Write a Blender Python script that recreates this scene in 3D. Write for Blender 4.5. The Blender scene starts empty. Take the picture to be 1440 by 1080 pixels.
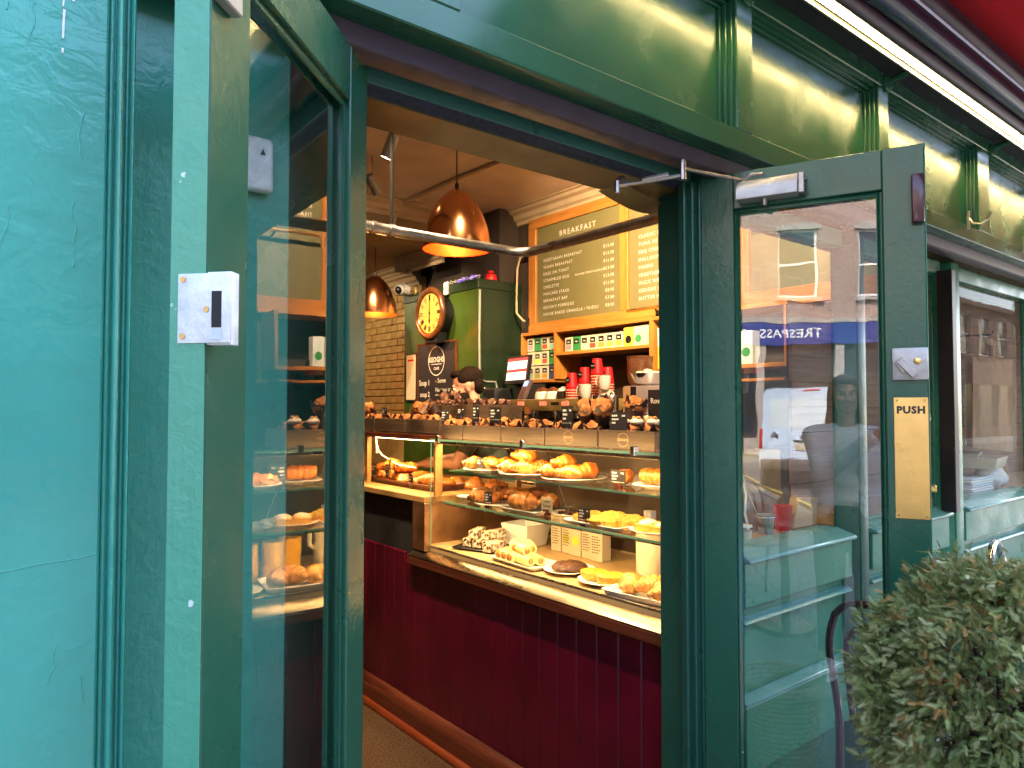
import bpy, bmesh, math, random
from mathutils import Vector, Matrix, noise

RND = random.Random(11)
sc = bpy.context.scene
COL = sc.collection
rad = math.radians

# ------------------------------------------------------------------ camera, sky, sun, exposure
cam_d = bpy.data.cameras.new('camera'); cam = bpy.data.objects.new('camera', cam_d); COL.objects.link(cam)
cam.location = (0, 0, 1.5); cam.rotation_euler = (rad(91.9), 0, rad(-38.66))
cam_d.sensor_width = 36; cam_d.lens = 25.0; cam_d.clip_start = 0.02; cam_d.clip_end = 600
sc.camera = cam

SUN_EL, SUN_AZ = 48.0, 62.0          # azimuth measured from +Y towards +X: behind the shop, to the right
world = bpy.data.worlds.new('World'); sc.world = world; world.use_nodes = True
wn = world.node_tree; bg = wn.nodes['Background']
sky = wn.nodes.new('ShaderNodeTexSky'); sky.sky_type = 'NISHITA'; sky.sun_disc = False
sky.sun_elevation = rad(SUN_EL); sky.sun_rotation = rad(SUN_AZ); sky.dust_density = 2.5; sky.air_density = 1.0
wn.links.new(sky.outputs[0], bg.inputs[0]); bg.inputs[1].default_value = 0.15
sun_d = bpy.data.lights.new('sun', 'SUN'); sun_d.energy = 2.2; sun_d.angle = rad(0.5); sun_d.color = (1, .95, .87)
sun = bpy.data.objects.new('sun', sun_d); COL.objects.link(sun); sun.location = (8, 8, 20)
_d = Vector((math.sin(rad(SUN_AZ))*math.cos(rad(SUN_EL)), math.cos(rad(SUN_AZ))*math.cos(rad(SUN_EL)), math.sin(rad(SUN_EL))))
sun.rotation_euler = _d.to_track_quat('Z', 'Y').to_euler()
sc.view_settings.view_transform = 'Standard'; sc.view_settings.look = 'None'
sc.view_settings.gamma = 1; sc.view_settings.use_curve_mapping = False
sc.view_settings.exposure = 3.55
sc.render.engine = 'CYCLES'
cy = sc.cycles; cy.use_denoising = True; cy.max_bounces = 10; cy.transparent_max_bounces = 24
cy.diffuse_bounces = 4; cy.glossy_bounces = 5; cy.transmission_bounces = 4
cy.sample_clamp_indirect = 6; cy.caustics_reflective = False; cy.caustics_refractive = False

# ------------------------------------------------------------------ mesh builder
def smooth_path(pts, k=5):
    P = [Vector(p) for p in pts]; out = []
    for i in range(len(P)-1):
        p0, p1, p2, p3 = P[max(i-1, 0)], P[i], P[i+1], P[min(i+2, len(P)-1)]
        for j in range(k):
            t = j/k; out.append(.5*((2*p1)+(p2-p0)*t+(2*p0-5*p1+4*p2-p3)*t*t+(3*p1-p0-3*p2+p3)*t**3))
    return out+[P[-1]]
class MB:
    def __init__(s, M=None): s.v = []; s.f = []; s.M = M
    def add(s, vs, fs):
        o = len(s.v)
        for p in vs:
            p = Vector(p); s.v.append(s.M @ p if s.M else p)
        for f in fs: s.f.append([i+o for i in f])
        return s
    def box(s, x0, y0, z0, x1, y1, z1):
        x0, x1 = min(x0, x1), max(x0, x1); y0, y1 = min(y0, y1), max(y0, y1); z0, z1 = min(z0, z1), max(z0, z1)
        v = [(x0,y0,z0),(x1,y0,z0),(x1,y1,z0),(x0,y1,z0),(x0,y0,z1),(x1,y0,z1),(x1,y1,z1),(x0,y1,z1)]
        return s.add(v, [(0,3,2,1),(4,5,6,7),(0,1,5,4),(1,2,6,5),(2,3,7,6),(3,0,4,7)])
    def obox(s, c, h, rot=None):
        c = Vector(c); v = []
        for z in (-1, 1):
            for x, y in ((-1,-1),(1,-1),(1,1),(-1,1)):
                p = Vector((x*h[0], y*h[1], z*h[2])); v.append(c + (rot @ p if rot else p))
        return s.add(v, [(0,3,2,1),(4,5,6,7),(0,1,5,4),(1,2,6,5),(2,3,7,6),(3,0,4,7)])
    def prism(s, pts, axis, a, b):
        n = len(pts)
        def mk(p, t):
            if axis == 'x': return (t, p[0], p[1])
            if axis == 'y': return (p[0], t, p[1])
            return (p[0], p[1], t)
        v = [mk(p, a) for p in pts] + [mk(p, b) for p in pts]
        f = [(i, (i+1) % n, n+(i+1) % n, n+i) for i in range(n)] + [tuple(range(n))[::-1], tuple(range(n, 2*n))]
        return s.add(v, f)
    def tube(s, pts, r, n=8, caps=True, closed=False):
        pts = [Vector(p) for p in pts]; m = len(pts)
        rs = r if isinstance(r, (list, tuple)) else [r]*m
        vs = []; up = None
        for i, p in enumerate(pts):
            if closed: t = pts[(i+1) % m] - pts[i-1]
            else: t = pts[min(i+1, m-1)] - pts[max(i-1, 0)]
            t.normalize()
            if up is None: up = t.orthogonal().normalized()
            up = (up - t*up.dot(t)); up = up.normalized() if up.length > 1e-6 else t.orthogonal().normalized()
            w = t.cross(up)
            for k in range(n):
                a = 2*math.pi*k/n; vs.append(p + (up*math.cos(a) + w*math.sin(a))*rs[i])
        fs = []
        for i in range(m if closed else m-1):
            j = (i+1) % m
            for k in range(n): fs.append((i*n+k, i*n+(k+1) % n, j*n+(k+1) % n, j*n+k))
        if caps and not closed: fs += [tuple(range(n))[::-1], tuple(range((m-1)*n, m*n))]
        return s.add(vs, fs)
    def lathe(s, prof, c=(0,0,0), n=24, sx=1, sy=1):
        vs = []; fs = []; m = len(prof)
        for r, z in prof:
            for k in range(n):
                a = 2*math.pi*k/n; vs.append((c[0]+r*sx*math.cos(a), c[1]+r*sy*math.sin(a), c[2]+z))
        for i in range(m-1):
            for k in range(n): fs.append((i*n+k, i*n+(k+1) % n, (i+1)*n+(k+1) % n, (i+1)*n+k))
        return s.add(vs, fs)
    def ball(s, c, r, n=16, m=10, fn=None, rot=None):
        r = (r, r, r) if not isinstance(r, (tuple, list)) else r
        vs = []; fs = []; c = Vector(c)
        for i in range(m+1):
            t = math.pi*i/m
            for k in range(n):
                a = 2*math.pi*k/n
                d = Vector((math.sin(t)*math.cos(a), math.sin(t)*math.sin(a), -math.cos(t)))
                q = fn(d) if fn else 1
                p = Vector((d.x*r[0]*q, d.y*r[1]*q, d.z*r[2]*q))
                vs.append(c + (rot @ p if rot else p))
        for i in range(m):
            for k in range(n): fs.append((i*n+k, i*n+(k+1) % n, (i+1)*n+(k+1) % n, (i+1)*n+k))
        return s.add(vs, fs)
    def mesh(s, name, mat, bevel=0, seg=1, angle=35, weld=False):
        me = bpy.data.meshes.new(name); me.from_pydata([tuple(p) for p in s.v], [], s.f)
        bm = bmesh.new(); bm.from_mesh(me)
        if weld or True: bmesh.ops.remove_doubles(bm, verts=bm.verts, dist=1e-6)
        bm.faces.ensure_lookup_table()
        bad = [f for f in bm.faces if f.calc_area() < 1e-12]
        if bad: bmesh.ops.delete(bm, geom=bad, context='FACES')
        bmesh.ops.recalc_face_normals(bm, faces=bm.faces)
        if bevel:
            ed = [e for e in bm.edges if len(e.link_faces) == 2 and e.calc_face_angle(0) > rad(30)]
            bmesh.ops.bevel(bm, geom=ed, offset=bevel, offset_type='OFFSET', segments=seg, profile=.5, affect='EDGES', clamp_overlap=True)
        bm.to_mesh(me); bm.free()
        for p in me.polygons: p.use_smooth = True
        me.set_sharp_from_angle(angle=rad(angle))
        for m in (mat if isinstance(mat, (list, tuple)) else [mat]):
            me.materials.append(m)
        return me
    def build(s, name, mat, parent=None, **k):
        return put(s.mesh(name, mat, **k), name, parent)

OFF = {}
def put(me, name, parent=None):
    o = bpy.data.objects.new(name, me); COL.objects.link(o)
    if parent is not None:
        o.parent = parent
        if parent.name in OFF: o.location = OFF[parent.name]
    return o
def tag(o, label, cat, group=None):
    o['label'] = label; o['category'] = cat
    if group: o['group'] = group
    return o
def struct(o, kind='structure'): o['kind'] = kind; return o
def thing(name, label, cat, loc=(0,0,0), rz=0, group=None, world=True):
    """An Empty at the thing's base. world=True: children are modelled in world coordinates."""
    o = bpy.data.objects.new(name, None); COL.objects.link(o); o.empty_display_size = .05
    o.location = loc; o.rotation_euler = (0, 0, rz)
    if world: OFF[o.name] = (-loc[0], -loc[1], -loc[2])
    return tag(o, label, cat, group)
def dup(root, loc, rz=0, label=None, group=None, scale=1, tilt=(0, 0)):
    r = root.copy(); COL.objects.link(r); r.location = loc; r.rotation_euler = (tilt[0], tilt[1], rz)
    r.scale = (scale,)*3
    if label: r['label'] = label
    if group: r['group'] = group
    for ch in list(root.children):
        c = ch.copy(); COL.objects.link(c); c.parent = r
        for g in list(ch.children):
            d = g.copy(); COL.objects.link(d); d.parent = c
    return r

# text as geometry (built-in font); returns verts/faces in the XY plane, origin at baseline
_tc = {}
def text_geo(body, size, align='LEFT', spacing=1.0, bold=0.0):
    key = (body, size, align, spacing, bold)
    if key in _tc: return _tc[key]
    cu = bpy.data.curves.new('lettering_curve', 'FONT'); cu.body = body; cu.size = size; cu.align_x = align
    cu.space_character = spacing; cu.resolution_u = 2; cu.offset = bold; cu.fill_mode = 'FRONT'
    ob = bpy.data.objects.new('lettering_curve', cu); COL.objects.link(ob)
    bpy.context.view_layer.update()
    dg = bpy.context.evaluated_depsgraph_get()
    me = bpy.data.meshes.new_from_object(ob.evaluated_get(dg))
    g = ([v.co.copy() for v in me.vertices], [tuple(p.vertices) for p in me.polygons])
    bpy.data.objects.remove(ob); bpy.data.curves.remove(cu); bpy.data.meshes.remove(me)
    _tc[key] = g
    return g
def put_text(mb, body, size, org, ex, ez, align='LEFT', spacing=1.0, bold=0.0):
    """ex: reading direction, ez: up direction (unit vectors)."""
    vs, fs = text_geo(body, size, align, spacing, bold)
    ex = Vector(ex); ez = Vector(ez); org = Vector(org)
    mb.add([org + ex*v.x + ez*v.y for v in vs], fs)

# ------------------------------------------------------------------ materials
def nodes(name):
    m = bpy.data.materials.new(name); m.use_nodes = True
    nt = m.node_tree; return m, nt, nt.nodes['Principled BSDF']
def nd(nt, typ, ins=None, **at):
    n = nt.nodes.new('ShaderNode'+typ)
    for k, v in at.items(): setattr(n, k, v)
    for k, v in (ins or {}).items():
        if isinstance(v, bpy.types.NodeSocket): nt.links.new(v, n.inputs[k])
        else: n.inputs[k].default_value = v
    return n
def coords(nt, scale=(1,1,1)):
    tc = nd(nt, 'TexCoord'); return nd(nt, 'Mapping', {'Vector': tc.outputs['Object'], 'Scale': scale}).outputs[0]
def ramp(nt, fac, stops):
    r = nd(nt, 'ValToRGB', {'Fac': fac}); e = r.color_ramp.elements
    while len(e) < len(stops): e.new(.5)
    for i, (p, c) in enumerate(stops):
        e[i].position = p; e[i].color = (*c, 1) if len(c) == 3 else (c[0],)*3+(1,)
    return r.outputs[0]
def mixc(nt, fac, a, b, mode='MIX'):
    n = nt.nodes.new('ShaderNodeMix'); n.data_type = 'RGBA'; n.blend_type = mode
    for sock, v in ((n.inputs[0], fac), (n.inputs[6], a), (n.inputs[7], b)):
        if isinstance(v, bpy.types.NodeSocket): nt.links.new(v, sock)
        else: sock.default_value = (*v, 1) if isinstance(v, (tuple, list)) and len(v) == 3 else v
    return n.outputs[2]
def noise_n(nt, vec, scale, detail=3, rough=.5, dist=0):
    return nd(nt, 'TexNoise', {'Vector': vec, 'Scale': scale, 'Detail': detail, 'Roughness': rough, 'Distortion': dist}).outputs['Fac']
def bump(nt, b, h, strength=.3, dist=.01, prev=None):
    ins = {'Height': h, 'Strength': strength, 'Distance': dist}
    if prev is not None: ins['Normal'] = prev
    n = nd(nt, 'Bump', ins); nt.links.new(n.outputs[0], b.inputs['Normal']); return n.outputs[0]

def plain(name, c, rough=.5, metal=0, var=.15, scale=20, bmp=0, spec=.5, coat=0):
    m, nt, b = nodes(name); v = coords(nt)
    f = noise_n(nt, v, scale, 4)
    lo = tuple(x*(1-var) for x in c); hi = tuple(min(1, x*(1+var)) for x in c)
    nt.links.new(ramp(nt, f, [(.3, lo), (.7, hi)]), b.inputs['Base Color'])
    b.inputs['Roughness'].default_value = rough; b.inputs['Metallic'].default_value = metal
    b.inputs['Specular IOR Level'].default_value = spec; b.inputs['Coat Weight'].default_value = coat
    if bmp: bump(nt, b, noise_n(nt, v, scale*4, 4), bmp, .004)
    return m
def paint(name, c, rough=.3, relief=.35, chips=.72, pale=(.55, .62, .58), lumps=9, vert=True):
    """old gloss paint: brush strokes, lumps under the coats, small chips and dirt"""
    m, nt, b = nodes(name); v = coords(nt); vs = coords(nt, (60, 60, 4) if vert else (4, 60, 60))
    big = noise_n(nt, v, 3.2, 3); fine = noise_n(nt, v, 120, 4); strokes = noise_n(nt, vs, 1.6, 4, .6)
    col = ramp(nt, big, [(.25, tuple(x*.84 for x in c)), (.75, tuple(x*1.14 for x in c))])
    col = mixc(nt, ramp(nt, noise_n(nt, v, 17, 5, .65), [(.50, (0,0,0)), (.9, (.16,.16,.16))]), col, tuple(x*.55 for x in c))
    chip = ramp(nt, noise_n(nt, v, 46, 3, .55), [(chips, (0,0,0)), (chips+.025, (1,1,1))])
    col = mixc(nt, chip, col, pale)
    nt.links.new(col, b.inputs['Base Color'])
    rg = ramp(nt, noise_n(nt, v, 7, 4), [(.3, (rough*.75,)*3), (.75, (rough*1.45,)*3)])
    nt.links.new(rg, b.inputs['Roughness'])
    n1 = bump(nt, b, noise_n(nt, v, lumps*6, 3, .55, .6), relief*.55, .006)
    n2 = bump(nt, b, strokes, relief*.5, .002, n1)
    bump(nt, b, fine, relief*.35, .0012, n2)
    return m
def wood(name, c1, c2, axis=1, rough=.45, scale=1.0, gap=.3):
    m, nt, b = nodes(name); s = [26*scale]*3; s[axis] = 1.6*scale
    v = coords(nt, tuple(s)); v1 = coords(nt)
    f = noise_n(nt, v, 1.0, 6, .6, 1.2)
    col = ramp(nt, f, [(.3, c1), (.68, c2)])
    col = mixc(nt, ramp(nt, noise_n(nt, v1, 6, 4), [(.35, (0,0,0)), (.8, (gap,)*3)]), col, tuple(x*.5 for x in c1))
    nt.links.new(col, b.inputs['Base Color']); b.inputs['Roughness'].default_value = rough
    bump(nt, b, f, .25, .003)
    return m
def metal(name, c, rough=.3, var=.2, scale=30, bmp=.1):
    m, nt, b = nodes(name); v = coords(nt)
    f = noise_n(nt, v, scale, 5, .6)
    nt.links.new(ramp(nt, f, [(.3, tuple(x*(1-var) for x in c)), (.7, c)]), b.inputs['Base Color'])
    nt.links.new(ramp(nt, noise_n(nt, v, scale*.4, 4), [(.3, (rough*.7,)*3), (.75, (rough*1.5,)*3)]), b.inputs['Roughness'])
    b.inputs['Metallic'].default_value = 1
    bump(nt, b, f, bmp, .002)
    return m
def glow(name, c, s):
    m, nt, b = nodes(name); b.inputs['Base Color'].default_value = (*c, 1)
    b.inputs['Emission Color'].default_value = (*c, 1); b.inputs['Emission Strength'].default_value = s; return m
def glass(name, ior=1.5, tint=(.95, .98, .96), smear=0.0, gain=1.0):
    m = bpy.data.materials.new(name); m.use_nodes = True; nt = m.node_tree
    nt.nodes.remove(nt.nodes['Principled BSDF'])
    out = nt.nodes['Material Output']
    tr = nd(nt, 'BsdfTransparent', {'Color': (*tint, 1)}); gl = nd(nt, 'BsdfGlossy', {'Roughness': 0.0, 'Color': (1,1,1,1)})
    lw = nd(nt, 'LayerWeight', {'Blend': .5}); f0 = ((ior-1)/(ior+1))**2   # Schlick, the same from both sides of the sheet
    p5 = nd(nt, 'Math', {0: lw.outputs['Facing'], 1: 5.0}, operation='POWER')
    ml = nd(nt, 'Math', {0: p5.outputs[0], 1: (1-f0)*.9, 2: f0}, operation='MULTIPLY_ADD')
    fac = nd(nt, 'Math', {0: ml.outputs[0], 1: gain}, operation='MULTIPLY', use_clamp=True)
    mx = nd(nt, 'MixShader', {0: fac.outputs[0], 1: tr.outputs[0], 2: gl.outputs[0]})
    last = mx.outputs[0]
    if smear:
        v = coords(nt, (1, 1, .25)); f = ramp(nt, noise_n(nt, v, 22, 6, .7, 1.5), [(.52, (0,0,0)), (.9, (smear,)*3)])
        df = nd(nt, 'BsdfDiffuse', {'Color': (.7, .72, .7, 1)})
        last = nd(nt, 'MixShader', {0: f, 1: last, 2: df.outputs[0]}).outputs[0]
        w = noise_n(nt, coords(nt), 5, 2); bn = nd(nt, 'Bump', {'Height': w, 'Strength': .04, 'Distance': .01})
        nt.links.new(bn.outputs[0], gl.inputs['Normal'])
    nt.links.new(last, out.inputs[0]); return m
def food(name, stops, scale=30, rough=.45, bmp=.5, dist=.006, spec=.4, sss=0):
    m, nt, b = nodes(name); v = coords(nt)
    f = noise_n(nt, v, scale, 5, .62, .4)
    nt.links.new(ramp(nt, f, stops), b.inputs['Base Color']); b.inputs['Roughness'].default_value = rough
    b.inputs['Specular IOR Level'].default_value = spec
    bump(nt, b, noise_n(nt, v, scale*2.2, 4, .6), bmp, dist); return m

M = {}
M['fascia'] = paint('fascia_paint', (.021, .108, .052), .22, .05, .86, vert=False)
M['door'] = paint('door_paint', (.018, .098, .055), .24, .22, .775)
M['teal'] = paint('pilaster_paint', (.054, .345, .265), .18, .62, .785, (.7, .8, .78), 4)
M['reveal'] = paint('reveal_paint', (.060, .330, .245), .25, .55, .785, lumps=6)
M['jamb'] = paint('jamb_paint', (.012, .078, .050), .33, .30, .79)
M['stall'] = paint('stall_riser_paint', (.028, .205, .112), .30, .30, .77)
M['daylit_door_edge'] = paint('daylit_door_edge_paint', (.075, .340, .220), .36, .45, .70, (.6, .72, .66))  # same door paint, lightened: daylight on the end face put into the colour
M['head'] = paint('weathered_head_paint', (.055, .175, .145), .34, .35, .72, (.35, .38, .36), vert=False)
M['sill'] = paint('sill_paint', (.11, .30, .25), .22, .30, .72, (.6, .72, .75), vert=False)
M['shutter'] = plain('shutter_housing_paint', (.022, .019, .042), .42, 0, .3, 14, .15)
M['shutter_low'] = plain('shutter_rail_paint', (.070, .050, .052), .45, 0, .35, 25, .2)
M['brush'] = plain('brush_seal', (.010, .016, .035), .6, 0, .6, 60, .5)
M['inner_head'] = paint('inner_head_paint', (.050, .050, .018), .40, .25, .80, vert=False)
M['navy'] = plain('awning_cassette_navy', (.020, .026, .050), .26, 0, .2, 6)
M['plum'] = plain('awning_bar_plum', (.055, .030, .042), .38, 0, .3, 12, .1)
def translucent(name, c):
    m, nt, b = nodes(name); out = nt.nodes['Material Output']; b.inputs['Roughness'].default_value = .85
    f = noise_n(nt, coords(nt), 60, 4); nt.links.new(ramp(nt, f, [(.3, tuple(x*.85 for x in c)), (.7, c)]), b.inputs['Base Color'])
    t = nd(nt, 'BsdfTranslucent', {'Color': (*c, 1)}); x = nd(nt, 'MixShader', {0: .22, 1: b.outputs[0], 2: t.outputs[0]}); nt.links.new(x.outputs[0], out.inputs[0]); return m
M['canvas'] = translucent('awning_canvas_red', (.72, .012, .035))
M['dark'] = plain('dark_recess', (.012, .011, .012), .7, 0, .3, 20)
M['black'] = plain('black_plastic', (.010, .010, .011), .35, 0, .3, 20)
M['white'] = plain('white_plastic', (.74, .74, .71), .38, 0, .05, 30)
M['oldwhite'] = plain('scuffed_white_casing', (.72, .73, .72), .4, 0, .18, 40, .25)
M['ceramic'] = plain('white_ceramic', (.72, .69, .62), .18, 0, .04, 10)
M['steel'] = metal('steel', (.62, .60, .57), .28)
M['galv'] = metal('galvanised_pipe', (.40, .37, .34), .36, .35, 20, .3)
M['alu'] = plain('grey_aluminium_casing', (.42, .41, .39), .38, .35, .12, 30, .15)
M['brass'] = metal('brass', (.86, .58, .20), .30, .25, 9, .15)
M['brass_dull'] = metal('dull_brass', (.55, .40, .17), .36, .25, 14, .15)
M['brass_front'] = plain('brass_machine_front', (.34, .25, .085), .38, .35, .2, 12)
M['copper'] = metal('copper', (.86, .38, .16), .17, .12, 8, .05)
M['copper_in'] = plain('copper_inside', (.85, .075, .008), .45, .5, .1, 8)
M['maroon'] = plain('maroon_board_paint', (.074, .0015, .012), .28, 0, .25, 5, .12)
M['maroon2'] = plain('maroon_plastic', (.060, .010, .016), .18, 0, .2, 12)
M['plinth'] = wood('stained_plinth', (.055, .012, .007), (.13, .032, .014), 1, .35)
M['bead'] = wood('orange_floor_bead', (.13, .022, .006), (.22, .042, .010), 1, .4)
M['oak'] = wood('orange_oak', (.33, .115, .018), (.50, .205, .040), 1, .42)
M['oakv'] = wood('orange_oak_upright', (.33, .115, .018), (.50, .205, .040), 2, .42)
M['crate'] = wood('crate_board', (.042, .024, .013), (.112, .066, .035), 1, .55)
M['plank'] = wood('old_plank', (.20, .095, .048), (.36, .19, .10), 0, .6)
M['ply'] = wood('pale_ply', (.33, .165, .05), (.46, .26, .09), 1, .45)
M['ledge'] = metal('ledge_metal_strip', (.30, .245, .165), .33, .25, 8, .12)
M['coppersheet'] = metal('worn_copper_sheet', (.62, .36, .20), .42, .45, 9, .25)
M['caseback'] = plain('case_back_panel', (.060, .038, .022), .25, 0, .3, 5)
M['deck'] = wood('case_deck', (.42, .27, .11), (.58, .40, .19), 1, .4)
M['board'] = plain('menu_panel_olive', (.140, .122, .046), .55, 0, .06, 6)
M['print'] = plain('pale_print', (.62, .59, .50), .6, 0, .02, 10)
M['chalk'] = plain('chalkboard', (.012, .009, .010), .55, 0, .3, 10)
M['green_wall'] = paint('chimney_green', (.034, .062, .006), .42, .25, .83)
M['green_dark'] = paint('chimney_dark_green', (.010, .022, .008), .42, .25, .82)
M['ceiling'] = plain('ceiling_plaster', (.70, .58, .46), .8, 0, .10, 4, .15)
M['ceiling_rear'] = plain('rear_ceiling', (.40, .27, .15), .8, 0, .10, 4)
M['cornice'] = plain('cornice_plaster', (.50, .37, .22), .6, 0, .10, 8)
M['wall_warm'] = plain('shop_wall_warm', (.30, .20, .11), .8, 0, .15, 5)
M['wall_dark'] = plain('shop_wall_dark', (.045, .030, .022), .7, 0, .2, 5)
M['glass_door'] = glass('door_glass', 1.72, (.93, .97, .95), .004, 1.6)
M['glass_left'] = glass('left_door_glass', 1.62, (.92, .97, .95), .004, 2.6)
M['glass_case'] = glass('case_glass', 1.38, (.985, .99, .98))
M['glass_win'] = glass('window_glass', 1.5, (.96, .98, .97), .003, .16)
M['glass_edge'] = plain('glass_edge_green', (.20, .42, .24), .1, 0, .1, 10)
M['red'] = plain('red_paper_cup', (.55, .010, .016), .42, 0, .08, 20)
M['cream'] = plain('cream_card', (.52, .45, .31), .6, 0, .06, 20)
M['kraft'] = plain('kraft_paper', (.46, .27, .125), .7, 0, .1, 14, .2)
M['kraft_dk'] = plain('kraft_paper_fold', (.30, .16, .075), .7, 0, .1, 14, .2)
M['muffin_paper'] = plain('muffin_paper', (.030, .010, .005), .6, 0, .25, 30, .2)
M['muffin_paper_l'] = plain('muffin_paper_tan', (.12, .05, .02), .6, 0, .2, 30, .2)
M['muffin_top'] = food('muffin_crumb', [(.25, (.13, .035, .008)), (.5, (.38, .125, .024)), (.75, (.62, .31, .095))], 34, .7, .9, .012)
M['muffin_choc'] = food('chocolate_crumb', [(.3, (.045, .016, .008)), (.55, (.12, .045, .02)), (.72, (.62, .44, .28))], 40, .7, .9, .012)
M['icing'] = food('cream_icing', [(.3, (.62, .52, .36)), (.7, (.80, .74, .58))], 20, .5, .3)
M['nut'] = food('toasted_nut', [(.3, (.45, .20, .05)), (.7, (.66, .36, .12))], 30, .5, .3)
M['croissant'] = food('croissant_crust', [(.22, (.12, .027, .004)), (.5, (.37, .105, .011)), (.78, (.60, .245, .034))], 26, .36, .55, .007, .5)
M['croissant_l'] = food('pale_croissant_crust', [(.22, (.26, .085, .016)), (.5, (.52, .23, .045)), (.78, (.72, .42, .12))], 26, .4, .5, .006, .5)
M['brown_crust'] = food('dark_crust', [(.25, (.20, .060, .012)), (.55, (.46, .17, .034)), (.8, (.68, .34, .09))], 26, .32, .4, .006, .5)
M['custard'] = food('yellow_custard', [(.25, (.40, .15, .012)), (.55, (.62, .34, .03)), (.85, (.78, .55, .15))], 46, .4, .6, .008)
M['crumble'] = food('yellow_crumble', [(.25, (.34, .15, .015)), (.5, (.62, .36, .045)), (.8, (.80, .60, .20))], 75, .6, 1.0, .016)
M['choc'] = food('dark_chocolate', [(.3, (.03, .012, .008)), (.6, (.09, .035, .018)), (.85, (.20, .10, .06))], 50, .4, .8, .008)
M['speckle'] = food('chocolate_and_coconut', [(.42, (.045, .018, .01)), (.47, (.50, .33, .17)), (.56, (.85, .80, .68))], 55, .55, .7, .008)
M['orange_cake'] = food('orange_sponge', [(.3, (.58, .22, .02)), (.7, (.80, .42, .06))], 40, .5, .5)
M['roll'] = food('cream_roll_pastry', [(.3, (.66, .46, .13)), (.7, (.86, .72, .34))], 18, .5, .35)
M['juice'] = plain('orange_juice', (.92, .50, .02), .25, 0, .06, 10)
M['milk'] = plain('milk_bottle', (.80, .74, .56), .3, 0, .04, 10)
M['skin'] = food('skin', [(.3, (.48, .23, .14)), (.7, (.56, .29, .18))], 12, .5, .1, .002)
M['hair_dark'] = food('dark_hair', [(.3, (.004, .002, .0015)), (.7, (.018, .008, .004))], 60, .8, 1.0, .006, .15)
M['hair_fair'] = food('fair_brown_hair', [(.3, (.10, .055, .025)), (.7, (.24, .14, .07))], 60, .45, .8, .004)
M['tshirt'] = plain('dark_tshirt', (.012, .012, .012), .85, 0, .3, 40, .2)
M['apron'] = plain('dark_green_shirt', (.030, .036, .018), .85, 0, .3, 40, .2)
M['denim'] = plain('pale_denim', (.52, .58, .64), .85, 0, .15, 60, .3)
M['top'] = plain('grey_white_top', (.70, .70, .66), .85, 0, .1, 40, .2)
M['trouser'] = plain('dark_trousers', (.022, .045, .040), .85, 0, .2, 40, .2)
M['shoe'] = plain('white_trainer', (.74, .75, .72), .5, 0, .06, 40, .2)
M['eye'] = plain('eye_white', (.7, .68, .64), .2, 0, .02, 10)
M['iris'] = plain('iris', (.03, .02, .012), .15, 0, .1, 10)
M['lip'] = plain('lips', (.42, .12, .10), .4, 0, .05, 10)
M['pavement'] = plain('pavement_slab', (.17, .166, .162), .8, 0, .14, 9, .25)
M['asphalt'] = plain('asphalt', (.055, .055, .057), .85, 0, .2, 40, .4)
M['ground'] = plain('ground_asphalt', (.06, .06, .06), .9, 0, .2, 10)
M['yellow'] = plain('road_yellow', (.70, .50, .06), .7, 0, .15, 20)
M['kerb'] = plain('kerb_granite', (.30, .29, .29), .7, 0, .2, 50, .2)
M['carpet'] = food('carpet', [(.3, (.035, .018, .009)), (.7, (.150, .085, .042))], 110, .95, 1.0, .01, .1)
M['van'] = plain('van_white_paint', (.56, .68, .84), .22, 0, .03, 3, 0, .5, .6)
M['tail'] = plain('tail_light_red', (.55, .015, .02), .15, 0, .1, 20)
M['rubber'] = plain('tyre_rubber', (.012, .012, .012), .8, 0, .2, 40)
M['win_dark'] = plain('dark_window_glass', (.03, .035, .04), .06, 0, .2, 2, 0, .8)
M['blue_sign'] = plain('blue_sign_board', (.014, .035, .21), .35, 0, .08, 4)
M['stone'] = plain('painted_stone', (.34, .30, .26), .7, 0, .14, 5, .2)
M['chrome'] = metal('chrome', (.78, .78, .79), .14, .08, 20, .03)
M['wicker'] = wood('wicker', (.20, .12, .055), (.38, .25, .13), 0, .6)
M['stool'] = wood('stool_wood', (.16, .075, .035), (.28, .15, .08), 0, .45)
M['needles'] = food('yew_needles', [(.30, (.075, .115, .025)), (.52, (.20, .25, .072)), (.74, (.36, .385, .15))], 9, .5, .1, .001, .35)
M['needles_pale'] = food('pale_shoot_needles', [(.3, (.20, .225, .080)), (.7, (.36, .36, .16))], 14, .5, .1, .001, .35)
M['needles_dry'] = food('dry_needles', [(.3, (.24, .12, .035)), (.7, (.42, .26, .07))], 14, .6, .1, .001, .3)
M['twig'] = plain('twig_bark', (.075, .045, .025), .8, 0, .25, 40, .3)
M['pot'] = plain('dark_planter', (.03, .03, .032), .6, 0, .2, 14, .2)
M['screen_white'] = glow('till_screen_white', (.80, .84, .86), .085)
M['screen_red'] = glow('till_screen_red', (.75, .05, .06), .075)
M['screen_blue'] = glow('terminal_screen_blue', (.16, .30, .85), .2)
M['digits'] = glow('red_digit_glow', (1, .10, .06), .5)
M['led_green'] = glow('green_led', (.08, .9, .25), .3)
M['strip_glow'] = glow('led_strip_glow', (1, .74, .30), 11)
M['case_glow'] = glow('case_led_glow', (1, .72, .32), 4)
M['bulb_glow'] = glow('bulb_glow', (1, .48, .14), 4)
M['spot_glow'] = glow('spot_glow', (1, .84, .62), 6)
M['foil'] = plain('pale_blue_label', (.55, .62, .66), .5, 0, .05, 10)
M['tan_brick'] = None
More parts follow.
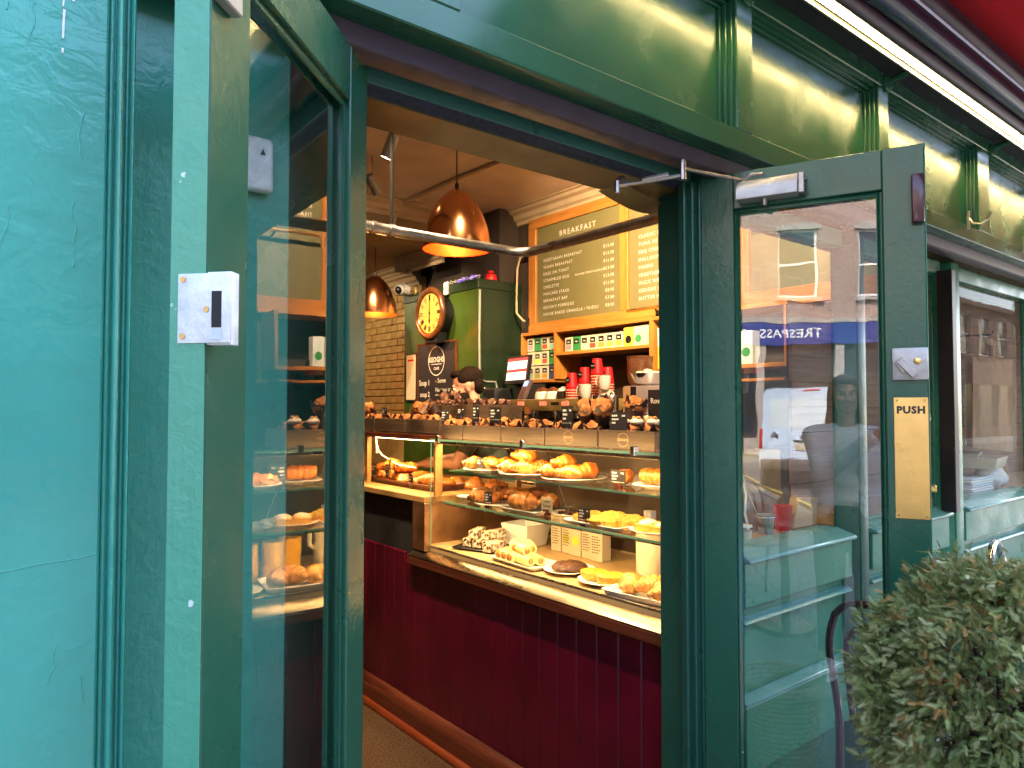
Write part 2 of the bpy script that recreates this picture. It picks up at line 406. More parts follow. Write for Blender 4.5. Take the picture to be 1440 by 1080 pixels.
def bricks(name, c1, c2, mortar, axis_xz=True, scale=1.0):
    m, nt, b = nodes(name); tc = nd(nt, 'TexCoord')
    sep = nd(nt, 'SeparateXYZ', {0: tc.outputs['Object']})
    comb = nd(nt, 'CombineXYZ', {0: sep.outputs[0] if axis_xz else sep.outputs[1], 1: sep.outputs[2], 2: 0.0})
    br = nd(nt, 'TexBrick', {'Vector': comb.outputs[0], 'Color1': (*c1, 1), 'Color2': (*c2, 1), 'Mortar': (*mortar, 1), 'Scale': 1/scale,
        'Mortar Size': .008, 'Brick Width': .225, 'Row Height': .075})
    f = noise_n(nt, tc.outputs['Object'], 8, 4)
    nt.links.new(mixc(nt, ramp(nt, f, [(.3, (0,0,0)), (.8, (.5,.5,.5))]), br.outputs[0], tuple(x*.6 for x in c1)), b.inputs['Base Color'])
    b.inputs['Roughness'].default_value = .8
    bump(nt, b, br.outputs['Fac'], -.5, .01); return m
M['brick_far'] = bricks('far_red_brick', (.30, .17, .13), (.38, .24, .185), (.42, .37, .32), False)
M['brick_side'] = bricks('street_brick', (.11, .045, .032), (.15, .065, .042), (.13, .115, .10), True)

# ------------------------------------------------------------------ ground, pavement, road
struct(MB().box(-80, -80, -.22, 80, 80, -.17).build('ground', M['ground']))
struct(MB().box(-30, -1.30, -.165, 60, 1.28, -.004).build('pavement', M['pavement']))
pv = bpy.data.objects['pavement']
_slab = MB().box(-.297, -.297, 0, .297, .297, .012).mesh('paving_slab', M['pavement'], bevel=.004)
for i in range(44):
    for j in range(4):
        x, y = -11.7 + i*.6, 1.0 - j*.6
        if (i*4+j) < 300:
            s = put(_slab, 'paving_slab', pv); s.location = (x, y, -.008 + RND.uniform(-.0012, .0012))
struct(MB().box(-30, -1.44, -.165, 60, -1.303, .010).build('kerb', M['kerb'], bevel=.008))
struct(MB().box(-30, -8.3, -.165, 60, -1.443, -.115).build('road', M['asphalt']))
yl = MB().box(-19, -1.72, -.111, 60, -1.64, -.109).box(-19, -1.92, -.111, 60, -1.84, -.109)
struct(yl.build('double_yellow_lines', M['yellow']))
struct(MB().box(-30, -10.6, -.165, 60, -8.303, 0).build('far_pavement', M['pavement']))

# ------------------------------------------------------------------ shopfront
sf = thing('shopfront', 'green painted wooden shopfront with panelled fascia, pilaster and stall risers', 'shopfront', (1, 1.25, 0))
# left pilaster, its stacked mouldings (profile in plan, swept upwards), recessed reveal
MB().box(-1.2, 1.0, 0, .1535, 1.40, 2.9).build('pilaster', M['teal'], sf, bevel=.003)
# wear on the pilaster: white scratches, raised old paint runs, one filled crack
pw = MB()
for pts, w in ((((.121, 2.105), (.119, 2.05), (.114, 1.995)), .0016), (((.1085, 2.09), (.1065, 2.02), (.1035, 1.985)), .0011), (((.1050, 1.982), (.1043, 1.962), (.1040, 1.946)), .0014), (((.1040, 1.934), (.1040, 1.928)), .0012)):
    for a, b in zip(pts, pts[1:]): pw.add([(a[0]-w, .9985, a[1]), (a[0]+w, .9985, a[1]), (b[0]+w*.8, .9985, b[1]), (b[0]-w*.8, .9985, b[1])], [(0, 1, 2, 3)])
pw.build('scratch_mark', M['oldwhite'], sf)
rnw = random.Random(3)
pr_ = MB()
for i in range(15):
    x = rnw.uniform(-.02, .148); z = rnw.choice((rnw.uniform(1.20, 1.48), rnw.uniform(.98, 1.2), rnw.uniform(1.6, 2.2))); n = rnw.randint(3, 6); pts = [(x, 1.0, z)]
    for k in range(n): x += rnw.uniform(-.0045, .003); z -= rnw.uniform(.004, .018); pts.append((x, 1.0, z))
    pr_.tube(smooth_path(pts, 3), [rnw.uniform(.0004, .0012) for _ in range((len(pts)-1)*3+1)], 6)
pr_.build('paint_run', M['teal'], sf, angle=70)['kind'] = 'stuff'
MB().tube([(-.05+.02*k, .9998, 1.305+.0016*k+.001*math.sin(k*2)) for k in range(11)], .0007, 5).build('filled_crack', M['reveal'], sf)
def bead_profile(x0, y0):
    pts = []
    for xa, w, d in ((0, .008, .006), (.009, .010, .012), (.020, .005, .004), (.0255, .006, .010)):
        n = 6
        for k in range(n+1):
            t = math.pi*k/n; pts.append((x0+xa+w*(1-math.cos(t))/2, y0 - d*math.sin(t)))
    return pts
pp = bead_profile(.154, 1.012); pp += [(.1865, 1.05), (.1865, 1.22), (.154, 1.22)]
MB().prism(pp, 'z', .0, 2.9).build('pilaster_moulding', M['teal'], sf, angle=50)
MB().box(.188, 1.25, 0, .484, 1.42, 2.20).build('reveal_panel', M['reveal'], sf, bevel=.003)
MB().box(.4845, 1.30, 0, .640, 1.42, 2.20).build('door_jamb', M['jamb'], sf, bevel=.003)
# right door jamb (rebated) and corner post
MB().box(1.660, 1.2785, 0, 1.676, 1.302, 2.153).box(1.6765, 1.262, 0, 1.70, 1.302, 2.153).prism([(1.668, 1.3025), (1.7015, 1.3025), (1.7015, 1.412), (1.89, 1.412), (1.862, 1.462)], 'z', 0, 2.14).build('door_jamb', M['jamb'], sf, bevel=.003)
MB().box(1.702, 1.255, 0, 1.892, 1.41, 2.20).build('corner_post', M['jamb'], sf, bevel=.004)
# door head: stop, brush seal groove, flat soffit of the inner head
MB().box(.19, 1.282, 2.155, 1.70, 1.3175, 2.2025).build('door_head', M['head'], sf, bevel=.002)
MB().prism([(1.284, 2.1545), (1.289, 2.149), (1.293, 2.152), (1.300, 2.146), (1.305, 2.150), (1.312, 2.143), (1.3175, 2.146), (1.3175, 2.1545)], 'x', .4, 1.70).build('brush_seal', M['brush'], sf)
MB().box(.3, 1.318, 2.142, 2.05, 1.46, 2.2025).build('inner_head', M['inner_head'], sf, bevel=.003)
_pl = MB()  # curled strip of old lining hanging at the right end of the head
for k in range(10):
    t = k/9; x = 1.50+.36*t; z = 2.1405 - .014*math.sin(t*3.1) - .004*t
    _pl.v += [Vector((x, 1.37+.03*t, z)), Vector((x, 1.468, z-.016*math.sin(t*3.14)))]
for k in range(9): _pl.f.append((2*k, 2*k+1, 2*k+3, 2*k+2))
_pl.build('loose_lining', M['inner_head'], sf)
# shutter housing under the fascia, runs past the windows too
MB().prism([(1.176, 2.2035), (1.184, 2.1665), (1.204, 2.1600), (1.226, 2.1600), (1.226, 2.2035)], 'x', .205, 7.2).build('shutter_housing', M['shutter'], sf)
MB().prism([(1.1815, 2.1668), (1.184, 2.1640), (1.204, 2.1575), (1.226, 2.1575), (1.226, 2.1595), (1.2042, 2.1595)], 'x', .206, 7.2).build('shutter_rail', M['shutter_low'], sf)
MB().box(.225, 1.174, 2.176, .262, 1.182, 2.200).build('tape_patch', M['alu'], sf)
# fascia: soffit board, bottom rail, top rail, stiles, recessed panels with stepped mouldings
MB().box(.155, 1.165, 2.2045, 7.2, 1.60, 2.70).build('fascia_board', M['fascia'], sf)
XS = [(-1.2, -1.10), (-.22, -.12), (.66, .770), (1.690, 1.768), (2.545, 2.625), (3.482, 3.618), (4.40, 4.50), (5.30, 5.40), (6.2, 6.3), (7.1, 7.2)]
MB().box(-1.2, 1.12, 2.2045, 7.2, 1.1648, 2.268).build('fascia_rail', M['fascia'], sf, bevel=.003)
MB().box(-1.2, 1.12, 2.640, 7.2, 1.1648, 2.725).build('fascia_rail', M['fascia'], sf, bevel=.003)
MB().box(-1.2, 1.165, 2.2045, .1548, 1.60, 2.70).build('fascia_board', M['fascia'], sf)
for i, (a, b) in enumerate(XS):
    MB().box(a, 1.1205, 2.2682, b, 1.1648, 2.6398).build('fascia_stile', M['fascia'], sf, bevel=.003)
    if i+1 < len(XS):
        c = XS[i+1][0]
        m = MB()   # stepped moulding along the top and the right-hand side of the panel
        for k, (o, y) in enumerate(((.0, 1.130), (.012, 1.140), (.024, 1.150))):
            m.box(b+.0005, y, 2.6395-o-.0105, c-.0005-o*1.1, 1.1645, 2.6395-o)
            m.box(c-.0005-o*1.1-.0105, y, 2.2687, c-.0008-o*1.1, 1.1645, 2.6285-o)
        m.build('panel_moulding', M['fascia'], sf, bevel=.0022, seg=2)
        MB().box(b+.0005, 1.158, 2.2687, c-.04, 1.1646, 2.6035).build('fascia_panel', M['fascia'], sf)
# small iron hook on the fascia rail
MB().tube([(3.35,1.119,2.30),(3.35,1.10,2.27),(3.35,1.07,2.262),(3.36,1.045,2.28),(3.37,1.04,2.31)], .005, 6).box(3.343,1.112,2.25,3.357,1.12,2.325).build('hook', M['galv'], sf)
MB().tube([(4.05,1.119,2.30),(4.05,1.10,2.27),(4.05,1.07,2.262),(4.06,1.045,2.28),(4.07,1.04,2.31)], .005, 6).box(4.043,1.112,2.25,4.057,1.12,2.325).build('hook', M['galv'], sf)
# brick storeys above
up = MB().box(-12, 1.30, 2.7255, 12, 1.62, 7.4).build('upper_wall', M['brick_side'], sf)
MB().box(-12, 1.30, 0, -1.2, 1.62, 2.725).build('upper_wall', M['brick_side'], sf)
MB().box(7.2, 1.30, 0, 12, 1.62, 2.725).build('upper_wall', M['brick_side'], sf)
MB().box(-12, 1.62, 7.2, 12, 9.5, 7.4).build('roof', M['dark'], sf)
# windows right of the door
MX = [(2.56, 2.72), (3.44, 3.63), (4.66, 4.84), (5.60, 5.78), (6.5, 6.68), (7.05, 7.2)]
prev = 1.8925
for i, (a, b) in enumerate(MX):
    m = MB().box(a+.05, 1.235, 0, b-.05, 1.31, 2.1475)
    m.prism([(a, 1.30), (a+.0495, 1.24), (a+.0495, 1.312), (a, 1.312)], 'z', 0, 2.10)
    m.prism([(b-.0495, 1.24), (b, 1.30), (b, 1.312), (b-.0495, 1.312)], 'z', 0, 2.10)
    m.build('mullion', M['stall'] if i else M['jamb'], sf, bevel=.004, seg=2)
    MB().box(prev, 1.262, 2.085, a, 1.31, 2.1475).build('window_head', M['stall'], sf, bevel=.003)
    MB().prism([(1.225, 1.030), (1.225, 1.044), (1.30, 1.066), (1.36, 1.066), (1.36, 1.030)], 'x', prev, a).build('sill', M['sill'], sf, bevel=.004)
    MB().box(prev, 1.245, .895, a, 1.36, 1.0295).box(prev, 1.245, .40, a, 1.36, .60).build('stall_rail', M['stall'], sf, bevel=.003)
    MB().box(prev, 1.285, .6005, a, 1.36, .8945).box(prev, 1.285, 0, a, 1.36, .3995).build('stall_riser', M['stall'], sf)
    m = MB().prism([(1.243, .846), (1.255, .856), (1.2845, .856), (1.2845, .838), (1.262, .838)], 'x', prev+.0005, a-.0005)
    m.prism([(1.243, .6015), (1.243, .611), (1.2845, .622), (1.2845, .6015)], 'x', prev+.0005, a-.0005)
    m.build('riser_moulding', M['sill'], sf, bevel=.002)
    MB().box(prev+.001, 1.292, 1.0665, a-.001, 1.298, 2.0845).build('window_pane', M['glass_win'], sf)
    prev = b
MB().box(3.395, 1.20, 1.05, 3.438, 1.262, 2.10).build('shutter_guide', M['black'], sf, bevel=.002)
# white contact plate on the reveal, seen through the left door
cp = thing('alarm_contact', 'white rounded contact plate with small black arrow on green reveal behind left door glass', 'alarm sensor', (.41, 1.248, 1.88))
MB().box(.355, 1.228, 1.876, .447, 1.2495, 1.972).build('cover', M['oldwhite'], cp, bevel=.008, seg=3)
MB().prism([(.422, 1.940), (.431, 1.940), (.4265, 1.951)], 'y', 1.2268, 1.2275).build('arrow_mark', M['black'], cp)

# ------------------------------------------------------------------ awning cassette, lamp strip
aw = thing('awning', 'red canvas awning rolled into a navy cassette above the shopfront', 'awning', (3, 1.0, 2.6))
AX0, AX1 = 1.15, 7.0
def rnd_prof(cy_, cz, ry, rz, n=14): return [(cy_+ry*math.cos(2*math.pi*k/n), cz+rz*math.sin(2*math.pi*k/n)) for k in range(n)]
MB().prism(rnd_prof(.952, 2.664, .022, .030), 'x', AX0, AX1).build('front_bar', M['plum'], aw, angle=50)
MB().prism(rnd_prof(.902, 2.690, .034, .040, 18), 'x', AX0, AX1).build('cassette', M['navy'], aw, angle=50)
MB().prism(rnd_prof(.902, 2.690, .0365, .0425, 18), 'x', 2.02, 2.06).build('cassette_joint', M['navy'], aw, angle=50)
MB().prism([(.868, 2.712), (.848, 2.730), (.846, 2.770), (.89, 2.78)], 'x', AX0, AX1).build('roller_cover', M['plum'], aw, bevel=.008, seg=2)
cv = MB()
for i in range(25):
    x = AX0+.1 + (AX1-AX0-.2)*i/24
    for j in range(9):
        t = j/8; cv.v.append(Vector((x, .850-.90*t, 2.768-.24*t-.035*math.sin(math.pi*t)*(1+.12*math.sin(i*1.7)))))
for i in range(24):
    for j in range(8): a = i*9+j; cv.f.append((a, a+1, a+10, a+9))
cvo = cv.build('canvas', M['canvas'], aw); sm = cvo.modifiers.new('thickness', 'SOLIDIFY'); sm.thickness = .003
MB().prism(rnd_prof(-.055, 2.52, .03, .035), 'x', AX0+.08, AX1-.1).build('lead_rail', M['plum'], aw, angle=50)
for x in (1.75, 2.62, 3.66, 4.6):
    MB().tube([(x, 1.118, 2.665), (x, .975, 2.690)], .013, 8).build('bracket_arm', M['fascia'], aw)
    MB().lathe([(.0, 0), (.030, 0), (.030, .006), (.016, .014), (0, .014)], (0, 0, 0), 14).build('bracket_plate', M['fascia'], aw)
    o = bpy.data.objects[[k.name for k in aw.children if k.name.startswith('bracket_plate')][-1]]
    o.location = Vector(OFF[aw.name]) + Vector((x-.01, 1.1195, 2.655)); o.rotation_euler = (rad(90), 0, 0)
ls = thing('light_strip', 'thin warm light strip running above the green fascia panels', 'lamp', (3, .97, 2.64))
MB().box(1.2, .978, 2.660, 6.6, 1.022, 2.688).box(1.2, 1.014, 2.640, 6.6, 1.022, 2.6599).build('channel', M['black'], ls, bevel=.002)
MB().box(1.21, .992, 2.6525, 6.59, 1.002, 2.6595).build('led_strip', M['strip_glow'], ls)
MB().box(1.2, 1.03, 2.690, 6.9, 1.118, 2.71).build('back_board', M['dark'], ls)

# ------------------------------------------------------------------ door leaves
def leaf(label, hinge, rz, sgn, gl):
    """local x from hinge to free edge, inner face at local y=0, leaf thickness away from the inner side (sgn = +1: inner side is +y)"""
    d = thing('door_leaf', label, 'door', (hinge[0], hinge[1], 0), rz, 'double door', world=False)
    t0, t1 = (-.045, 0) if sgn > 0 else (0, .045)
    W = .560; Zb, Zt = .03, 2.165
    MB().box(0, t0, Zb, .092, t1, Zt).build('hinge_stile', M['door'], d, bevel=.0025)
    MB().box(W-.095, t0, Zb, W, t1, Zt).build('lock_stile', M['door'], d, bevel=.0025)
    MB().box(W+.0003, t0+.001, Zb, W+.0018, t1-.001, Zt-.001).build('daylit_door_edge', M['daylit_door_edge'], d)  # thin strip over the stile end, coloured lighter to look daylit
    MB().box(.0925, t0, Zt-.105, W-.0955, t1, Zt).build('top_rail', M['door'], d, bevel=.0025)
    MB().box(.0925, t0, Zb, W-.0955, t1, .30).build('bottom_rail', M['door'], d, bevel=.0025)
    y = -.012*sgn
    bd = MB(); w = .013
    for x0, z0, x1, z1 in ((.0925, .3005, .0925+w, 2.0595), (W-.0955-w, .3005, W-.0955, 2.0595), (.0925+w, 2.0595-w, W-.0955-w, 2.0595), (.0925+w, .3005, W-.0955-w, .3005+w)):
        bd.box(x0, y-.004*sgn, z0, x1, y+.003*sgn, z1)
    bd.build('glazing_bead', M['door'], d, bevel=.002)
    yg = -.0225*sgn
    MB().add([(.0926, yg, .301), (W-.0956, yg, .301), (W-.0956, yg, 2.059), (.0926, yg, 2.059)], [(0, 1, 2, 3)]).build('pane', gl, d)
    return d
LH, RH = (.637, 1.250), (1.698, 1.250)
AL, AR = rad(224.2), rad(-67.7)
dl = leaf('left green glazed door leaf folded outwards showing its white lock keep', LH, AL, 1, M['glass_left'])
dr = leaf('right green glazed door leaf open outwards with brass push plate', RH, AR, -1, M['glass_door'])
# left leaf fittings: rim lock keep wraps over the free edge; bolt at the top
kp = MB().box(.543, .0005, 1.572, .5605, .031, 1.657).box(.5605, -.034, 1.574, .5635, .0305, 1.655)
kp.build('lock_keep', M['oldwhite'], dl, bevel=.004, seg=2)
MB().box(.5632, .0085, 1.592, .5642, .0205, 1.634).build('keep_slot', M['dark'], dl)
MB().box(.5637, .0085, 1.578, .5643, .021, 1.590).build('keep_label', M['foil'], dl)
for yy, zz in ((-.027, 1.582), (-.027, 1.648), (.002, 1.613)):
    o = MB().lathe([(0, 0), (.0035, 0), (.0035, .0012), (0, .0012)], (0, 0, 0), 10).build('screw', M['brass_dull'], dl)
    o.location = (.5635, yy, zz); o.rotation_euler = (0, rad(90), 0)
MB().box(.514, .0005, 1.980, .557, .016, 2.060).tube([(.534, .010, 2.05), (.534, .010, 2.155)], .006, 8).build('flush_bolt', M['alu'], dl, bevel=.002)
# right leaf fittings (inner side is local -y)
MB().box(.4825, -.0022, 1.222, .5585, -.0004, 1.526).build('push_plate', M['brass'], dr, bevel=.0008)
tx = MB(); put_text(tx, 'PUSH', .0245, (.5205, -.0026, 1.486), (1, 0, 0), (0, 0, 1), 'CENTER', 1.12, .0013); tx.build('lettering', M['black'], dr)
for x, z in ((.490, 1.518), (.551, 1.518), (.490, 1.230), (.551, 1.230)):
    o = MB().lathe([(0, 0), (.0032, 0), (.0026, .0016), (0, .002)], (0, 0, 0), 10).build('screw', M['brass_dull'], dr)
    o.location = (x, -.0022, z); o.rotation_euler = (rad(90), 0, 0)
lk = MB().box(.481, -.0105, 1.569, .5600, -.0004, 1.650).build('night_latch', M['alu'], dr, bevel=.0025, seg=2)
o = MB().box(-.012, -.010, -.012, .012, 0, .022).prism([(-.008, .020), (.008, .020), (.016, -.030), (-.002, -.034)], 'y', -.016, -.008).build('thumb_turn', M['alu'], dr, bevel=.002)
o.location = (.507, -.0108, 1.602); o.rotation_euler = (0, rad(-35), 0)
o = MB().lathe([(0, 0), (.0085, 0), (.0085, .003), (.006, .0045), (0, .0045)], (0, 0, 0), 16).build('lock_cylinder', M['brass'], dr)
o.location = (.537, -.0108, 1.616); o.rotation_euler = (rad(90), 0, 0)
MB().box(.530, -.022, 1.962, .5585, -.0004, 2.084).build('magnet_contact', M['maroon2'], dr, bevel=.004, seg=2)
cl = MB().prism([(-.0505, 2.071), (-.0505, 2.100), (-.040, 2.124), (-.0004, 2.124), (-.0004, 2.071)], 'x', .108, .268).build('door_closer', M['alu'], dr, bevel=.002)
MB().box(.2685, -.044, 2.070, .284, -.0006, 2.125).build('end_cap', M['galv'], dr, bevel=.002)
for z in (2.085, 2.108):
    o = MB().lathe([(0, 0), (.006, 0), (.006, .003), (0, .003)], (0, 0, 0), 10).build('screw', M['black'], dr); o.location = (.2842, -.024, z); o.rotation_euler = (0, rad(90), 0)
MB().lathe([(0, -.018), (.007, -.018), (.009, -.006), (.009, 0), (0, 0)], (.180, -.026, 2.0705), 12).build('adjuster', M['galv'], dr)
# closer arm: leaf-local points
Minv = Matrix.Rotation(-AR, 3, 'Z')
def to_leaf(p): q = Minv @ (Vector(p) - Vector((RH[0], RH[1], 0))); return q
elbow = to_leaf((1.486, 1.148, 2.112)); foot = to_leaf((1.372, 1.272, 2.083)); shaft = Vector((.178, -.026, 2.140))
MB().tube([shaft, shaft+Vector((-.03, 0, .002)), shaft+Vector((-.055, -.002, -.010)), elbow+Vector((0, 0, .008))], [.006, .006, .0052, .0052], 8).build('closer_arm', M['galv'], dr)
MB().tube([elbow+Vector((0, 0, -.022)), elbow+Vector((0, 0, .022))], .0085, 10).ball(elbow+Vector((0, 0, .026)), .009, 10, 6).build('elbow_pivot', M['galv'], dr)
MB().tube([elbow+Vector((0, 0, -.010)), elbow.lerp(foot, .55)+Vector((0, 0, -.006)), foot], [.0055, .0062, .0065], 8).tube([elbow.lerp(foot, .22), elbow.lerp(foot, .62)], .0075, 8).build('closer_arm', M['galv'], dr)
br = to_leaf((1.40, 1.281, 2.104))
MB().tube([foot+Vector((0, 0, -.02)), foot+Vector((0, 0, .012))], .008, 8).tube([foot, foot.lerp(br, .4)+Vector((0, -.004, .004)), br], [.008, .010, .014], 8).build('arm_bracket', M['galv'], dr)
# pull handle and rim lock on the outer side, just showing past the free edge
hp = [(.52, .046, 1.25), (.53, .085, 1.25), (.53, .085, 1.30), (.52, .046, 1.30)]
MB().box(.515, .0455, 1.286, .575, .062, 1.304).build('pull_tab', M['brass'], dr, bevel=.003)
MB().lathe([(0, 0), (.019, .002), (.021, .010), (.010, .016), (.009, .030), (0, .03)], (0, 0, 0), 14).build('knob', M['chrome'], dr)
o = [c for c in dr.children if c.name.startswith('knob')][0]; o.location = (.545, .076, 1.475); o.rotation_euler = (rad(90), 0, 0)
MB().lathe([(0, 0), (.014, .002), (.016, .010), (.008, .016), (.007, .030), (0, .03)], (0, 0, 0), 14).build('knob', M['brass_dull'], dr)
o = [c for c in dr.children if c.name.startswith('knob')][1]; o.location = (.545, .076, 1.652); o.rotation_euler = (rad(90), 0, 0)

# ------------------------------------------------------------------ shop interior shell
struct(MB().box(-.2, 1.285, -.16, 4.2, 8.6, 0).build('shop_floor', M['carpet']))
struct(MB().box(.60, 1.20, -.003, 1.75, 1.46, .006).build('threshold', M['plinth'], bevel=.002))
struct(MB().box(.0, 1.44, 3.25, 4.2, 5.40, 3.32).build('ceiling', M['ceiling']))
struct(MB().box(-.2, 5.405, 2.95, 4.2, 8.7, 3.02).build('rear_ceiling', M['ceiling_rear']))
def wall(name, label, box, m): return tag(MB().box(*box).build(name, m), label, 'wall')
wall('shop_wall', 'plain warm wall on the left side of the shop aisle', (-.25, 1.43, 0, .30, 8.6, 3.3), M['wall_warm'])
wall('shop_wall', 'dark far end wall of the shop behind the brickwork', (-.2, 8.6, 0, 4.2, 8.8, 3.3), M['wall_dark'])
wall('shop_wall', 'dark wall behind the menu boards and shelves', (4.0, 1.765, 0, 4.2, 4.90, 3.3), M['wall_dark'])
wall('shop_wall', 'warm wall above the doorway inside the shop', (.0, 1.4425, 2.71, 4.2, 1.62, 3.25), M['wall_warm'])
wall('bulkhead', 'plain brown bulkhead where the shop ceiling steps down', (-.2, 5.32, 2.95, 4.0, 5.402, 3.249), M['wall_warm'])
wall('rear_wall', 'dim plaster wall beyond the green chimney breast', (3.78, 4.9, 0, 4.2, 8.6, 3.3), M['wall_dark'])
# cornices: stepped profiles
def cornice_profile(a, b, s=1):
    return [(a, b), (a, b-.13), (a+s*.02, b-.13), (a+s*.03, b-.10), (a+s*.055, b-.085), (a+s*.07, b-.05), (a+s*.105, b-.035), (a+s*.115, b-.012), (a+s*.14, b-.01), (a+s*.14, b)]
cn = thing('cornice', 'moulded plaster cornice along the bulkhead under the brown ceiling', 'cornice', (2, 5.3, 3.1))
MB().prism(cornice_profile(5.319, 3.249, -1), 'x', .31, 4.0).build('moulding', M['cornice'], cn, angle=25)
cn = thing('cornice', 'moulded plaster cornice above the oak menu board', 'cornice', (4, 3, 3.1))
m = MB(); m.prism([(p[0], p[1]) for p in cornice_profile(3.999, 3.249, -1)], 'y', 1.8, 5.31); m.build('moulding', M['cornice'], cn, angle=25)
cn = thing('cornice', 'heavy dark gold cornice stepping round above the brick wall', 'cornice', (3.6, 6.2, 2.8))
m = MB(); m.prism([(p[0], p[1]) for p in cornice_profile(3.715, 2.949, -1)], 'y', 6.10, 8.59)
m.prism([(p[0], p[1]) for p in cornice_profile(3.715, 2.86, -1)], 'y', 6.10, 8.59); m.build('moulding', M['cornice'], cn, angle=25)
m = MB(); m.prism([(p[0], p[1]) for p in cornice_profile(3.54, 2.949, -1)], 'y', 5.41, 6.098)
m.prism([(p[0], p[1]) for p in cornice_profile(6.098, 2.949, -1)], 'x', 3.401, 3.574); m.build('moulding', M['cornice'], cn, angle=25)
# chimney breast: green front face, darker side
ch = thing('chimney_breast', 'painted chimney breast, bright green front and dark green side, behind the barista', 'wall', (3.7, 5.4, 0))
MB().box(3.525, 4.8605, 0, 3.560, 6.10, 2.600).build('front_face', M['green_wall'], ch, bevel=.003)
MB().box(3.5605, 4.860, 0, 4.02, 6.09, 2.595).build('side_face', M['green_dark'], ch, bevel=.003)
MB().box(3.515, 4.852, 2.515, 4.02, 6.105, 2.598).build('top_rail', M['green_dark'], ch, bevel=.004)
MB().tube([(3.535, 4.852, 2.50), (3.528, 4.853, 2.1), (3.533, 4.852, 1.74), (3.60, 4.852, 1.72), (3.70, 4.852, 1.72), (3.715, 4.852, 1.68), (3.715, 4.852, 1.45)], .0085, 6).build('conduit', M['alu'], ch)
# tan brick wall: individual bricks
M['tan'] = plain('tan_painted_brick', (.46, .29, .095), .65, 0, .22, 9, .3)
bw = thing('brick_wall', 'tan painted brick wall left of the clock', 'wall', (3.7, 6.6, 0))
MB().box(3.722, 6.105, 0, 3.777, 8.58, 2.82).build('mortar_bed', M['tan'], bw)
_bk = MB().box(-.009, -.108, -.0335, .009, .108, .0335).mesh('brick', M['tan'], bevel=.004)
for r in range(20):
    for c in range(5):
        y = 6.22 + c*.226 + (.113 if r % 2 else 0)
        b = put(_bk, 'brick', bw); b.location = Vector(OFF[bw.name]) + Vector((3.7165+RND.uniform(-.002, .002), y, 1.28+r*.0755))
# dark doorway at the far end
dd = thing('far_doorway', 'dark open doorway at the far end of the shop beside the brick wall', 'doorway', (3.2, 8.55, 0))
MB().box(2.7, 8.56, 0, 2.78, 8.599, 2.1).box(3.62, 8.56, 0, 3.70, 8.599, 2.1).box(2.7805, 8.56, 2.02, 3.6195, 8.599, 2.1).build('frame', M['wall_dark'], dd)
MB().box(2.7805, 8.585, 0, 3.6195, 8.598, 2.0195).build('opening', M['dark'], dd)

# ------------------------------------------------------------------ things on the chimney breast
ck = thing('wall_clock', 'round station clock with yellow dial and brown wooden case on green wall', 'clock', (3.515, 5.42, 2.345))
Rx = Matrix.Rotation(rad(-90), 4, 'Y')
def xl(prof, x0, y, z, n=40):     # lathe whose axis points towards -X
    m = MB(); m.lathe(prof, (0, 0, 0), n); m.v = [Vector((x0 - p.z, y + p.x, z + p.y)) for p in m.v]; return m
xl([(0, 0), (.185, 0), (.185, .12), (0, .12)], 3.524, 5.42, 2.335).build('drum', M['black'], ck)
MB().box(3.40, 5.33, 2.08, 3.52, 5.51, 2.19).build('drum_box', M['black'], ck, bevel=.006)
M['clockwood'] = wood('clock_wood', (.075, .022, .007), (.17, .058, .016), 2, .25)
xl([(.178, 0), (.236, 0), (.240, .014), (.228, .030), (.206, .038), (.188, .030), (.178, .018)], 3.404, 5.42, 2.345, 48).build('bezel', M['clockwood'], ck, angle=60)
M['dial'] = plain('clock_dial', (.62, .40, .075), .35, 0, .05, 6)
xl([(0, 0), (.180, 0), (.180, .012), (0, .012)], 3.402, 5.42, 2.345, 48).build('dial', M['dial'], ck)
for h in range(12):
    nm = MB()
    a = rad(30*h); w = (.016, .010, .016, .022, .020, .020, .026, .026, .028, .020, .018, .022)[h]
    c = Vector((3.3885, 5.42 - math.sin(a)*.142, 2.345 + math.cos(a)*.142))
    rot = Matrix.Rotation(a, 3, 'X')
    k = {0: 3, 1: 1, 2: 2, 3: 3, 4: 2, 5: 2, 6: 3, 7: 3, 8: 4, 9: 2, 10: 2, 11: 2}[h]
    for i in range(k): nm.obox(c + rot @ Vector((0, (i-(k-1)/2)*w/max(k-1, 1)*1.0, 0)), (.0006, .0042, .025), rot)
    nm.build('numeral', M['black'], ck)
MB().prism([(-.005, -.05), (.005, -.05), (.003, .135), (-.003, .135)], 'x', -.0005, .0005).build('minute_hand', M['black'], ck).location = Vector(OFF[ck.name]) + Vector((3.3868, 5.42, 2.345))
o = MB().prism([(-.005, .04), (.005, .04), (.006, -.05), (.015, -.068), (0, -.098), (-.015, -.068), (-.006, -.05)], 'x', -.0005, .0005).build('hour_hand', M['black'], ck); o.location = Vector(OFF[ck.name]) + Vector((3.3855, 5.42, 2.345))
xl([(0, 0), (.011, 0), (.009, .005), (0, .006)], 3.388, 5.42, 2.345, 14).build('hub', M['black'], ck)
cc = thing('security_camera', 'white dome turret camera beside the clock at the top of green wall', 'camera', (3.50, 6.02, 2.60))
MB().ball((3.44, 6.03, 2.645), .062, 20, 12).build('turret', M['white'], cc)
xl([(.05, 0), (.062, 0), (.062, .05), (.05, .05)], 3.515, 6.03, 2.65, 20).build('mount', M['white'], cc)
MB().ball((3.405, 6.005, 2.632), .036, 16, 10).build('lens', M['black'], cc)
pr = thing('motion_sensor', 'small cream motion sensor right of the clock', 'sensor', (3.52, 5.33, 2.56))
MB().box(3.486, 5.292, 2.505, 3.5245, 5.352, 2.625).build('cover', M['white'], pr, bevel=.014, seg=3)
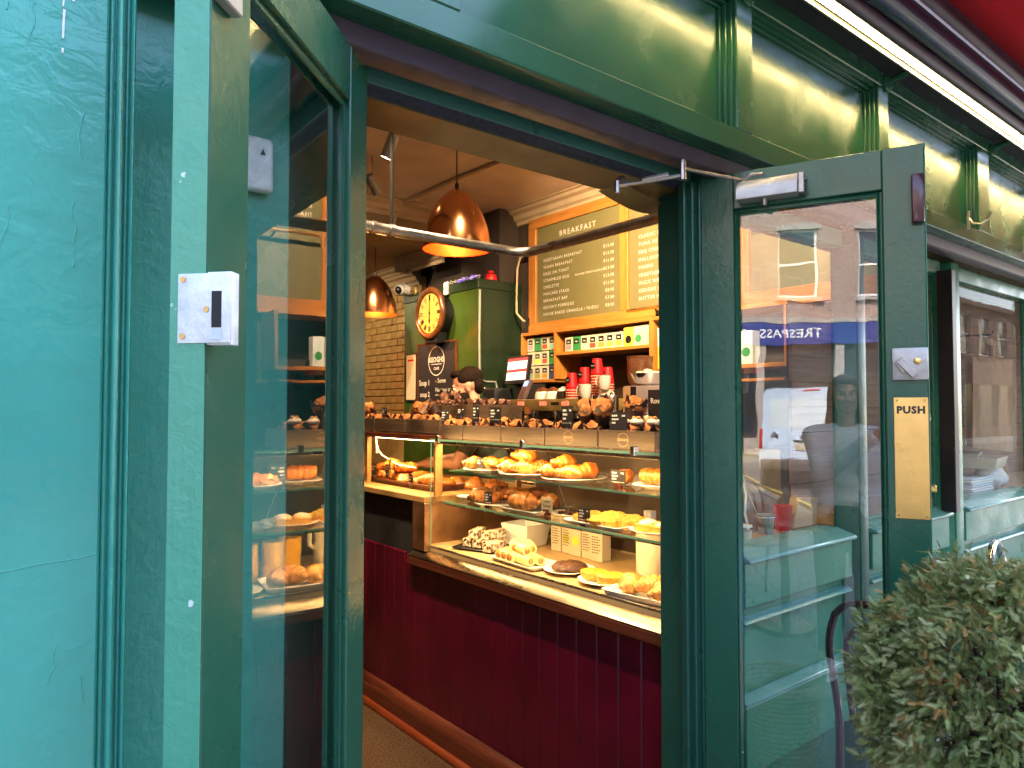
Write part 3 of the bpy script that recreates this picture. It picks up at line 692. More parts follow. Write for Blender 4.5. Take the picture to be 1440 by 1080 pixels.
MB().box(3.4845, 5.303, 2.548, 3.487, 5.341, 2.585).build('lens', M['cream'], pr, bevel=.001)
tg = tag(MB().ball((3.51, 5.86, 2.62), (.012, .045, .055), 14, 8).build('wall_plate', M['brass_dull']), 'dull oval plate on green wall just right of the dome camera', 'plate')
rb = thing('alarm_sounder', 'red alarm sounder on top of the dark green chimney side', 'alarm', (3.72, 4.9, 2.6))
MB().lathe([(0, 0), (.055, 0), (.058, .02), (.045, .055), (.02, .066), (0, .066)], (3.70, 4.92, 2.600), 20).build('body', M['red'], rb)
MB().lathe([(0, 0), (.03, 0), (.028, .02), (0, .03)], (3.70, 4.92, 2.6665), 14).build('cap', M['tail'], rb)
lv = thing('tangled_lights', 'purple tinted cable lights tangled on top of the chimney breast', 'lights', (3.58, 5.1, 2.6))
for k in range(9): MB().ball((3.57+RND.uniform(-.02, .03), 4.98+k*.035, 2.615+RND.uniform(0, .03)), .013, 8, 6).build('bulb', glow('violet_bulb', (.22, .12, .75), .12) if k == 0 else bpy.data.materials['violet_bulb'], lv)
MB().tube([(3.56+.03*math.sin(k*2.1), 4.90+k*.02, 2.61+.03*abs(math.sin(k*1.3))) for k in range(24)], .004, 5).build('cable', M['white'], lv)
cb = thing('chalkboard', 'chalkboard on green wall listing soups in white chalk', 'sign', (3.5, 5.5, 1.5))
MB().box(3.505, 5.175, 1.45, 3.522, 5.80, 2.085).build('board', M['chalk'], cb, bevel=.002)
MB().box(3.500, 5.160, 1.45, 3.5235, 5.1745, 2.10).box(3.500, 5.8005, 1.45, 3.5235, 5.815, 2.10).box(3.500, 5.175, 2.0855, 3.5235, 5.80, 2.10).build('frame', M['clockwood'], cb)
tx = MB(); lx = 3.5042
def yz(s, size, y, z, al='LEFT', sp=1.0, bold=0): put_text(tx, s, size, (lx, y, z), (0, -1, 0), (0, 0, 1), al, sp, bold)
yz('KEOGHS', .066, 5.485, 1.915, 'CENTER', 1.0, .0012); yz('CAFE', .034, 5.485, 1.845, 'CENTER', 1.2, .0008); yz('. . .', .03, 5.485, 2.005, 'CENTER')
for r in (.135,):
    n = 44
    for k in range(n):
        a, b = 2*math.pi*k/n, 2*math.pi*(k+1)/n
        q = [(lx, 5.485+rr*math.cos(t), 1.925+rr*1.0*math.sin(t)) for rr, t in ((r, a), (r, b), (r-.008, b), (r-.008, a))]
        tx.add(q, [(0, 1, 2, 3)])
tx.box(lx, 5.40, 1.893, lx+.0003, 5.57, 1.898)
yz('Soup 1', .072, 5.785, 1.705, 'LEFT', .95, .001); yz('soup 2', .066, 5.765, 1.60, 'LEFT', .95, .001)
yz('- Some', .06, 5.50, 1.725); yz('No soup today', .054, 5.50, 1.645); tx.box(lx, 5.19, 1.612, lx+.0003, 5.50, 1.617)
tx.build('lettering', M['print'], cb)
nt_ = thing('notice', 'white framed notice with red heading left of the chalkboard', 'notice', (3.5, 5.95, 1.5))
MB().box(3.512, 5.845, 1.56, 3.5238, 6.045, 2.02).build('frame', M['black'], nt_)
MB().box(3.5095, 5.86, 1.575, 3.5118, 6.03, 2.005).build('sheet', M['cream'], nt_)
MB().box(3.5085, 5.89, 1.945, 3.5093, 6.0, 1.962).build('heading', M['tail'], nt_)

# ------------------------------------------------------------------ menu boards and shelf unit
mb_ = thing('menu_board', 'olive menu boards with white lettering in an orange oak frame', 'menu board', (3.95, 3.2, 2.13))
MB().box(3.93, 1.55, 3.030, 3.992, 4.685, 3.113).build('top_rail', M['oak'], mb_, bevel=.002)
MB().box(3.93, 1.55, 2.112, 3.992, 4.685, 2.220).build('bottom_rail', M['oak'], mb_, bevel=.002)
for a, b in ((4.592, 4.685), (3.545, 3.628), (2.535, 2.615), (1.55, 1.63)):
    MB().box(3.9305, a, 2.2205, 3.992, b, 3.0295).build('stile', M['oakv'], mb_, bevel=.002)
for a, b in ((3.6285, 4.5915), (2.6155, 3.5445), (1.6305, 2.5345)):
    MB().box(3.950, a, 2.2205, 3.99, b, 3.0295).build('panel', M['board'], mb_)
sc_ = MB()
for y in (4.61, 3.61, 3.56, 2.60, 2.55, 1.61):
    for z in (2.28, 2.62, 2.97): sc_.box(3.9295, y-.004, z-.004, 3.931, y+.004, z+.004)
sc_.build('screws', M['brass_dull'], mb_)
lx = 3.9488
def yl_(*a):
    global tx
    tx = MB(); yz(*a); tx.build('lettering', M['print'], mb_)
yl_('BREAKFAST', .066, 4.10, 2.915, 'CENTER', 1.3, .0003)
L1 = ['VEGETARIAN BREAKFAST', 'VEGAN BREAKFAST', 'EGGS ON TOAST', 'SCRAMBLED EGG', 'OMELETTE', 'PANCAKE STACK', 'BREAKFAST BAP', "KEOGH'S PORRIDGE", 'HOUSE BAKED GRANOLA / MUESLI']
P1 = ['€13.50', '€13.50', '€11.00', '€13.00', '€13.00', '€11.00', '€8.90', '€7.00', '€8.00']
for i, (s, p) in enumerate(zip(L1, P1)):
    z = 2.730 - i*.0571
    yl_(s, .0345, 4.51, z, 'LEFT', 1.22, 0); yl_(p, .034, 3.70, z, 'RIGHT', 1.15, 0)
    if i == 3: yl_('SUN-DRIED TOMATO & AVOCADO', .022, 4.125, z, 'LEFT', 1.0, 0)
yl_('LUNCH', .068, 3.06, 2.955, 'CENTER', 1.12, .0012); yl_('FROM 12PM', .036, 3.06, 2.89, 'CENTER', 1.1, .0007)
L2 = ['CLASSIC BLT', 'TUNA MELT', 'BBQ CHICKEN MELT', 'HALLOUMI & ROASTED VEG', 'PANINI', 'VEGETABLE WRAP', 'DUCK WRAP', 'KEOGHS HOMEMADE QUICHE', 'BUTTER MILK CHICKEN']
for i, s in enumerate(L2):
    z = 2.735 - i*.0567
    yl_(s, .036, 3.455, z, 'LEFT', 1.22, 0)
    if i == 4: yl_('CHOICE OF HAM', .028, 3.255, z, 'LEFT', 1.0, .0004)
yl_('SALADS', .068, 2.08, 2.93, 'CENTER', 1.12, .0012)
for i, s in enumerate(['KEOGHS GARDEN', 'THAI GREEN', 'TUSCAN CHICKEN']): yl_(s, .042, 2.47, 2.845-i*.062, 'LEFT', 1.06, .0008)
pl_ = thing('picture_light', 'small brass picture light on the oak rail under the second menu panel', 'lamp', (3.9, 3.3, 2.2))
MB().tube([(3.84, 3.47, 2.196), (3.84, 2.72, 2.196)], .013, 10).build('shade', M['brass'], pl_)
MB().tube([(3.93, 3.22, 2.16), (3.88, 3.22, 2.165), (3.842, 3.22, 2.19)], .008, 6).box(3.912, 3.17, 2.135, 3.929, 3.27, 2.185).build('bracket', M['black'], pl_)
pl2 = thing('picture_light', 'brass picture light under the third menu panel, seen mirrored in left door glass', 'lamp', (3.9, 2.3, 2.6))
MB().tube([(3.84, 2.48, 2.640), (3.84, 1.9, 2.640)], .013, 10).build('shade', M['brass'], pl2)
MB().tube([(3.949, 2.2, 2.62), (3.88, 2.2, 2.62), (3.842, 2.2, 2.635)], .008, 6).build('bracket', M['black'], pl2)

su = thing('shelf_unit', 'orange oak shelf unit with open boxes under the menu board', 'shelf', (3.75, 3.2, 1.73))
def bx(n, *b): return MB().box(*b).build(n, M['oak'], su, bevel=.0015)
bx('shelf', 3.72, 3.165, 1.905, 3.998, 4.105, 1.930); bx('top_board', 3.72, 3.165, 2.086, 3.998, 4.105, 2.111)
MB().box(3.72, 4.1055, 1.725, 3.998, 4.128, 2.111).build('upright', M['oakv'], su); MB().box(3.72, 3.132, 1.735, 3.998, 3.1645, 2.111).build('upright', M['oakv'], su)
MB().box(3.72, 4.510, 1.700, 3.998, 4.532, 2.111).build('upright', M['oakv'], su)
bx('top_board', 3.72, 4.1285, 2.086, 3.998, 4.5095, 2.111); bx('shelf', 3.72, 4.1285, 1.700, 3.998, 4.5095, 1.7245)
MB().box(3.86, 4.129, 1.725, 3.87, 4.509, 2.0855).build('back_panel', M['ply'], su)
bx('shelf', 3.72, 2.18, 1.735, 3.998, 3.1315, 1.760); bx('top_board', 3.72, 2.18, 2.086, 3.998, 3.1315, 2.111)
MB().box(3.72, 2.155, 1.735, 3.998, 2.1795, 2.111).build('upright', M['oakv'], su)
bx('shelf', 3.72, 2.18, 1.655, 3.998, 2.70, 1.672)
# tea boxes: one cached kind per colour scheme
def teabox(w, d, h, base, patch, name='tea_box'):
    r = thing(name, 'x', 'tea box', world=False)
    MB().box(0, -w/2, 0, d, w/2, h).build('carton', base, r, bevel=.001)
    MB().box(-.0006, -w*.38, h*.12, -.0001, w*.38, h*.44).build('colour_panel', patch, r)
    MB().box(-.0007, -w*.34, h*.50, -.0001, w*.34, h*.86).build('brand_panel', M['black'], r)
    t = MB(); put_text(t, 'tea', h*.19, (-.0010, 0, h*.62), (0, -1, 0), (0, 0, 1), 'CENTER', 1, .0006); t.build('lettering', M['print'], r)
    return r
tc_ = {}
for nm, c in dict(red=(.62, .06, .03), green=(.03, .22, .06), mint=(.25, .50, .38), olive=(.36, .36, .05), yellow=(.78, .58, .05), navy=(.04, .06, .12), lilac=(.28, .22, .30), orange=(.75, .25, .04)).items():
    tc_[nm] = plain('print_'+nm, c, .5, 0, .05, 10)
proto = {}
def place_tea(kind, base, loc, label, w=.076, h=.108):
    k = (kind, base, w, h)
    if k in proto: o = dup(proto[k], loc, 0, label, 'tea boxes on the oak shelves')
    else:
        o = teabox(w, .08, h, {'cream': M['cream'], 'green': tc_['green'], 'lilac': tc_['lilac'], 'yellow': tc_['yellow'], 'navy': tc_['navy']}[base], tc_[kind]); proto[k] = o
        o.location = loc; o['label'] = label; o['group'] = 'tea boxes on the oak shelves'
    return o
NTH = ['first', 'second', 'third', 'fourth', 'fifth', 'sixth', 'seventh', 'eighth', 'ninth', 'tenth', 'eleventh', 'twelfth']
row = [('lilac', 'cream'), ('green', 'green'), ('mint', 'cream'), ('red', 'cream'), ('orange', 'cream'), ('olive', 'cream'), ('yellow', 'cream')]
for i, (k, b) in enumerate(row):
    place_tea(k, b, (3.745, 3.985-i*.0865, 1.9305), f'{k} tea box, {NTH[i]} from the left on the long oak shelf')
grid = [[('lilac', 'cream'), ('green', 'green'), ('red', 'cream'), ('mint', 'cream')], [('lilac', 'cream'), ('yellow', 'cream'), ('red', 'cream'), ('green', 'green')], [('mint', 'cream'), ('olive', 'cream'), ('orange', 'cream'), ('navy', 'navy')]]
for r in range(3):
    for c in range(4):
        k, b = grid[r][c]
        place_tea(k, b, (3.755, 4.45-c*.0875, 1.7255+(2-r)*.1165), f'{k} tea box, {NTH[c]} from the left in the {["top","middle","bottom"][r]} row of the oak tea rack')
def carton(name, label, loc, w, d, h, mat, panel, word='', size=.03, cat='box', rz=0, group=None):
    r = thing(name, label, cat, loc, rz, group, world=False)
    MB().box(0, -w/2, 0, d, w/2, h).build('carton', mat, r, bevel=.0015)
    if panel: xl([(0, 0), (w*.34, 0), (w*.34, .0004), (0, .0004)], -.0002, 0, h*.36, 20).build('printed_motif', panel, r)
    if word:
        t = MB(); put_text(t, word, size, (-.0010, 0, h*.72), (0, -1, 0), (0, 0, 1), 'CENTER', 1, .0006); t.build('lettering', M['black'], r)
    return r
carton('coffee_packet', 'yellow carton with black heart print at the right of the tea row', (3.745, 3.375, 1.9305), .085, .07, .132, tc_['yellow'], M['black'])
carton('coffee_packet', 'pale carton with green ring print between the yellow and the plain cartons', (3.745, 3.285, 1.9305), .085, .07, .135, M['cream'], tc_['green'])
carton('paper_packet', 'plain cream paper packet at the right end of the tea shelf', (3.745, 3.205, 1.9305), .075, .07, .137, M['kraft_dk'] and M['cream'], None)
carton('coffee_packet', 'yellow carton with black heart on the lower right oak shelf', (3.745, 3.065, 1.7605), .10, .07, .150, tc_['yellow'], M['black'])
carton('drink_carton', 'white and orange milk drink carton beside the yellow carton', (3.735, 2.955, 1.7605), .085, .08, .205, M['cream'], tc_['orange'], 'alpro', .030, 'carton')
carton('coffee_packet', 'blue and silver carton stacked on the yellow carton at lower right', (3.745, 3.065, 1.911), .10, .08, .125, M['foil'], None)
for i in range(5):
    carton('drink_carton', f'cream milk drink carton, {NTH[i]} beyond the orange one on the right oak shelf', (3.745, 2.84-i*.1, 1.7605), .085, .08, .20, M['cream'] if i % 2 else M['foil'], tc_['orange'] if i % 2 else tc_['green'], '', .03, 'carton', 0, 'drink cartons on the right oak shelf')
# wine bottles and tumblers on a lower shelf (seen mirrored in the left door)
gs = thing('bottle_shelf', 'oak shelf of bottles and tumblers right of the boxes, mirrored in left door glass', 'shelf', (3.75, 2.2, 1.6))
for i in range(5):
    bo = thing('wine_bottle', f'dark wine bottle, {NTH[i]} of the row on the oak bottle shelf', 'bottle', (3.83, 2.66-i*.062, 1.672), 0, 'bottles on the shelf', world=False)
    MB().lathe([(0, 0), (.030, 0), (.031, .004), (.031, .10), (.026, .125), (.011, .150), (.010, .185), (.0, .185)], (0, 0, 0), 16).build('glass_body', M['black'], bo)
    MB().lathe([(.0313, .035), (.0315, .036), (.0315, .085), (.0313, .086)], (0, 0, 0), 16).build('paper_label', M['cream'] if i % 2 else M['red'], bo)
    MB().lathe([(.0115, .150), (.0118, .187), (0, .188)], (0, 0, 0), 12).build('capsule', M['brass_dull'], bo)
MB().box(3.72, 2.70, 1.655, 3.998, 2.71, 1.672).build('end_strip', M['oak'], gs)
for i in range(4):
    tu = tag(MB().lathe([(0, 0), (.026, 0), (.033, .11), (.031, .11), (.024, .006), (0, .006)], (0, 0, 0), 16).build('tumbler', M['glass_case']), f'clear tumbler, {NTH[i]} beside the wine bottles on the oak shelf', 'glass', 'tumblers on the shelf')
    tu.location = (3.80, 2.33-i*.055, 1.6725)
MB().box(3.86, 1.80, 1.655, 3.998, 2.1545, 1.672).build('shelf_board', M['oak'], gs)

# ------------------------------------------------------------------ ceiling fittings
pipe = thing('hanging_rail', 'bent galvanised pipe rail hung under the ceiling above counter', 'rail', (2.36, 2.98, 2.33))
path = [(.9, 2.90, 2.32), (2.31, 2.90, 2.32)]
for k in range(1, 8):
    t = rad(90*k/8); path.append((2.31+.09*math.sin(t), 2.90-.09*(1-math.cos(t)), 2.32))
path += [(2.40, 2.80, 2.32), (2.40, 1.60, 2.32)]
MB().tube(path, .025, 14, True).build('pipe', M['galv'], pipe, angle=60)
MB().tube([(2.40, 1.99, 2.32), (2.40, 1.86, 2.32)], .0255, 14).build('pipe_tip', M['brass_dull'], pipe)
MB().tube([(1.605, 2.90, 2.345), (1.605, 2.90, 3.25)], .008, 8).build('drop_rod', M['black'], pipe)
MB().tube([(1.50, 2.90, 2.32), (1.525, 2.90, 2.32)], .030, 14).build('clamp', M['galv'], pipe)
MB().tube([(1.59, 2.90, 2.32), (1.62, 2.90, 2.32)], .029, 14).build('clamp', M['galv'], pipe)
MB().tube([(2.40, 1.75, 2.345), (2.40, 1.75, 3.25)], .008, 8).build('drop_rod', M['black'], pipe)
cd = thing('ceiling_conduit', 'cream cable conduit crossing the brown ceiling towards the pendant lamp', 'conduit', (2.5, 4, 3.2))
MB().tube(smooth_path([(2.93, 5.31, 2.96), (2.97, 5.306, 3.10), (3.005, 5.27, 3.205), (3.012, 5.15, 3.232), (3.012, 5.03, 3.237), (3.008, 4.45, 3.237), (3.032, 3.95, 3.237), (3.06, 2.9, 3.237)]), .017, 8).build('tube', M['cornice'], cd, angle=60)
for x, y in ((3.011, 4.90), (3.032, 3.95)): MB().box(x-.012, y-.02, 3.222, x+.012, y+.02, 3.2495).build('clip', M['cornice'], cd)
def pendant(label, loc):
    p = thing('pendant_lamp', label, 'pendant lamp', loc, 0, 'copper pendant lamps', world=False)
    prof = [(.202, 0), (.200, .03), (.192, .085), (.178, .145), (.156, .205), (.125, .265), (.086, .315), (.045, .348), (.016, .362), (.0, .364)]
    MB().lathe(prof, (0, 0, 0), 56).build('shade', M['copper'], p, angle=80)
    MB().lathe([(r*.985, z-.002 if z > .01 else z) for r, z in prof], (0, 0, 0), 48).build('shade_lining', M['copper_in'], p, angle=80)
    MB().tube([(0, 0, .36), (0, 0, 3.25-loc[2])], .004, 6).lathe([(.012, .36), (.013, .385), (.006, .40)], (0, 0, 0), 12).build('cord', M['black'], p)
    MB().ball((0, 0, .12), .035, 14, 10).build('bulb', M['bulb_glow'], p)
    l = bpy.data.lights.new('pendant_light', 'POINT'); l.energy = 1.5; l.color = (1, .38, .09); l.shadow_soft_size = .03
    lo = bpy.data.objects.new('pendant_light', l); COL.objects.link(lo); lo.parent = p; lo.location = (0, 0, .06)
    return p
pendant('large copper pendant lamp hanging nearest, behind the bent pipe', (2.35, 3.46, 2.432))
pendant('copper pendant lamp half hidden by left door, above the brick wall', (3.02, 5.75, 2.335)).scale = (.98, .98, .98)
tr = thing('ceiling_track', 'dark lighting track crossing the ceiling at upper left', 'light track', (2, 3.6, 3.2))
MB().box(1.60, 1.9, 3.185, 1.66, 5.2, 3.249).build('track', M['shutter_low'], tr, bevel=.003)
def spot(label, loc, aim, power, size=55, col=(1, .72, .42)):
    d = Vector(aim) - Vector(loc); q = d.to_track_quat('-Z', 'Y')
    s = thing('track_spot', label, 'spotlight', loc, 0, 'ceiling spotlights', world=False)
    o = MB().lathe([(0, .07), (.03, .07), (.034, .06), (.034, -.07), (.030, -.07), (.030, .02), (0, .02)], (0, 0, 0), 18).build('housing', M['alu'], s); o.rotation_euler = q.to_euler()
    g = MB().lathe([(0, -.055), (.0295, -.055)], (0, 0, 0), 18).build('lens', M['spot_glow'], s); g.rotation_euler = q.to_euler()
    MB().tube([(0, 0, .06), (0, 0, (3.25 if loc[1] < 5.4 else 2.95)-loc[2])], .007, 6).build('stem', M['alu'], s)
    l = bpy.data.lights.new('spot_light', 'SPOT'); l.energy = power*.5; l.color = col; l.spot_size = rad(size); l.spot_blend = .7; l.shadow_soft_size = .03
    lo = bpy.data.objects.new('spot_light', l); COL.objects.link(lo); lo.parent = s; lo.rotation_euler = q.to_euler(); lo.location = d.normalized()*.075
    return s
spot('bright spotlight hanging beside the thin black drop rod', (2.03, 3.69, 3.04), (1.6, 4.4, 1.2), 40)
spot('lit spotlight half hidden by left door edge', (2.30, 4.42, 3.05), (3.3, 4.9, 2.0), 42, 60)
spot('unseen spotlight added in the rear to brighten the brick wall, behind left door', (2.3, 7.1, 2.82), (3.72, 6.6, 1.9), 13, 90)  # extra lamp out of view, added to light the brickwork
spot('spotlight over the counter hidden above the door head', (2.6, 2.0, 3.1), (3.9, 2.6, 2.6), 62, 80)
spot('spotlight over the coffee machine hidden above the door head', (2.7, 3.0, 3.1), (3.9, 3.9, 2.4), 66, 80)
spot('spotlight at the back aiming at the clock', (2.4, 5.0, 2.90 if False else 3.1), (3.5, 5.6, 2.2), 38, 60)
spot('spotlight over the barista, out of sight above the door head', (2.05, 2.7, 3.15), (2.1, 3.4, 1.3), 30, 75)
spot('unseen spotlight added over the aisle to brighten the muffin crates, above the door head', (1.15, 1.9, 3.1), (1.9, 2.3, 1.35), 88, 62)  # added out of view to lift the dark muffins and crate fronts
spot('second unseen spotlight added over the aisle to brighten the far muffins, above the door head', (1.2, 2.7, 3.1), (1.95, 3.3, 1.35), 50, 60)  # added likewise for the far crates
spot('spotlight above the till aiming across the coffee cups', (2.45, 1.75, 3.12), (3.3, 3.3, 1.6), 90, 70)
cq = thing('wall_cable', 'loose white cable looping down beside the oak menu frame', 'cable', (3.9, 4.72, 2.2))
MB().tube([(3.9, 4.68, 2.83), (3.89, 4.75, 2.80), (3.89, 4.79, 2.70), (3.89, 4.80, 2.45), (3.885, 4.79, 2.32), (3.90, 4.72, 2.25), (3.92, 4.69, 2.24)], .010, 7).build('tube', M['cornice'], cq, angle=60)
for z in (2.83, 2.24): MB().box(3.90, 4.672, z-.03, 3.929, 4.692, z+.03).build('clip', M['black'], cq)

# ------------------------------------------------------------------ counter and glass case
ct = thing('counter', 'maroon boarded counter with worn metal ledge and stained plinth', 'counter', (1.75, 2.1, 0))
_bw = .0985
for i in range(17):   # tongue and groove boards, each a piece; open joints between
    y = 1.345 + i*(_bw+.0015)
    MB().box(1.768, y, .118, 1.786, y+_bw, .762).build('board', M['maroon'], ct, bevel=.004)
MB().box(1.787, 1.345, .05, 1.80, 3.03, .762).build('backing', M['dark'], ct)
MB().prism([(1.722, .0), (1.722, .085), (1.745, .118), (1.80, .118), (1.80, 0)], 'y', 1.345, 4.6).build('plinth', M['plinth'], ct, bevel=.004)
MB().prism([(1.694, 0), (1.694, .016), (1.704, .028), (1.7215, .028), (1.7215, 0)], 'y', 1.345, 4.6).build('floor_bead', M['bead'], ct, bevel=.003)
MB().box(1.735, 1.345, .762, 2.50, 2.968, .8015).build('ledge_edge', M['plinth'], ct, bevel=.004)
MB().prism([(1.7352, .8018), (1.7352, .806), (1.792, .829), (1.80, .829), (1.80, .8018)], 'y', 1.345, 2.966).build('ledge_strip', M['ledge'], ct, bevel=.001)
MB().box(1.8005, 1.345, .8018, 2.50, 2.966, .845).build('deck', M['deck'], ct)
MB().box(1.800, 1.345, .846, 1.812, 2.86, .852).build('deck_trim', M['steel'], ct)
MB().box(1.765, 2.862, .8295, 1.800, 2.968, 1.052).build('copper_end', M['coppersheet'], ct, bevel=.002)
MB().box(1.8005, 2.93, .8455, 2.50, 2.968, 1.052).build('step_wall', M['coppersheet'], ct)
# raised far section
MB().box(1.80, 2.969, .0, 2.50, 4.6, 1.052).build('far_body', M['dark'], ct)
for i in range(14):
    y = 3.045+i*.1; MB().box(1.768, y, .118, 1.786, y+.0985, .80).build('board', M['maroon'], ct, bevel=.004)
MB().box(1.765, 2.862, 1.0525, 2.50, 4.6, 1.082).build('far_ledge', M['ply'], ct, bevel=.003)
# near glass case
gc = thing('display_case', 'glass pastry display case with two glass shelves and warm strip light', 'display case', (2.1, 2.1, .85))
CZ = 1.345
MB().box(1.802, 1.430, .8525, 1.808, 2.858, CZ).build('front_glass', M['glass_case'], gc)
MB().box(1.8085, 2.852, 1.0825, 2.44, 2.858, CZ).build('end_glass', M['glass_case'], gc)
MB().box(1.8085, 1.430, .8525, 2.44, 1.436, CZ).build('end_glass', M['glass_case'], gc)
MB().box(1.798, 1.430, CZ+.0005, 2.46, 2.862, CZ+.0085).build('top_glass', M['glass_case'], gc)
MB().box(1.7955, 1.430, CZ+.0005, 1.7978, 2.862, CZ+.0085).box(1.7985, 2.859, .853, 1.8015, 2.8625, CZ).build('polished_edge', M['glass_edge'], gc)
MB().box(1.809, 1.438, CZ-.014, 1.835, 2.85, CZ-.0005).build('top_rail', M['steel'], gc, bevel=.001)
MB().box(1.8365, 1.45, CZ-.012, 1.850, 2.84, CZ-.004).build('led_strip', M['case_glow'], gc)
MB().box(1.809, 2.835, 1.083, 1.835, 2.851, CZ-.015).box(2.30, 2.835, 1.083, 2.33, 2.851, CZ-.015).build('end_post', M['ply'], gc)
MB().box(2.42, 1.438, .846, 2.44, 2.05, CZ-.001).box(2.441, 2.02, .846, 2.458, 2.85, CZ-.001).build('rear_door', M['caseback'], gc)
for z0, x0, y1, n in ((1.200, 1.862, 2.80, 'upper'), (1.053, 1.846, 2.835, 'lower')):
    MB().box(x0, 1.44, z0, 2.38, y1, z0+.0075).build('glass_shelf', M['glass_case'], gc)
    MB().box(x0-.0022, 1.44, z0, x0-.0002, y1, z0+.0075).box(x0, y1+.0002, z0, 2.38, y1+.002, z0+.0075).build('shelf_edge', M['glass_edge'], gc)
for y in (2.36, 1.62):
    for x in (2.2,):
        MB().tube([(x, y, 1.208), (x-.12, y+.05, CZ-.01)], .002, 5).tube([(x, y, 1.061), (x-.04, y+.03, 1.20)], .002, 5).build('support_wire', M['steel'], gc)
for y in (1.60, 2.18, 2.80):
    MB().box(1.790, y-.010, CZ-.006, 1.812, y+.010, CZ+.026).build('glass_clamp', M['chrome'], gc, bevel=.002)
def area(loc, rot, sx, sy, power, col, name, parent):
    l = bpy.data.lights.new(name, 'AREA'); l.shape = 'RECTANGLE'; l.size = sx; l.size_y = sy; l.energy = power; l.color = col
    o = bpy.data.objects.new(name, l); COL.objects.link(o); o.location = loc; o.rotation_euler = rot
    o.parent = parent; o.location = Vector(loc) + Vector(OFF[parent.name]); return o
MB().box(1.850, 1.46, 1.0455, 1.886, 2.81, 1.0525).build('added_light_channel', M['steel'], gc)  # unlit housing added for the fill lamp beneath it
area((1.868, 2.135, 1.0445), (0, rad(-20), 0), .02, 1.34, 1.35, (1, .63, .26), 'added_fill_light', gc)  # lamp added under the lower shelf to brighten the case floor
area((1.868, 2.145, CZ-.012), (0, rad(-14), 0), .02, 1.38, 1.4, (1, .62, .25), 'case_light', gc)
# far glass case
fc = thing('display_case', 'far glass case over the raised counter with a dark wood top bar', 'display case', (2.1, 3.7, 1.08))
MB().box(1.842, 2.9, 1.0825, 1.848, 4.55, 1.34).build('front_glass', M['glass_case'], fc)
MB().box(1.832, 2.868, 1.3405, 2.46, 4.6, 1.366).build('top_bar', M['plinth'], fc, bevel=.002)
MB().box(1.828, 2.868, 1.3665, 2.46, 4.6, 1.372).build('top_glass', M['glass_case'], fc)
MB().box(1.846, 2.872, 1.0825, 1.872, 2.892, 1.340).box(1.86, 3.62, 1.0825, 1.885, 3.645, 1.340).build('post', M['ply'], fc)
MB().tube([(1.90, 3.60, 1.33), (1.90, 3.58, 1.27), (1.905, 3.53, 1.235), (1.93, 3.40, 1.19), (1.97, 3.28, 1.18)], .004, 6).build('lamp_cable', M['white'], fc)
MB().box(1.892, 3.575, 1.245, 1.908, 3.592, 1.285).build('cable_switch', M['white'], fc, bevel=.003)
MB().box(1.90, 2.95, 1.333, 1.915, 3.6, 1.3395).build('led_strip', M['case_glow'], fc)
area((1.915, 3.28, 1.331), (0, rad(-10), 0), .02, .62, .8, (1, .55, .22), 'case_light', fc)

# ------------------------------------------------------------------ pastry shapes
def croissant_mesh(name, mat, L=.135, R=.034, curve=.9, seed=0):
    """crescent: rolled layers step down from a fat middle to two pointed tips"""
    rn = random.Random(seed); m = MB(); n, k = 90, 20
    ctr = []; rr = []
    for i in range(n):
        t = i/(n-1)*2-1; a = t*curve
        ctr.append(Vector((math.sin(a)*L*.55/curve, (1-math.cos(a))*L*.55/curve, 0)))
        lay = abs(t)*4.6+.30; st = math.floor(lay); fr = lay-st      # each layer swells, then drops at its edge
        env = max(.10, 1-(st/5.2)**1.35); nxt = max(.10, 1-((st+1)/5.2)**1.35)
        r = env*(1-.10*fr**3) if fr < .86 else env*.9+(nxt-env*.9)*((fr-.86)/.14)
        rr.append(R*r*(1 if abs(t) < .93 else max(.25, (1-abs(t))/.07)))
    m.tube(ctr, rr, k)
    for i in range(len(m.v)):
        p = m.v[i]; p.z *= .90
        q = noise.noise(p*40+Vector((seed*3.1, 0, 0)))*.0045 + noise.noise(p*120+Vector((seed, 2, 0)))*.002
        p.z += q; p.x += q*.5
    zmin = min(v.z for v in m.v)
    for v in m.v: v.z = max(v.z - zmin - .005, 0)
    return m.mesh(name, mat, angle=55)
def blob_mesh(name, mat, r, seed, rough=.1, n=24, m_=14, f=22, flat=True):
    m = MB().ball((0, 0, 0), r, n, m_)
    for v in m.v:
        q = 1 + noise.noise(v*f+Vector((seed*5.3, 1, 2)))*rough*1.6 + noise.noise(v*f*3+Vector((seed, 7, 2)))*rough*.8
        v *= q
    if flat:
        for v in m.v: v.z = max(v.z + r[2]*.72, 0)
    return m.mesh(name, mat, angle=60)
def swirl_mesh(name, mat, L, R, seed):      # rolled pastry with a visible spiral end
    m = MB(); n = 26
    for k in range(2):
        pts = []; rr = []
        for i in range(n):
            t = i/(n-1)*2-1; pts.append((t*L/2, (k-.5)*R*.7, R*.85)); rr.append(R*(.78 if k else .86)*(1-.25*abs(t)**6)*(1+.08*math.sin(t*17+k)))
        m.tube(pts, rr, 14)
    for v in m.v:
        q = noise.noise(v*42+Vector((seed, 0, 0)))*.004; v.z += q; v.x += q
    zm = min(v.z for v in m.v)
    for v in m.v: v.z -= zm
    return m.mesh(name, mat, angle=60)
CR = [croissant_mesh('croissant', M['croissant'], seed=s, curve=c) for s, c in ((1, .9), (2, 1.15), (3, .6))]
CRL = [croissant_mesh('croissant', M['croissant_l'], .125, .036, c, s) for s, c in ((4, 1.0), (5, .7))]
BUN = [blob_mesh('bun', M['brown_crust'], (.055, .042, .030), s, .17, 30, 20, 34) for s in (1, 2)]
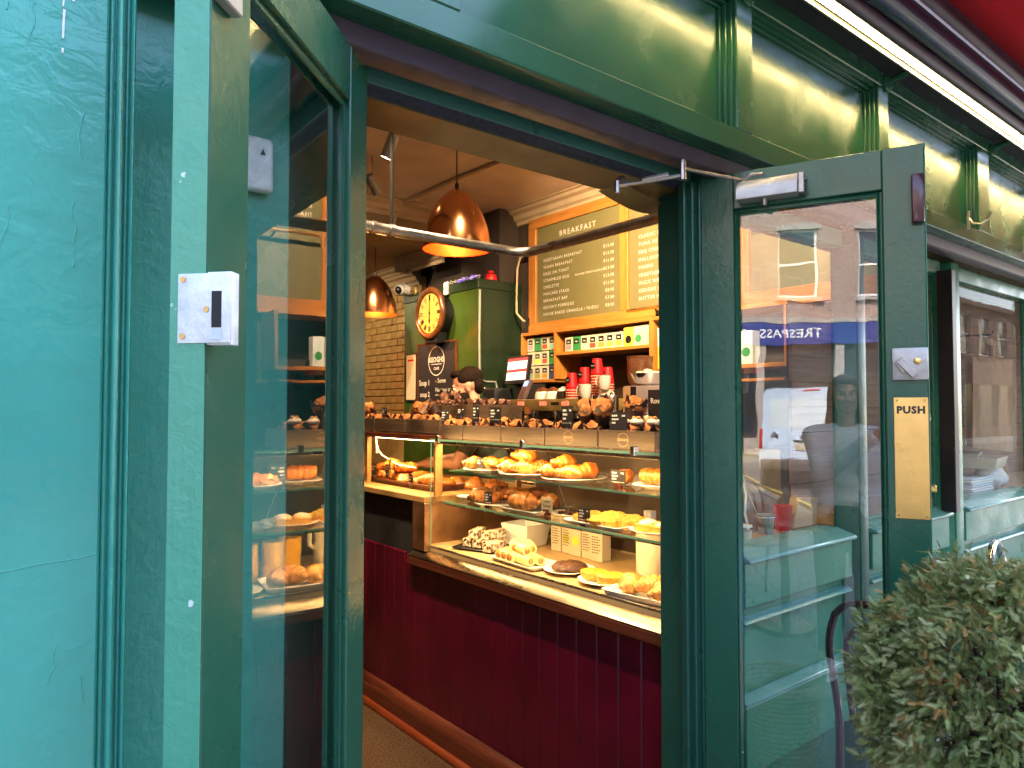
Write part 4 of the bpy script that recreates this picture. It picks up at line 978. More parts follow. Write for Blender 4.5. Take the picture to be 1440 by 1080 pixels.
CRB = [croissant_mesh('croissant', M['brown_crust'], .15, .046, c, s) for s, c in ((7, .8), (8, .6))]
DAN = [blob_mesh('danish', M['croissant'], (.050, .046, .026), s, .16) for s in (3, 4)]
SWL = [swirl_mesh('rolled_pastry', M['croissant'], .125, .034, s) for s in (1, 2)]
def pastry(me, name, label, loc, rz=0, tilt=(0, 0), sc_=1, cat='pastry', group=None):
    o = put(me, name); o.location = loc; o.rotation_euler = (tilt[0], tilt[1], rz); o.scale = (sc_,)*3
    return tag(o, label, cat, group)
def plate_proto(rx, ry, name='plate'):
    return MB().lathe([(0, 0), (.55, 0), (.62, .004), (.95, .013), (1.0, .017), (.985, .0185), (.92, .0155), (.6, .0065), (0, .005)], (0, 0, 0), 44, 1, 1)
def plate(label, loc, rx, ry=None, rz=0, mat=None):
    ry = ry or rx; m = MB(); m.lathe([(r*1.0, z) for r, z in [(0, 0), (.55, 0), (.62, .004), (.95, .013), (1.0, .017), (.985, .0185), (.92, .0155), (.6, .0065), (0, .005)]], (0, 0, 0), 44)
    for v in m.v: v.x *= rx; v.y *= ry
    o = m.build('plate', mat or M['ceramic'], angle=50); o.location = loc; o.rotation_euler = (0, 0, rz); return tag(o, label, 'plate')
def tray(label, loc, hx, hy, rz=0, mat=None, h=.016, rim=.012):
    m = MB()
    def rr(a, b, c, z):
        pts = []
        for cx, cy, s in ((a-c, b-c, 0), (-a+c, b-c, 90), (-a+c, -b+c, 180), (a-c, -b+c, 270)):
            for k in range(5): t = rad(s+k*22.5); pts.append(Vector((cx+c*math.cos(t), cy+c*math.sin(t), z)))
        return pts
    loops = [rr(hx-rim-.004, hy-rim-.004, .012, 0), rr(hx-rim, hy-rim, .014, .003), rr(hx, hy, .02, h), rr(hx-.0015, hy-.0015, .02, h+.0015), rr(hx-rim, hy-rim, .014, .005)]
    for l in loops: m.v += l
    n = len(loops[0])
    for i in range(len(loops)-1):
        for k in range(n): m.f.append((i*n+k, i*n+(k+1) % n, (i+1)*n+(k+1) % n, (i+1)*n+k))
    m.f.append(tuple(range(n))[::-1]); m.f.append(tuple(range(4*n, 5*n)))
    o = m.build('tray', mat or M['ceramic'], angle=40); o.location = loc; o.rotation_euler = (0, 0, rz); return tag(o, label, 'tray')
def price_tag(label, loc, w=.085, h=.06, rz=0, lean=0, stem=0, block=True, lines=3, mat=None, word=None):
    r = thing('price_tag', label, 'price tag', loc, rz, 'price tags', world=False)
    z0 = stem if stem else (.012 if block else .0)
    rot = Matrix.Rotation(lean, 3, 'Y')
    MB().obox((0, 0, z0+h/2), (.0012, w/2, h/2), rot).build('card', mat or M['chalk'], r)
    t = MB()
    if word:
        for i, s_ in enumerate(word): put_text(t, s_, h*.22, (-.0016, 0, z0+h*(.66-.3*i)), (0, -1, 0), (0, 0, 1), 'CENTER', 1, .0004)
        t.build('lettering', M['black'], r)
    else:
        for i in range(lines):
            ww = w*(.34, .42, .30, .26)[i % 4]; zz = z0+h*(.80-.19*i)
            n = 3+i % 3
            for k in range(n): t.obox(Vector((0, w*.40-ww*(k+.5)/n, zz)) + rot @ Vector((-.0017, 0, 0)), (.0003, ww/n*.36, h*.045), rot)
        for k in range(4): t.obox(Vector((0, -w*.22-w*.05*k, z0+h*.80)) + rot @ Vector((-.0017, 0, 0)), (.0003, w*.018, h*.04), rot)
        t.obox(Vector((0, 0, z0+h*.22)) + rot @ Vector((-.0017, 0, 0)), (.0003, w*.42, h*.008), rot)
        t.build('lettering', M['print'], r)
    if stem: MB().tube([(0, 0, 0), (0, 0, stem)], .0015, 5).build('stem', M['steel'], r)
    elif block: MB().box(-.011, -.013, 0, .011, .013, .024).build('holder_block', M['plinth'], r, bevel=.001)
    return r

# ---- top glass shelf (surface z = 1.208)
U = 1.208
plate('white plate of croissants at far left of the top shelf', (1.955, 2.60, U), .13, .12)
for i, (x, y, z, r, k) in enumerate(((1.91, 2.66, .012, .3, 0), (1.97, 2.62, .012, 2.6, 1), (1.92, 2.54, .012, 1.2, 2), (1.99, 2.53, .012, .1, 0))):
    pastry(CR[k], 'croissant', f'golden croissant on the leftmost plate of the top shelf, {["left front","middle back","right front","right back"][i]}', (x, y, U+z), r)
price_tag('small black tag standing on edge in front of the leftmost croissants', (1.895, 2.60, U+.004), .03, .062, .9, block=False, lines=2)
plate('white plate of croissants second from left on the top shelf', (1.965, 2.34, U), .135, .125)
for i, (x, y, z, r, k, s) in enumerate(((1.905, 2.40, .012, .5, 1, 1), (1.92, 2.31, .012, 2.2, 2, 1.05), (1.99, 2.38, .012, .9, 0, 1), (1.985, 2.28, .012, 2.9, 0, 1.05), (1.96, 2.345, .052, 1.3, 1, 1.25))):
    pastry(CR[k], 'croissant', f'golden croissant on the second plate of the top shelf, {["left front","right front","left back","right back","topmost of the heap"][i]}', (x, y, U+z), r, (0, 0), s)
plate('shallow grey plate of almond croissants on the middle of the top shelf', (1.965, 2.06, U), .135, .125, 0, M['alu'])
for i, (x, y, z, r, k, s) in enumerate(((1.91, 2.14, .012, .3, 2, 1), (1.92, 2.03, .012, 1.8, 1, 1), (1.99, 2.12, .012, 2.5, 0, 1.1), (1.995, 2.01, .012, .4, 1, 1.15), (1.96, 2.10, .045, .2, 0, 1.05))):
    pastry(CR[k], 'croissant', f'dark golden croissant on the grey plate of the top shelf, {["left front","right front","left back","right back","topmost"][i]}', (x, y, U+z), r, (0, 0), s)
pastry(SWL[0], 'rolled_pastry', 'rolled pastry half hidden by the black tag on the top shelf', (2.02, 1.85, U+.003), .5, sc_=.85)
price_tag('black price tag in a wooden block in the middle of the top shelf', (1.90, 1.765, U), .072, .056)
plate('pale plate under the rolled pastry on the top shelf', (2.03, 1.685, U), .11, .085)
pastry(SWL[1], 'rolled_pastry', 'sugared rolled pastry alone on a pale plate at right of the top shelf', (2.03, 1.69, U+.012), -1.25, sc_=.95)
price_tag('black price tag at the right end of the top shelf by the door jamb', (1.985, 1.585, U), .06, .07)
plate('pale plate of brown buns at the right end of the top shelf', (1.97, 1.50, U), .10, .09)
for i, (x, y) in enumerate(((1.93, 1.53), (1.99, 1.51), (1.94, 1.465))):
    pastry(BUN[i % 2], 'bun', f'brown bun at the right end of the top shelf, {["leftmost","back","rightmost"][i]}', (x, y, U+.012), i*.8, sc_=.8)
# ---- lower glass shelf (surface z = 1.061)
Lz = 1.0615
tray('white slate tray of coconut slices at far left of the lower shelf', (2.03, 2.80, Lz), .10, .055, 0)
_sl = MB().box(-.045, -.022, 0, .045, .022, .036).mesh('cake_slice', M['icing'], bevel=.003)
for i in range(2): pastry(_sl, 'cake_slice', f'white iced slice at far left of the lower shelf, {["left","right"][i]}', (2.06, 2.815-i*.05, Lz+.006), 1.57+i*.1, cat='cake')
_ch = MB().box(-.016, -.016, 0, .016, .016, .022).mesh('chocolate_square', M['choc'], bevel=.002)
for i in range(2): pastry(_ch, 'chocolate_square', f'dark chocolate square beside the iced slices, {["left","right"][i]}', (1.945, 2.735-i*.037, Lz+.003), .2*i, cat='chocolate')
plate('white plate of mixed danishes left of centre on the lower shelf', (1.975, 2.53, Lz), .135, .125)
for i, (x, y, k, r) in enumerate(((1.91, 2.60, 0, .4), (1.93, 2.53, 1, 1.1), (2.0, 2.58, 0, 2.0), (2.03, 2.50, 1, .2))):
    pastry(CR[i % 3] if i % 2 else CRB[k], 'danish', f'danish pastry on the left plate of the lower shelf, {["far left","front","back left","back right"][i]}', (x, y, Lz+.012), r, sc_=.95)
pastry(DAN[0], 'danish', 'yellow topped danish at the back of the left plate on the lower shelf', (1.99, 2.46, Lz+.04), .4)
price_tag('black price tag standing before the danishes at left of the lower shelf', (1.868, 2.50, Lz), .042, .058, .25)
tray('pale tray of filled rolls in the middle of the lower shelf', (1.965, 2.30, Lz), .105, .12, 0, M['alu'])
pastry(CRB[0], 'filled_roll', 'large brown roll with a cheese corner in the middle of the lower shelf', (1.905, 2.315, Lz+.006), -1.5, sc_=1.12, cat='roll')
pastry(CRB[1], 'filled_roll', 'brown roll behind the large cheese roll on the lower shelf', (2.0, 2.25, Lz+.006), 1.0, sc_=.95, cat='roll')
_cs = MB().prism([(-.022, 0), (.022, 0), (0, .03)], 'z', 0, .004).mesh('cheese_slice', M['roll'])
pastry(_cs, 'cheese_slice', 'pale cheese triangle lying on the large brown roll', (1.905, 2.295, Lz+.058), 1.6, (.5, -.3), cat='cheese')
pastry(DAN[1], 'danish', 'yellow custard danish on top behind the large brown roll', (2.01, 2.34, Lz+.045), .9, sc_=1.15)
price_tag('cream hand written card reading Lemon Coconut on the lower shelf', (1.93, 2.185, Lz), .066, .062, 0, 0, 0, True, 2, M['cream'], ('Lemon', 'Coconut'))
tray('white tray of chocolate bites right of the cream card', (1.985, 2.09, Lz), .07, .06)
for i in range(6):
    pastry(_ch, 'chocolate_bite', f'dark chocolate bite on the white tray, {NTH[i]} of the heap', (1.95+.028*(i % 3), 2.115-.03*(i//3), Lz+.006), i*.7, (.2*(i % 2), 0), .8, 'chocolate', 'chocolate bites')
tray('long dark rimmed tray of crumble tarts on the lower shelf', (1.945, 1.865, Lz), .10, .145, 0, M['ceramic'])
def tart_proto(r, h, crust, fill, name, label, cat='tart', sq=False, flutes=22, dome=.012):
    t = thing(name, label, cat, world=False); m = MB(); n = 66
    for (q, z) in ((.86, 0), (1.0, h), (.94, h), (.80, h*.75)):
        for k in range(n):
            a = 2*math.pi*k/n; w = 1+.035*math.cos(flutes*a)*(1 if q >= .86 else 0); m.v.append(Vector((r*q*w*math.cos(a), r*q*w*math.sin(a), z)))
    for i in range(3):
        for k in range(n): m.f.append((i*n+k, i*n+(k+1) % n, (i+1)*n+(k+1) % n, (i+1)*n+k))
    m.f.append(tuple(range(n))[::-1]); m.build('crust', crust, t, angle=50)
    f = MB().ball((0, 0, h*.8), (r*.90, r*.90, dome), 30, 12)
    for v in f.v:
        q = noise.noise(v*70+Vector((r*100, h*60, 0)))*.0055 + noise.noise(v*160)*.003
        if v.z > h*.8: v.z += q
    f.build('filling', fill, t, angle=60); return t
tp = tart_proto(.062, .024, M['orange_cake'], M['crumble'], 'crumble_tart', 'yellow crumble tart at left of the dark rimmed tray', dome=.020); tp.location = (1.935, 1.945, Lz+.006)
for i, (x, y) in enumerate(((1.90, 1.835), (1.985, 1.875), (1.965, 1.765))):
    dup(tp, (x, y, Lz+.006), i*1.1, ['yellow crumble tart behind the black tag on the dark rimmed tray', 'yellow crumble tart at back of the dark rimmed tray', 'yellow crumble tart at right end of the dark rimmed tray'][i], scale=1.0+.04*i)
price_tag('black price tag in a wooden block before the crumble tarts', (1.862, 1.90, Lz), .062, .056)
plate('white plate of orange sponge slices at right of the lower shelf', (1.965, 1.625, Lz), .115, .105)
_oc = MB().box(-.050, -.030, 0, .050, .030, .026).mesh('sponge_slice', M['orange_cake'], bevel=.003)
_ic = MB().ball((0, 0, .026), (.046, .027, .010), 20, 8).mesh('icing', M['icing'])
def sponge(label, loc, rz):
    r = thing('sponge_slice', label, 'cake', loc, rz, world=False); put(_oc, 'sponge', r); put(_ic, 'icing', r); return r
sponge('iced orange sponge slice at left of the right hand plate on the lower shelf', (1.94, 1.665, Lz+.010), .35); sponge('iced orange sponge slice at right of the right hand plate on the lower shelf', (1.945, 1.595, Lz+.010), .25)
plate('white plate of flat tarts at the near end of the lower shelf', (1.94, 1.49, Lz), .085, .062)
# ---- deck (surface z = .8455)
D = .846
tray('dark tray of speckled coconut slices at left of the case floor', (1.99, 2.66, D), .10, .15, .35, M['black'], .010)
_sp = MB().box(-.062, -.022, 0, .062, .022, .038).mesh('speckled_slice', M['speckle'], bevel=.003)
for i, (x, y, z, r) in enumerate(((1.975, 2.765, .006, .45), (1.99, 2.705, .006, .40), (2.005, 2.645, .006, .3), (1.97, 2.585, .006, .2), (1.98, 2.735, .046, .6), (2.02, 2.66, .046, .1))):
    pastry(_sp, 'speckled_slice', f'chocolate and coconut speckled slice, {["far left","second","third","right end","upper left","upper right"][i]} on the case floor', (x, y, D+z), r, cat='cake')
tb = thing('plastic_tub', 'white square plastic tub at back of the case floor', 'tub', (2.19, 2.63, D), .12, world=False)
m = MB(); a, b, h = .068, .086, .105
m.v = [Vector(p) for p in [(-a, -a, 0), (a, -a, 0), (a, a, 0), (-a, a, 0), (-b, -b, h), (b, -b, h), (b, b, h), (-b, b, h), (-b+.004, -b+.004, h), (b-.004, -b+.004, h), (b-.004, b-.004, h), (-b+.004, b-.004, h), (-a+.004, -a+.004, .004), (a-.004, -a+.004, .004), (a-.004, a-.004, .004), (-a+.004, a-.004, .004)]]
for o_ in (0, 4, 8):
    for k in range(4): m.f.append((o_+k, o_+(k+1) % 4, o_+4+(k+1) % 4, o_+4+k))
m.f += [(3, 2, 1, 0), (12, 13, 14, 15)]; m.build('body', M['white'], tb, bevel=.003)
tag(MB().box(1.93, 2.38, D, 2.03, 2.53, D+.002).build('paper_sheet', M['foil']), 'pale blue paper sheet between speckled slices and cream rolls', 'paper')
tray('white tray of cream rolls left of centre on the case floor', (1.925, 2.315, D), .085, .155, -.05)
def roll_thing(label, loc, rz, L=.11):
    r = thing('cream_roll', label, 'pastry', loc, rz, 'cream rolls', world=False)
    pts = [(t*L/2, 0, .021) for t in (-1, -.6, 0, .6, 1)]
    MB().tube(pts, [.0195, .021, .0215, .021, .0195], 18).build('pastry_roll', M['roll'], r, angle=60)
    MB().ball((-L/2, 0, .021), (.006, .013, .013), 12, 8).ball((L/2, 0, .021), (.006, .013, .013), 12, 8).build('filling', M['brown_crust'], r); return r
for i, (x, y, z, r) in enumerate(((1.92, 2.44, .006, .25), (1.915, 2.395, .006, .22), (1.91, 2.35, .006, .2), (1.89, 2.285, .006, 1.45), (1.935, 2.27, .006, 1.35), (1.925, 2.39, .043, .9), (1.905, 2.315, .043, 1.3), (1.965, 2.33, .043, 1.0))):
    roll_thing(f'yellow cream roll with brown filling, {["far left","second from left","third from left","front right","back right","upper left","upper front","upper back"][i]} of the pile', (x, y, D+z), r)
plate('white plate with a dark chocolate round on the case floor', (1.958, 2.083, D), .105, .10)
cm = MB().ball((0, 0, 0), (.075, .070, .024), 36, 14)
for v in cm.v:
    q = noise.noise(v*60)*.007 + noise.noise(v*140)*.003; v.z = max(v.z*.9 + q + .012, 0)
pastry(cm.mesh('chocolate_round', M['choc'], angle=60), 'chocolate_round', 'rough dark chocolate biscuit round on a white plate', (1.958, 2.08, D+.010), 0, cat='cake')
plate('white plate with two custard tarts on the case floor', (1.945, 1.872, D), .108, .102)
tc2 = tart_proto(.048, .028, M['custard'], M['custard'], 'custard_tart', 'yellow custard tart at left of the round plate', dome=.010, flutes=0); tc2.location = (1.935, 1.925, D+.010)
dup(tc2, (1.925, 1.828, D+.010), .8, 'yellow custard tart with nuts at right of the round plate', scale=1.15)
tray('white rectangular dish of pale croissants nearest the door jamb', (1.915, 1.645, D), .095, .135, .12, None, .022)
for i, (x, y, r, k, s) in enumerate(((1.895, 1.705, .7, 0, 1.15), (1.925, 1.62, 2.4, 1, 1.15), (1.90, 1.56, .3, 0, 1.1))):
    pastry(CRL[k], 'croissant', f'pale folded croissant in the white rectangular dish, {["left","middle","right"][i]}', (x, y, D+.008), r, (0, 0), s)
plate('white plate of ribbed pastries at the near end of the case floor', (1.905, 1.455, D), .07, .05)
for i, (w, lab, mt) in enumerate((('OAT', 'cream carton with green and black print, leftmost of the carton row', 'green'), ('SOYA', 'cream carton with leaf print, second of the carton row', 'olive'), ('BARISTA', 'cream carton with yellow print reading BARISTA, third of the row', 'yellow'), ('MILK', 'plain cream carton, fourth of the carton row', 'mint'), ('OAT', 'cream carton turned sideways at the right end of the row', 'olive'))):
    y = 2.430-i*.0685; x = 2.20-i*.004+.006*(i % 2)
    r = carton('drink_carton', lab, (x, y, D), .062, .062, .185, M['cream'], tc_[mt] if i in (1, 2) else None, w, .016, 'carton', (.05, -.04, .06, -.02, .12)[i], 'cartons in the case')
    t = MB()
    for q in range(7):
        for c in range(5 if q % 2 else 4): t.box(-.0008, .022-c*.009-.006, .10-q*.011, -.0003, .022-c*.009, .1045-q*.011)
    if i != 2: t.build('small_print', M['black'], r)
mk = thing('milk_bottle', 'large cream plastic milk bottle at back near the door jamb', 'bottle', (2.19, 1.865, D), 0, world=False)
MB().lathe([(0, 0), (.052, 0), (.056, .006), (.056, .15), (.050, .175), (.026, .205), (.022, .225), (0, .225)], (0, 0, 0), 24).build('body', M['milk'], mk, angle=50)
MB().lathe([(0, 0), (.024, 0), (.024, .02), (0, .02)], (0, 0, .2255), 18).build('cap', M['white'], mk)
MB().tube([(.0, -.05, .16), (.0, -.075, .15), (.0, -.075, .09), (.0, -.052, .07)], .009, 8).build('handle', M['milk'], mk)
def juice_jug(label, loc):
    j = thing('juice_jug', label, 'jug', loc, 0, 'juice jugs', world=False)
    MB().lathe([(0, .004), (.0405, .004), (.0415, .145), (0, .145)], (0, 0, 0), 24).build('juice', M['juice'], j)
    MB().lathe([(0, 0), (.044, 0), (.046, .20), (.044, .20), (.0425, .003), (0, .003)], (0, 0, 0), 24).build('jug_wall', M['glass_case'], j); return j
jj = juice_jug('glass jug of orange juice next to the milk bottle', (2.11, 1.68, D)); dup(jj, (2.075, 1.60, D), 0, 'glass jug of orange juice behind the pale croissants dish'); dup(jj, (2.06, 1.50, D), 0, 'glass jug of orange juice nearest the doorway end')

# ---- crates and muffins on top
T = CZ+.009
Yc = [2.935, 2.715, 2.425, 2.14, 1.845, 1.575]
def crate(label, y0, y1, x0, x1, z, h, mark=False, name='muffin_crate'):
    c = thing(name, label, 'crate', (x0, (y0+y1)/2, z), 0, 'muffin crates')
    t = .011; g = .0035
    MB().box(x0, y0+g, z, x0+t, y1-g, z+h).build('front_board', M['crate'], c, bevel=.0015)
    MB().box(x1-t, y0+g, z, x1, y1-g, z+h).build('back_board', M['crate'], c, bevel=.0015)
    MB().box(x0+t+.0005, y0+g, z, x1-t-.0005, y0+g+t, z+h).build('end_board', M['crate'], c, bevel=.0015)
    MB().box(x0+t+.0005, y1-g-t, z, x1-t-.0005, y1-g, z+h).build('end_board', M['crate'], c, bevel=.0015)
    MB().box(x0+t+.0005, y0+g+t+.0005, z, x1-t-.0005, y1-g-t-.0005, z+.008).build('base_board', M['crate'], c)
    if mark:
        tm = MB(); yc = (y0+y1)/2+.01; zc = z+h*.5
        put_text(tm, 'KEOGHS', .0125, (x0-.0004, yc, zc-.004), (0, -1, 0), (0, 0, 1), 'CENTER', 1, .0002)
        n = 30; r = .025
        for k in range(n):
            a, b = 2*math.pi*k/n, 2*math.pi*(k+1)/n
            tm.add([(x0-.0004, yc+rr*math.cos(t_), zc+rr*math.sin(t_)) for rr, t_ in ((r, a), (r, b), (r-.0013, b), (r-.0013, a))], [(0, 1, 2, 3)])
        tm.build('burnt_mark', M['kraft'], c)
    return c
def muffin_proto(top, paper, seed, name='muffin'):
    r = thing(name, 'x', 'muffin', world=False); m = MB(); n = 32
    for q, z in ((.66, 0), (.86, .045), (1.0, .060), (.97, .060), (.80, .040)):
        for k in range(n):
            a = 2*math.pi*k/n; pk = max(0, math.cos(4*a+seed))**2
            zz = z + (.026*pk if z >= .06 else (.008*pk if z > .044 else 0)); rr = .036*(q+(.20*pk if z >= .06 else .05*pk if z > .04 else 0))
            rr *= 1+.03*math.sin(16*a)
            m.v.append(Vector((rr*math.cos(a), rr*math.sin(a), zz)))
    for i in range(4):
        for k in range(n): m.f.append((i*n+k, i*n+(k+1) % n, (i+1)*n+(k+1) % n, (i+1)*n+k))
    m.f.append(tuple(range(n))[::-1]); m.build('paper_case', paper, r, angle=30)
    t = MB().ball((0, 0, .056), (.034, .034, .026), 26, 16)
    for v in t.v:
        q = noise.noise(v*55+Vector((seed*4.7, 0, 0)))*.008 + noise.noise(v*150+Vector((0, seed, 0)))*.0045
        d = (v-Vector((0, 0, .056))).normalized(); v += d*q
    t.build('crumb_top', top, r, angle=70); return r
MUF = [muffin_proto(M['muffin_top'], M['muffin_paper'], 1), muffin_proto(M['muffin_top'], M['muffin_paper'], 2.2), muffin_proto(M['muffin_top'], M['muffin_paper_l'], 3.1), muffin_proto(M['muffin_choc'], M['muffin_paper'], 4.2), muffin_proto(M['muffin_choc'], M['muffin_paper'], 5.3)]
_used = set()
def muffin(k, loc, label, rz=None, tilt=(0, 0), s=1):
    rz = RND.uniform(0, 6) if rz is None else rz
    if k not in _used:
        _used.add(k); o = MUF[k]; o.location = loc; o.rotation_euler = (tilt[0], tilt[1], rz); o.scale = (s,)*3; o['label'] = label; o['group'] = 'muffins'
    else: o = dup(MUF[k], loc, rz, label, 'muffins', s, tilt)
    return o
CN = ['leftmost near crate', 'second near crate', 'third near crate', 'fourth near crate', 'near crate closest to the door']
for i in range(5):
    crate(f'shallow wooden muffin crate, {["leftmost","second from left","third from left","fourth from left","rightmost"][i]} in the near row on the glass case', Yc[i+1], Yc[i], 1.878, 2.10, T, .064, i >= 3)
    w = Yc[i]-Yc[i+1]; n = max(2, round((w-.03)/.078))
    for r in range(2):
        for c in range(n):
            y = Yc[i]-.015-(c+.5)*(w-.03)/n
            muffin((0, 1, 0, 1, 2, 0)[(i*3+c+r*2) % 6] if i else (0, 1)[c % 2], (1.932+r*.085, y+RND.uniform(-.006, .006), T+.004+RND.uniform(0, .008)), f'brown muffin, {NTH[c]} from left in {["front","back"][r]} row of {CN[i]}', None, (RND.uniform(-.15, .15), RND.uniform(-.15, .15)), RND.uniform(.95, 1.08))
# second layer lying on top, some carrying cream
for i, (y, x, k, tl) in enumerate(((1.965, 1.955, 0, (.25, -.40)), (1.895, 1.965, 1, (-.2, -.45)), (1.775, 1.985, 1, (.1, -.2)))):
    muffin(k, (x, y, T+.085), ['big muffin lying tilted on top left of the front black tag', 'big split muffin lying tilted beside the first tilted one', 'tall crumble muffin standing above the crate behind the big black tag'][i], i, tl, 1.22)
_cr = blob_mesh('cream_swirl', M['icing'], (.026, .026, .013), 9, .15, 18, 10, 30); _nt = blob_mesh('nut', M['nut'], (.009, .007, .007), 3, .12, 10, 6, 60)
for i, y in enumerate((1.765, 1.70, 1.625)):
    cs = thing('cream_topping', f'white cream swirl with nuts on a muffin, {NTH[i]} from the left by the door', 'cream', (1.93, y, T+.086), 0, 'cream swirls', world=False)
    put(_cr, 'cream', cs)
    for k in range(3): o = put(_nt, 'nut', cs); o.location = (.010*math.cos(k*2.1), .010*math.sin(k*2.1), .018)
for y, z, w, h, rz, lab in ((2.90, .070, .044, .062, .5, 'black tag leaning at the left end of the near crates'), (2.765, .105, .060, .036, 0, 'small low black tag before the orange crate'), (2.645, .080, .040, .075, .2, 'tall narrow black tag left of the torn black tag'), (2.50, .075, .075, .07, .05, 'wide black tag above the second near crate'), (2.035, .065, .062, .085, 0, 'tall black tag above the third near crate'), (1.765, .060, .082, .068, 0, 'wide black tag in front of the tall crumble muffin')):
    price_tag(lab, (1.905, y, T+z-.02), w, h, rz, .12 if h < .07 else 0, .022, False)
pn = thing('price_pick', 'small brown wooden pick standing in the third near crate', 'price pick', (1.90, 2.27, T+.05))
MB().tube([(1.90, 2.27, T+.05), (1.90, 2.27, T+.13)], .003, 6).build('stem', M['brass_dull'], pn); MB().box(1.893, 2.255, T+.12, 1.907, 2.285, T+.15).ball((1.90, 2.28, T+.105), .011, 10, 6).build('block', M['clockwood'], pn)
# rear tier: riser, orange crates of chocolate muffins
rs = thing('riser_shelf', 'dark riser behind the near muffin crates', 'shelf', (2.25, 2.9, T), 0)
MB().box(2.115, 2.45, T, 2.40, 3.46, 1.428).build('board', M['caseback'], rs, bevel=.002)
crate('taller orange wooden crate of chocolate muffins behind the near row', 2.86, 3.44, 2.13, 2.36, 1.4285, .085)
crate('low pale wooden crate behind the near row, in front of the coffee machine', 2.16, 2.44, 2.13, 2.36, T, .075)
for r in range(2):
    for c in range(6): muffin(3+(c+r) % 2, (2.18+r*.085, 3.385-c*.094, 1.4285+.035), f'dusted chocolate muffin, {NTH[c]} from the left in the {["front","back"][r]} row of the orange crate', None, (RND.uniform(-.2, .2), RND.uniform(-.2, .2)))
for i, (y, x, tl) in enumerate(((3.455, 2.24, (.3, -.8)), (3.345, 2.23, (-.2, -.7)))):
    muffin(3+i, (x, y, 1.4285+.088), f'chocolate muffin lying on top of the orange crate heap, {["left","right"][i]}', 1+i, tl, 1.05)
# far crates on the far case
for i in range(3):
    y1 = 3.90-i*.335; crate(f'dim wooden muffin crate on the far case, {["farthest","middle","nearest"][i]} of three', y1-.33, y1, 1.875, 2.09, 1.3725, .068)
    for c in range(4): muffin((0, 1, 2, 1)[c], (1.93, y1-.045-c*.08, 1.3725+.010), f'crumbly muffin, {NTH[c]} from the left in the {["farthest","middle","nearest"][i]} far crate', None, (RND.uniform(-.2, .2), RND.uniform(-.2, .2)))
for i, (y, k) in enumerate(((3.78, 0), (3.33, 2), (3.24, 2), (3.08, 0))):
    muffin(k, (1.975, y, 1.3725+.085), f'muffin lying on its side above the far crates, {NTH[i]} from the left', i*1.3, (.4, -.8), 1.1)
price_tag('black tag at the left above the far crates', (1.90, 3.50, 1.43), .05, .05, 0, 0, .02, False)
# far case pastries: brown tray heaped with crusty pastries
tray('long brown tray of crusty pastries in the far glass case', (1.99, 3.40, 1.0825), .105, .42, 0, M['plinth'], .03)
for i in range(15):
    r, c = divmod(i, 6); me = (SWL[0], CRB[0], DAN[0], BUN[1], SWL[1], CR[2])[(i*5+r) % 6]
    pastry(me, 'crusty_pastry', f'crusty brown pastry, {NTH[c]} from the left in the {["front","back","top"][r]} row of the brown tray', ((1.945, 2.02, 1.985)[r], 3.735-c*.128-r*.03, 1.0825+(.012, .012, .058)[r]), i*1.1, (0, 0), .95, 'pastry', 'pastries in the far case')
for y, z, w, h, lab in ((3.60, .02, .055, .085, 'wide black tag at the left of the far case tray'), (3.45, .04, .032, .07, 'narrow black tag with yellow pencils in the far case'), (3.20, .0, .045, .075, 'black tag at the right of the far case tray')):
    price_tag(lab, (1.892, y, 1.0825+z), w, h, 0, 0, 0, False, 2)
pc = thing('pencil_pair', 'two pale yellow pencils standing behind the narrow black tag in the far case', 'pencil', (1.90, 3.45, 1.15))
for k in range(2): MB().tube([(1.91, 3.455-k*.012, 1.12), (1.91, 3.452-k*.012, 1.225)], .0045, 6).build('pencil', M['crumble'], pc)
for i in range(5): pastry((BUN[0], CR[0], BUN[1], CR[1], DAN[0])[i], 'crusty_pastry', f'pastry glimpsed through the case end glass, {NTH[i]} from the left', (2.12+.07*(i % 2), 3.12-.08*i, 1.0825), i, sc_=1, group='pastries in the far case')

# ------------------------------------------------------------------ back bar
bb = thing('back_counter', 'dark back counter along the menu wall behind the barista', 'counter', (3.6, 3.2, 0))
MB().box(3.26, 1.95, 0, 3.99, 4.80, .88).build('cabinet', M['wall_dark'], bb, bevel=.003)
MB().box(3.22, 1.93, .8805, 3.995, 4.82, .915).build('worktop', M['plinth'], bb, bevel=.003)
em = thing('espresso_machine', 'brass fronted espresso machine with glowing red 000 displays', 'coffee machine', (3.5, 3.7, .915))
MB().box(3.30, 3.185, 1.475, 3.76, 4.175, 1.560).build('top_housing', M['brass_front'], em, bevel=.008, seg=2)
MB().box(3.50, 3.20, .97, 3.76, 4.16, 1.4745).build('body', M['steel'], em, bevel=.006)
MB().box(3.30, 3.19, .9155, 3.76, 4.17, .9695).build('drip_tray', M['steel'], em, bevel=.006)
tx = MB()
for y in (4.02, 3.775, 3.545): put_text(tx, '000', .042, (3.2992, y, 1.5145), (0, -1, 0), (0, 0, 1), 'CENTER', 1.25, .0004)
tx.build('digits', M['digits'], em)
tx = MB()
for y in (4.02, 3.775, 3.545):
    for k in range(3): tx.box(3.2988, y-.035+k*.035-.003, 1.492, 3.2998, y-.035+k*.035+.003, 1.497)
tx.build('buttons', M['black'], em)
MB().box(3.2985, 3.61, 1.518, 3.2999, 3.69, 1.538).build('badge', M['chalk'], em)
for y in (4.02, 3.775, 3.545, 3.32):
    MB().lathe([(0, 0), (.032, 0), (.035, .05), (0, .05)], (3.42, y, 1.4235), 16).build('group_head', M['chrome'], em)
    MB().tube([(3.42, y, 1.41), (3.33, y, 1.405), (3.25, y, 1.395)], [.02, .013, .014], 10).build('portafilter', M['black'], em)
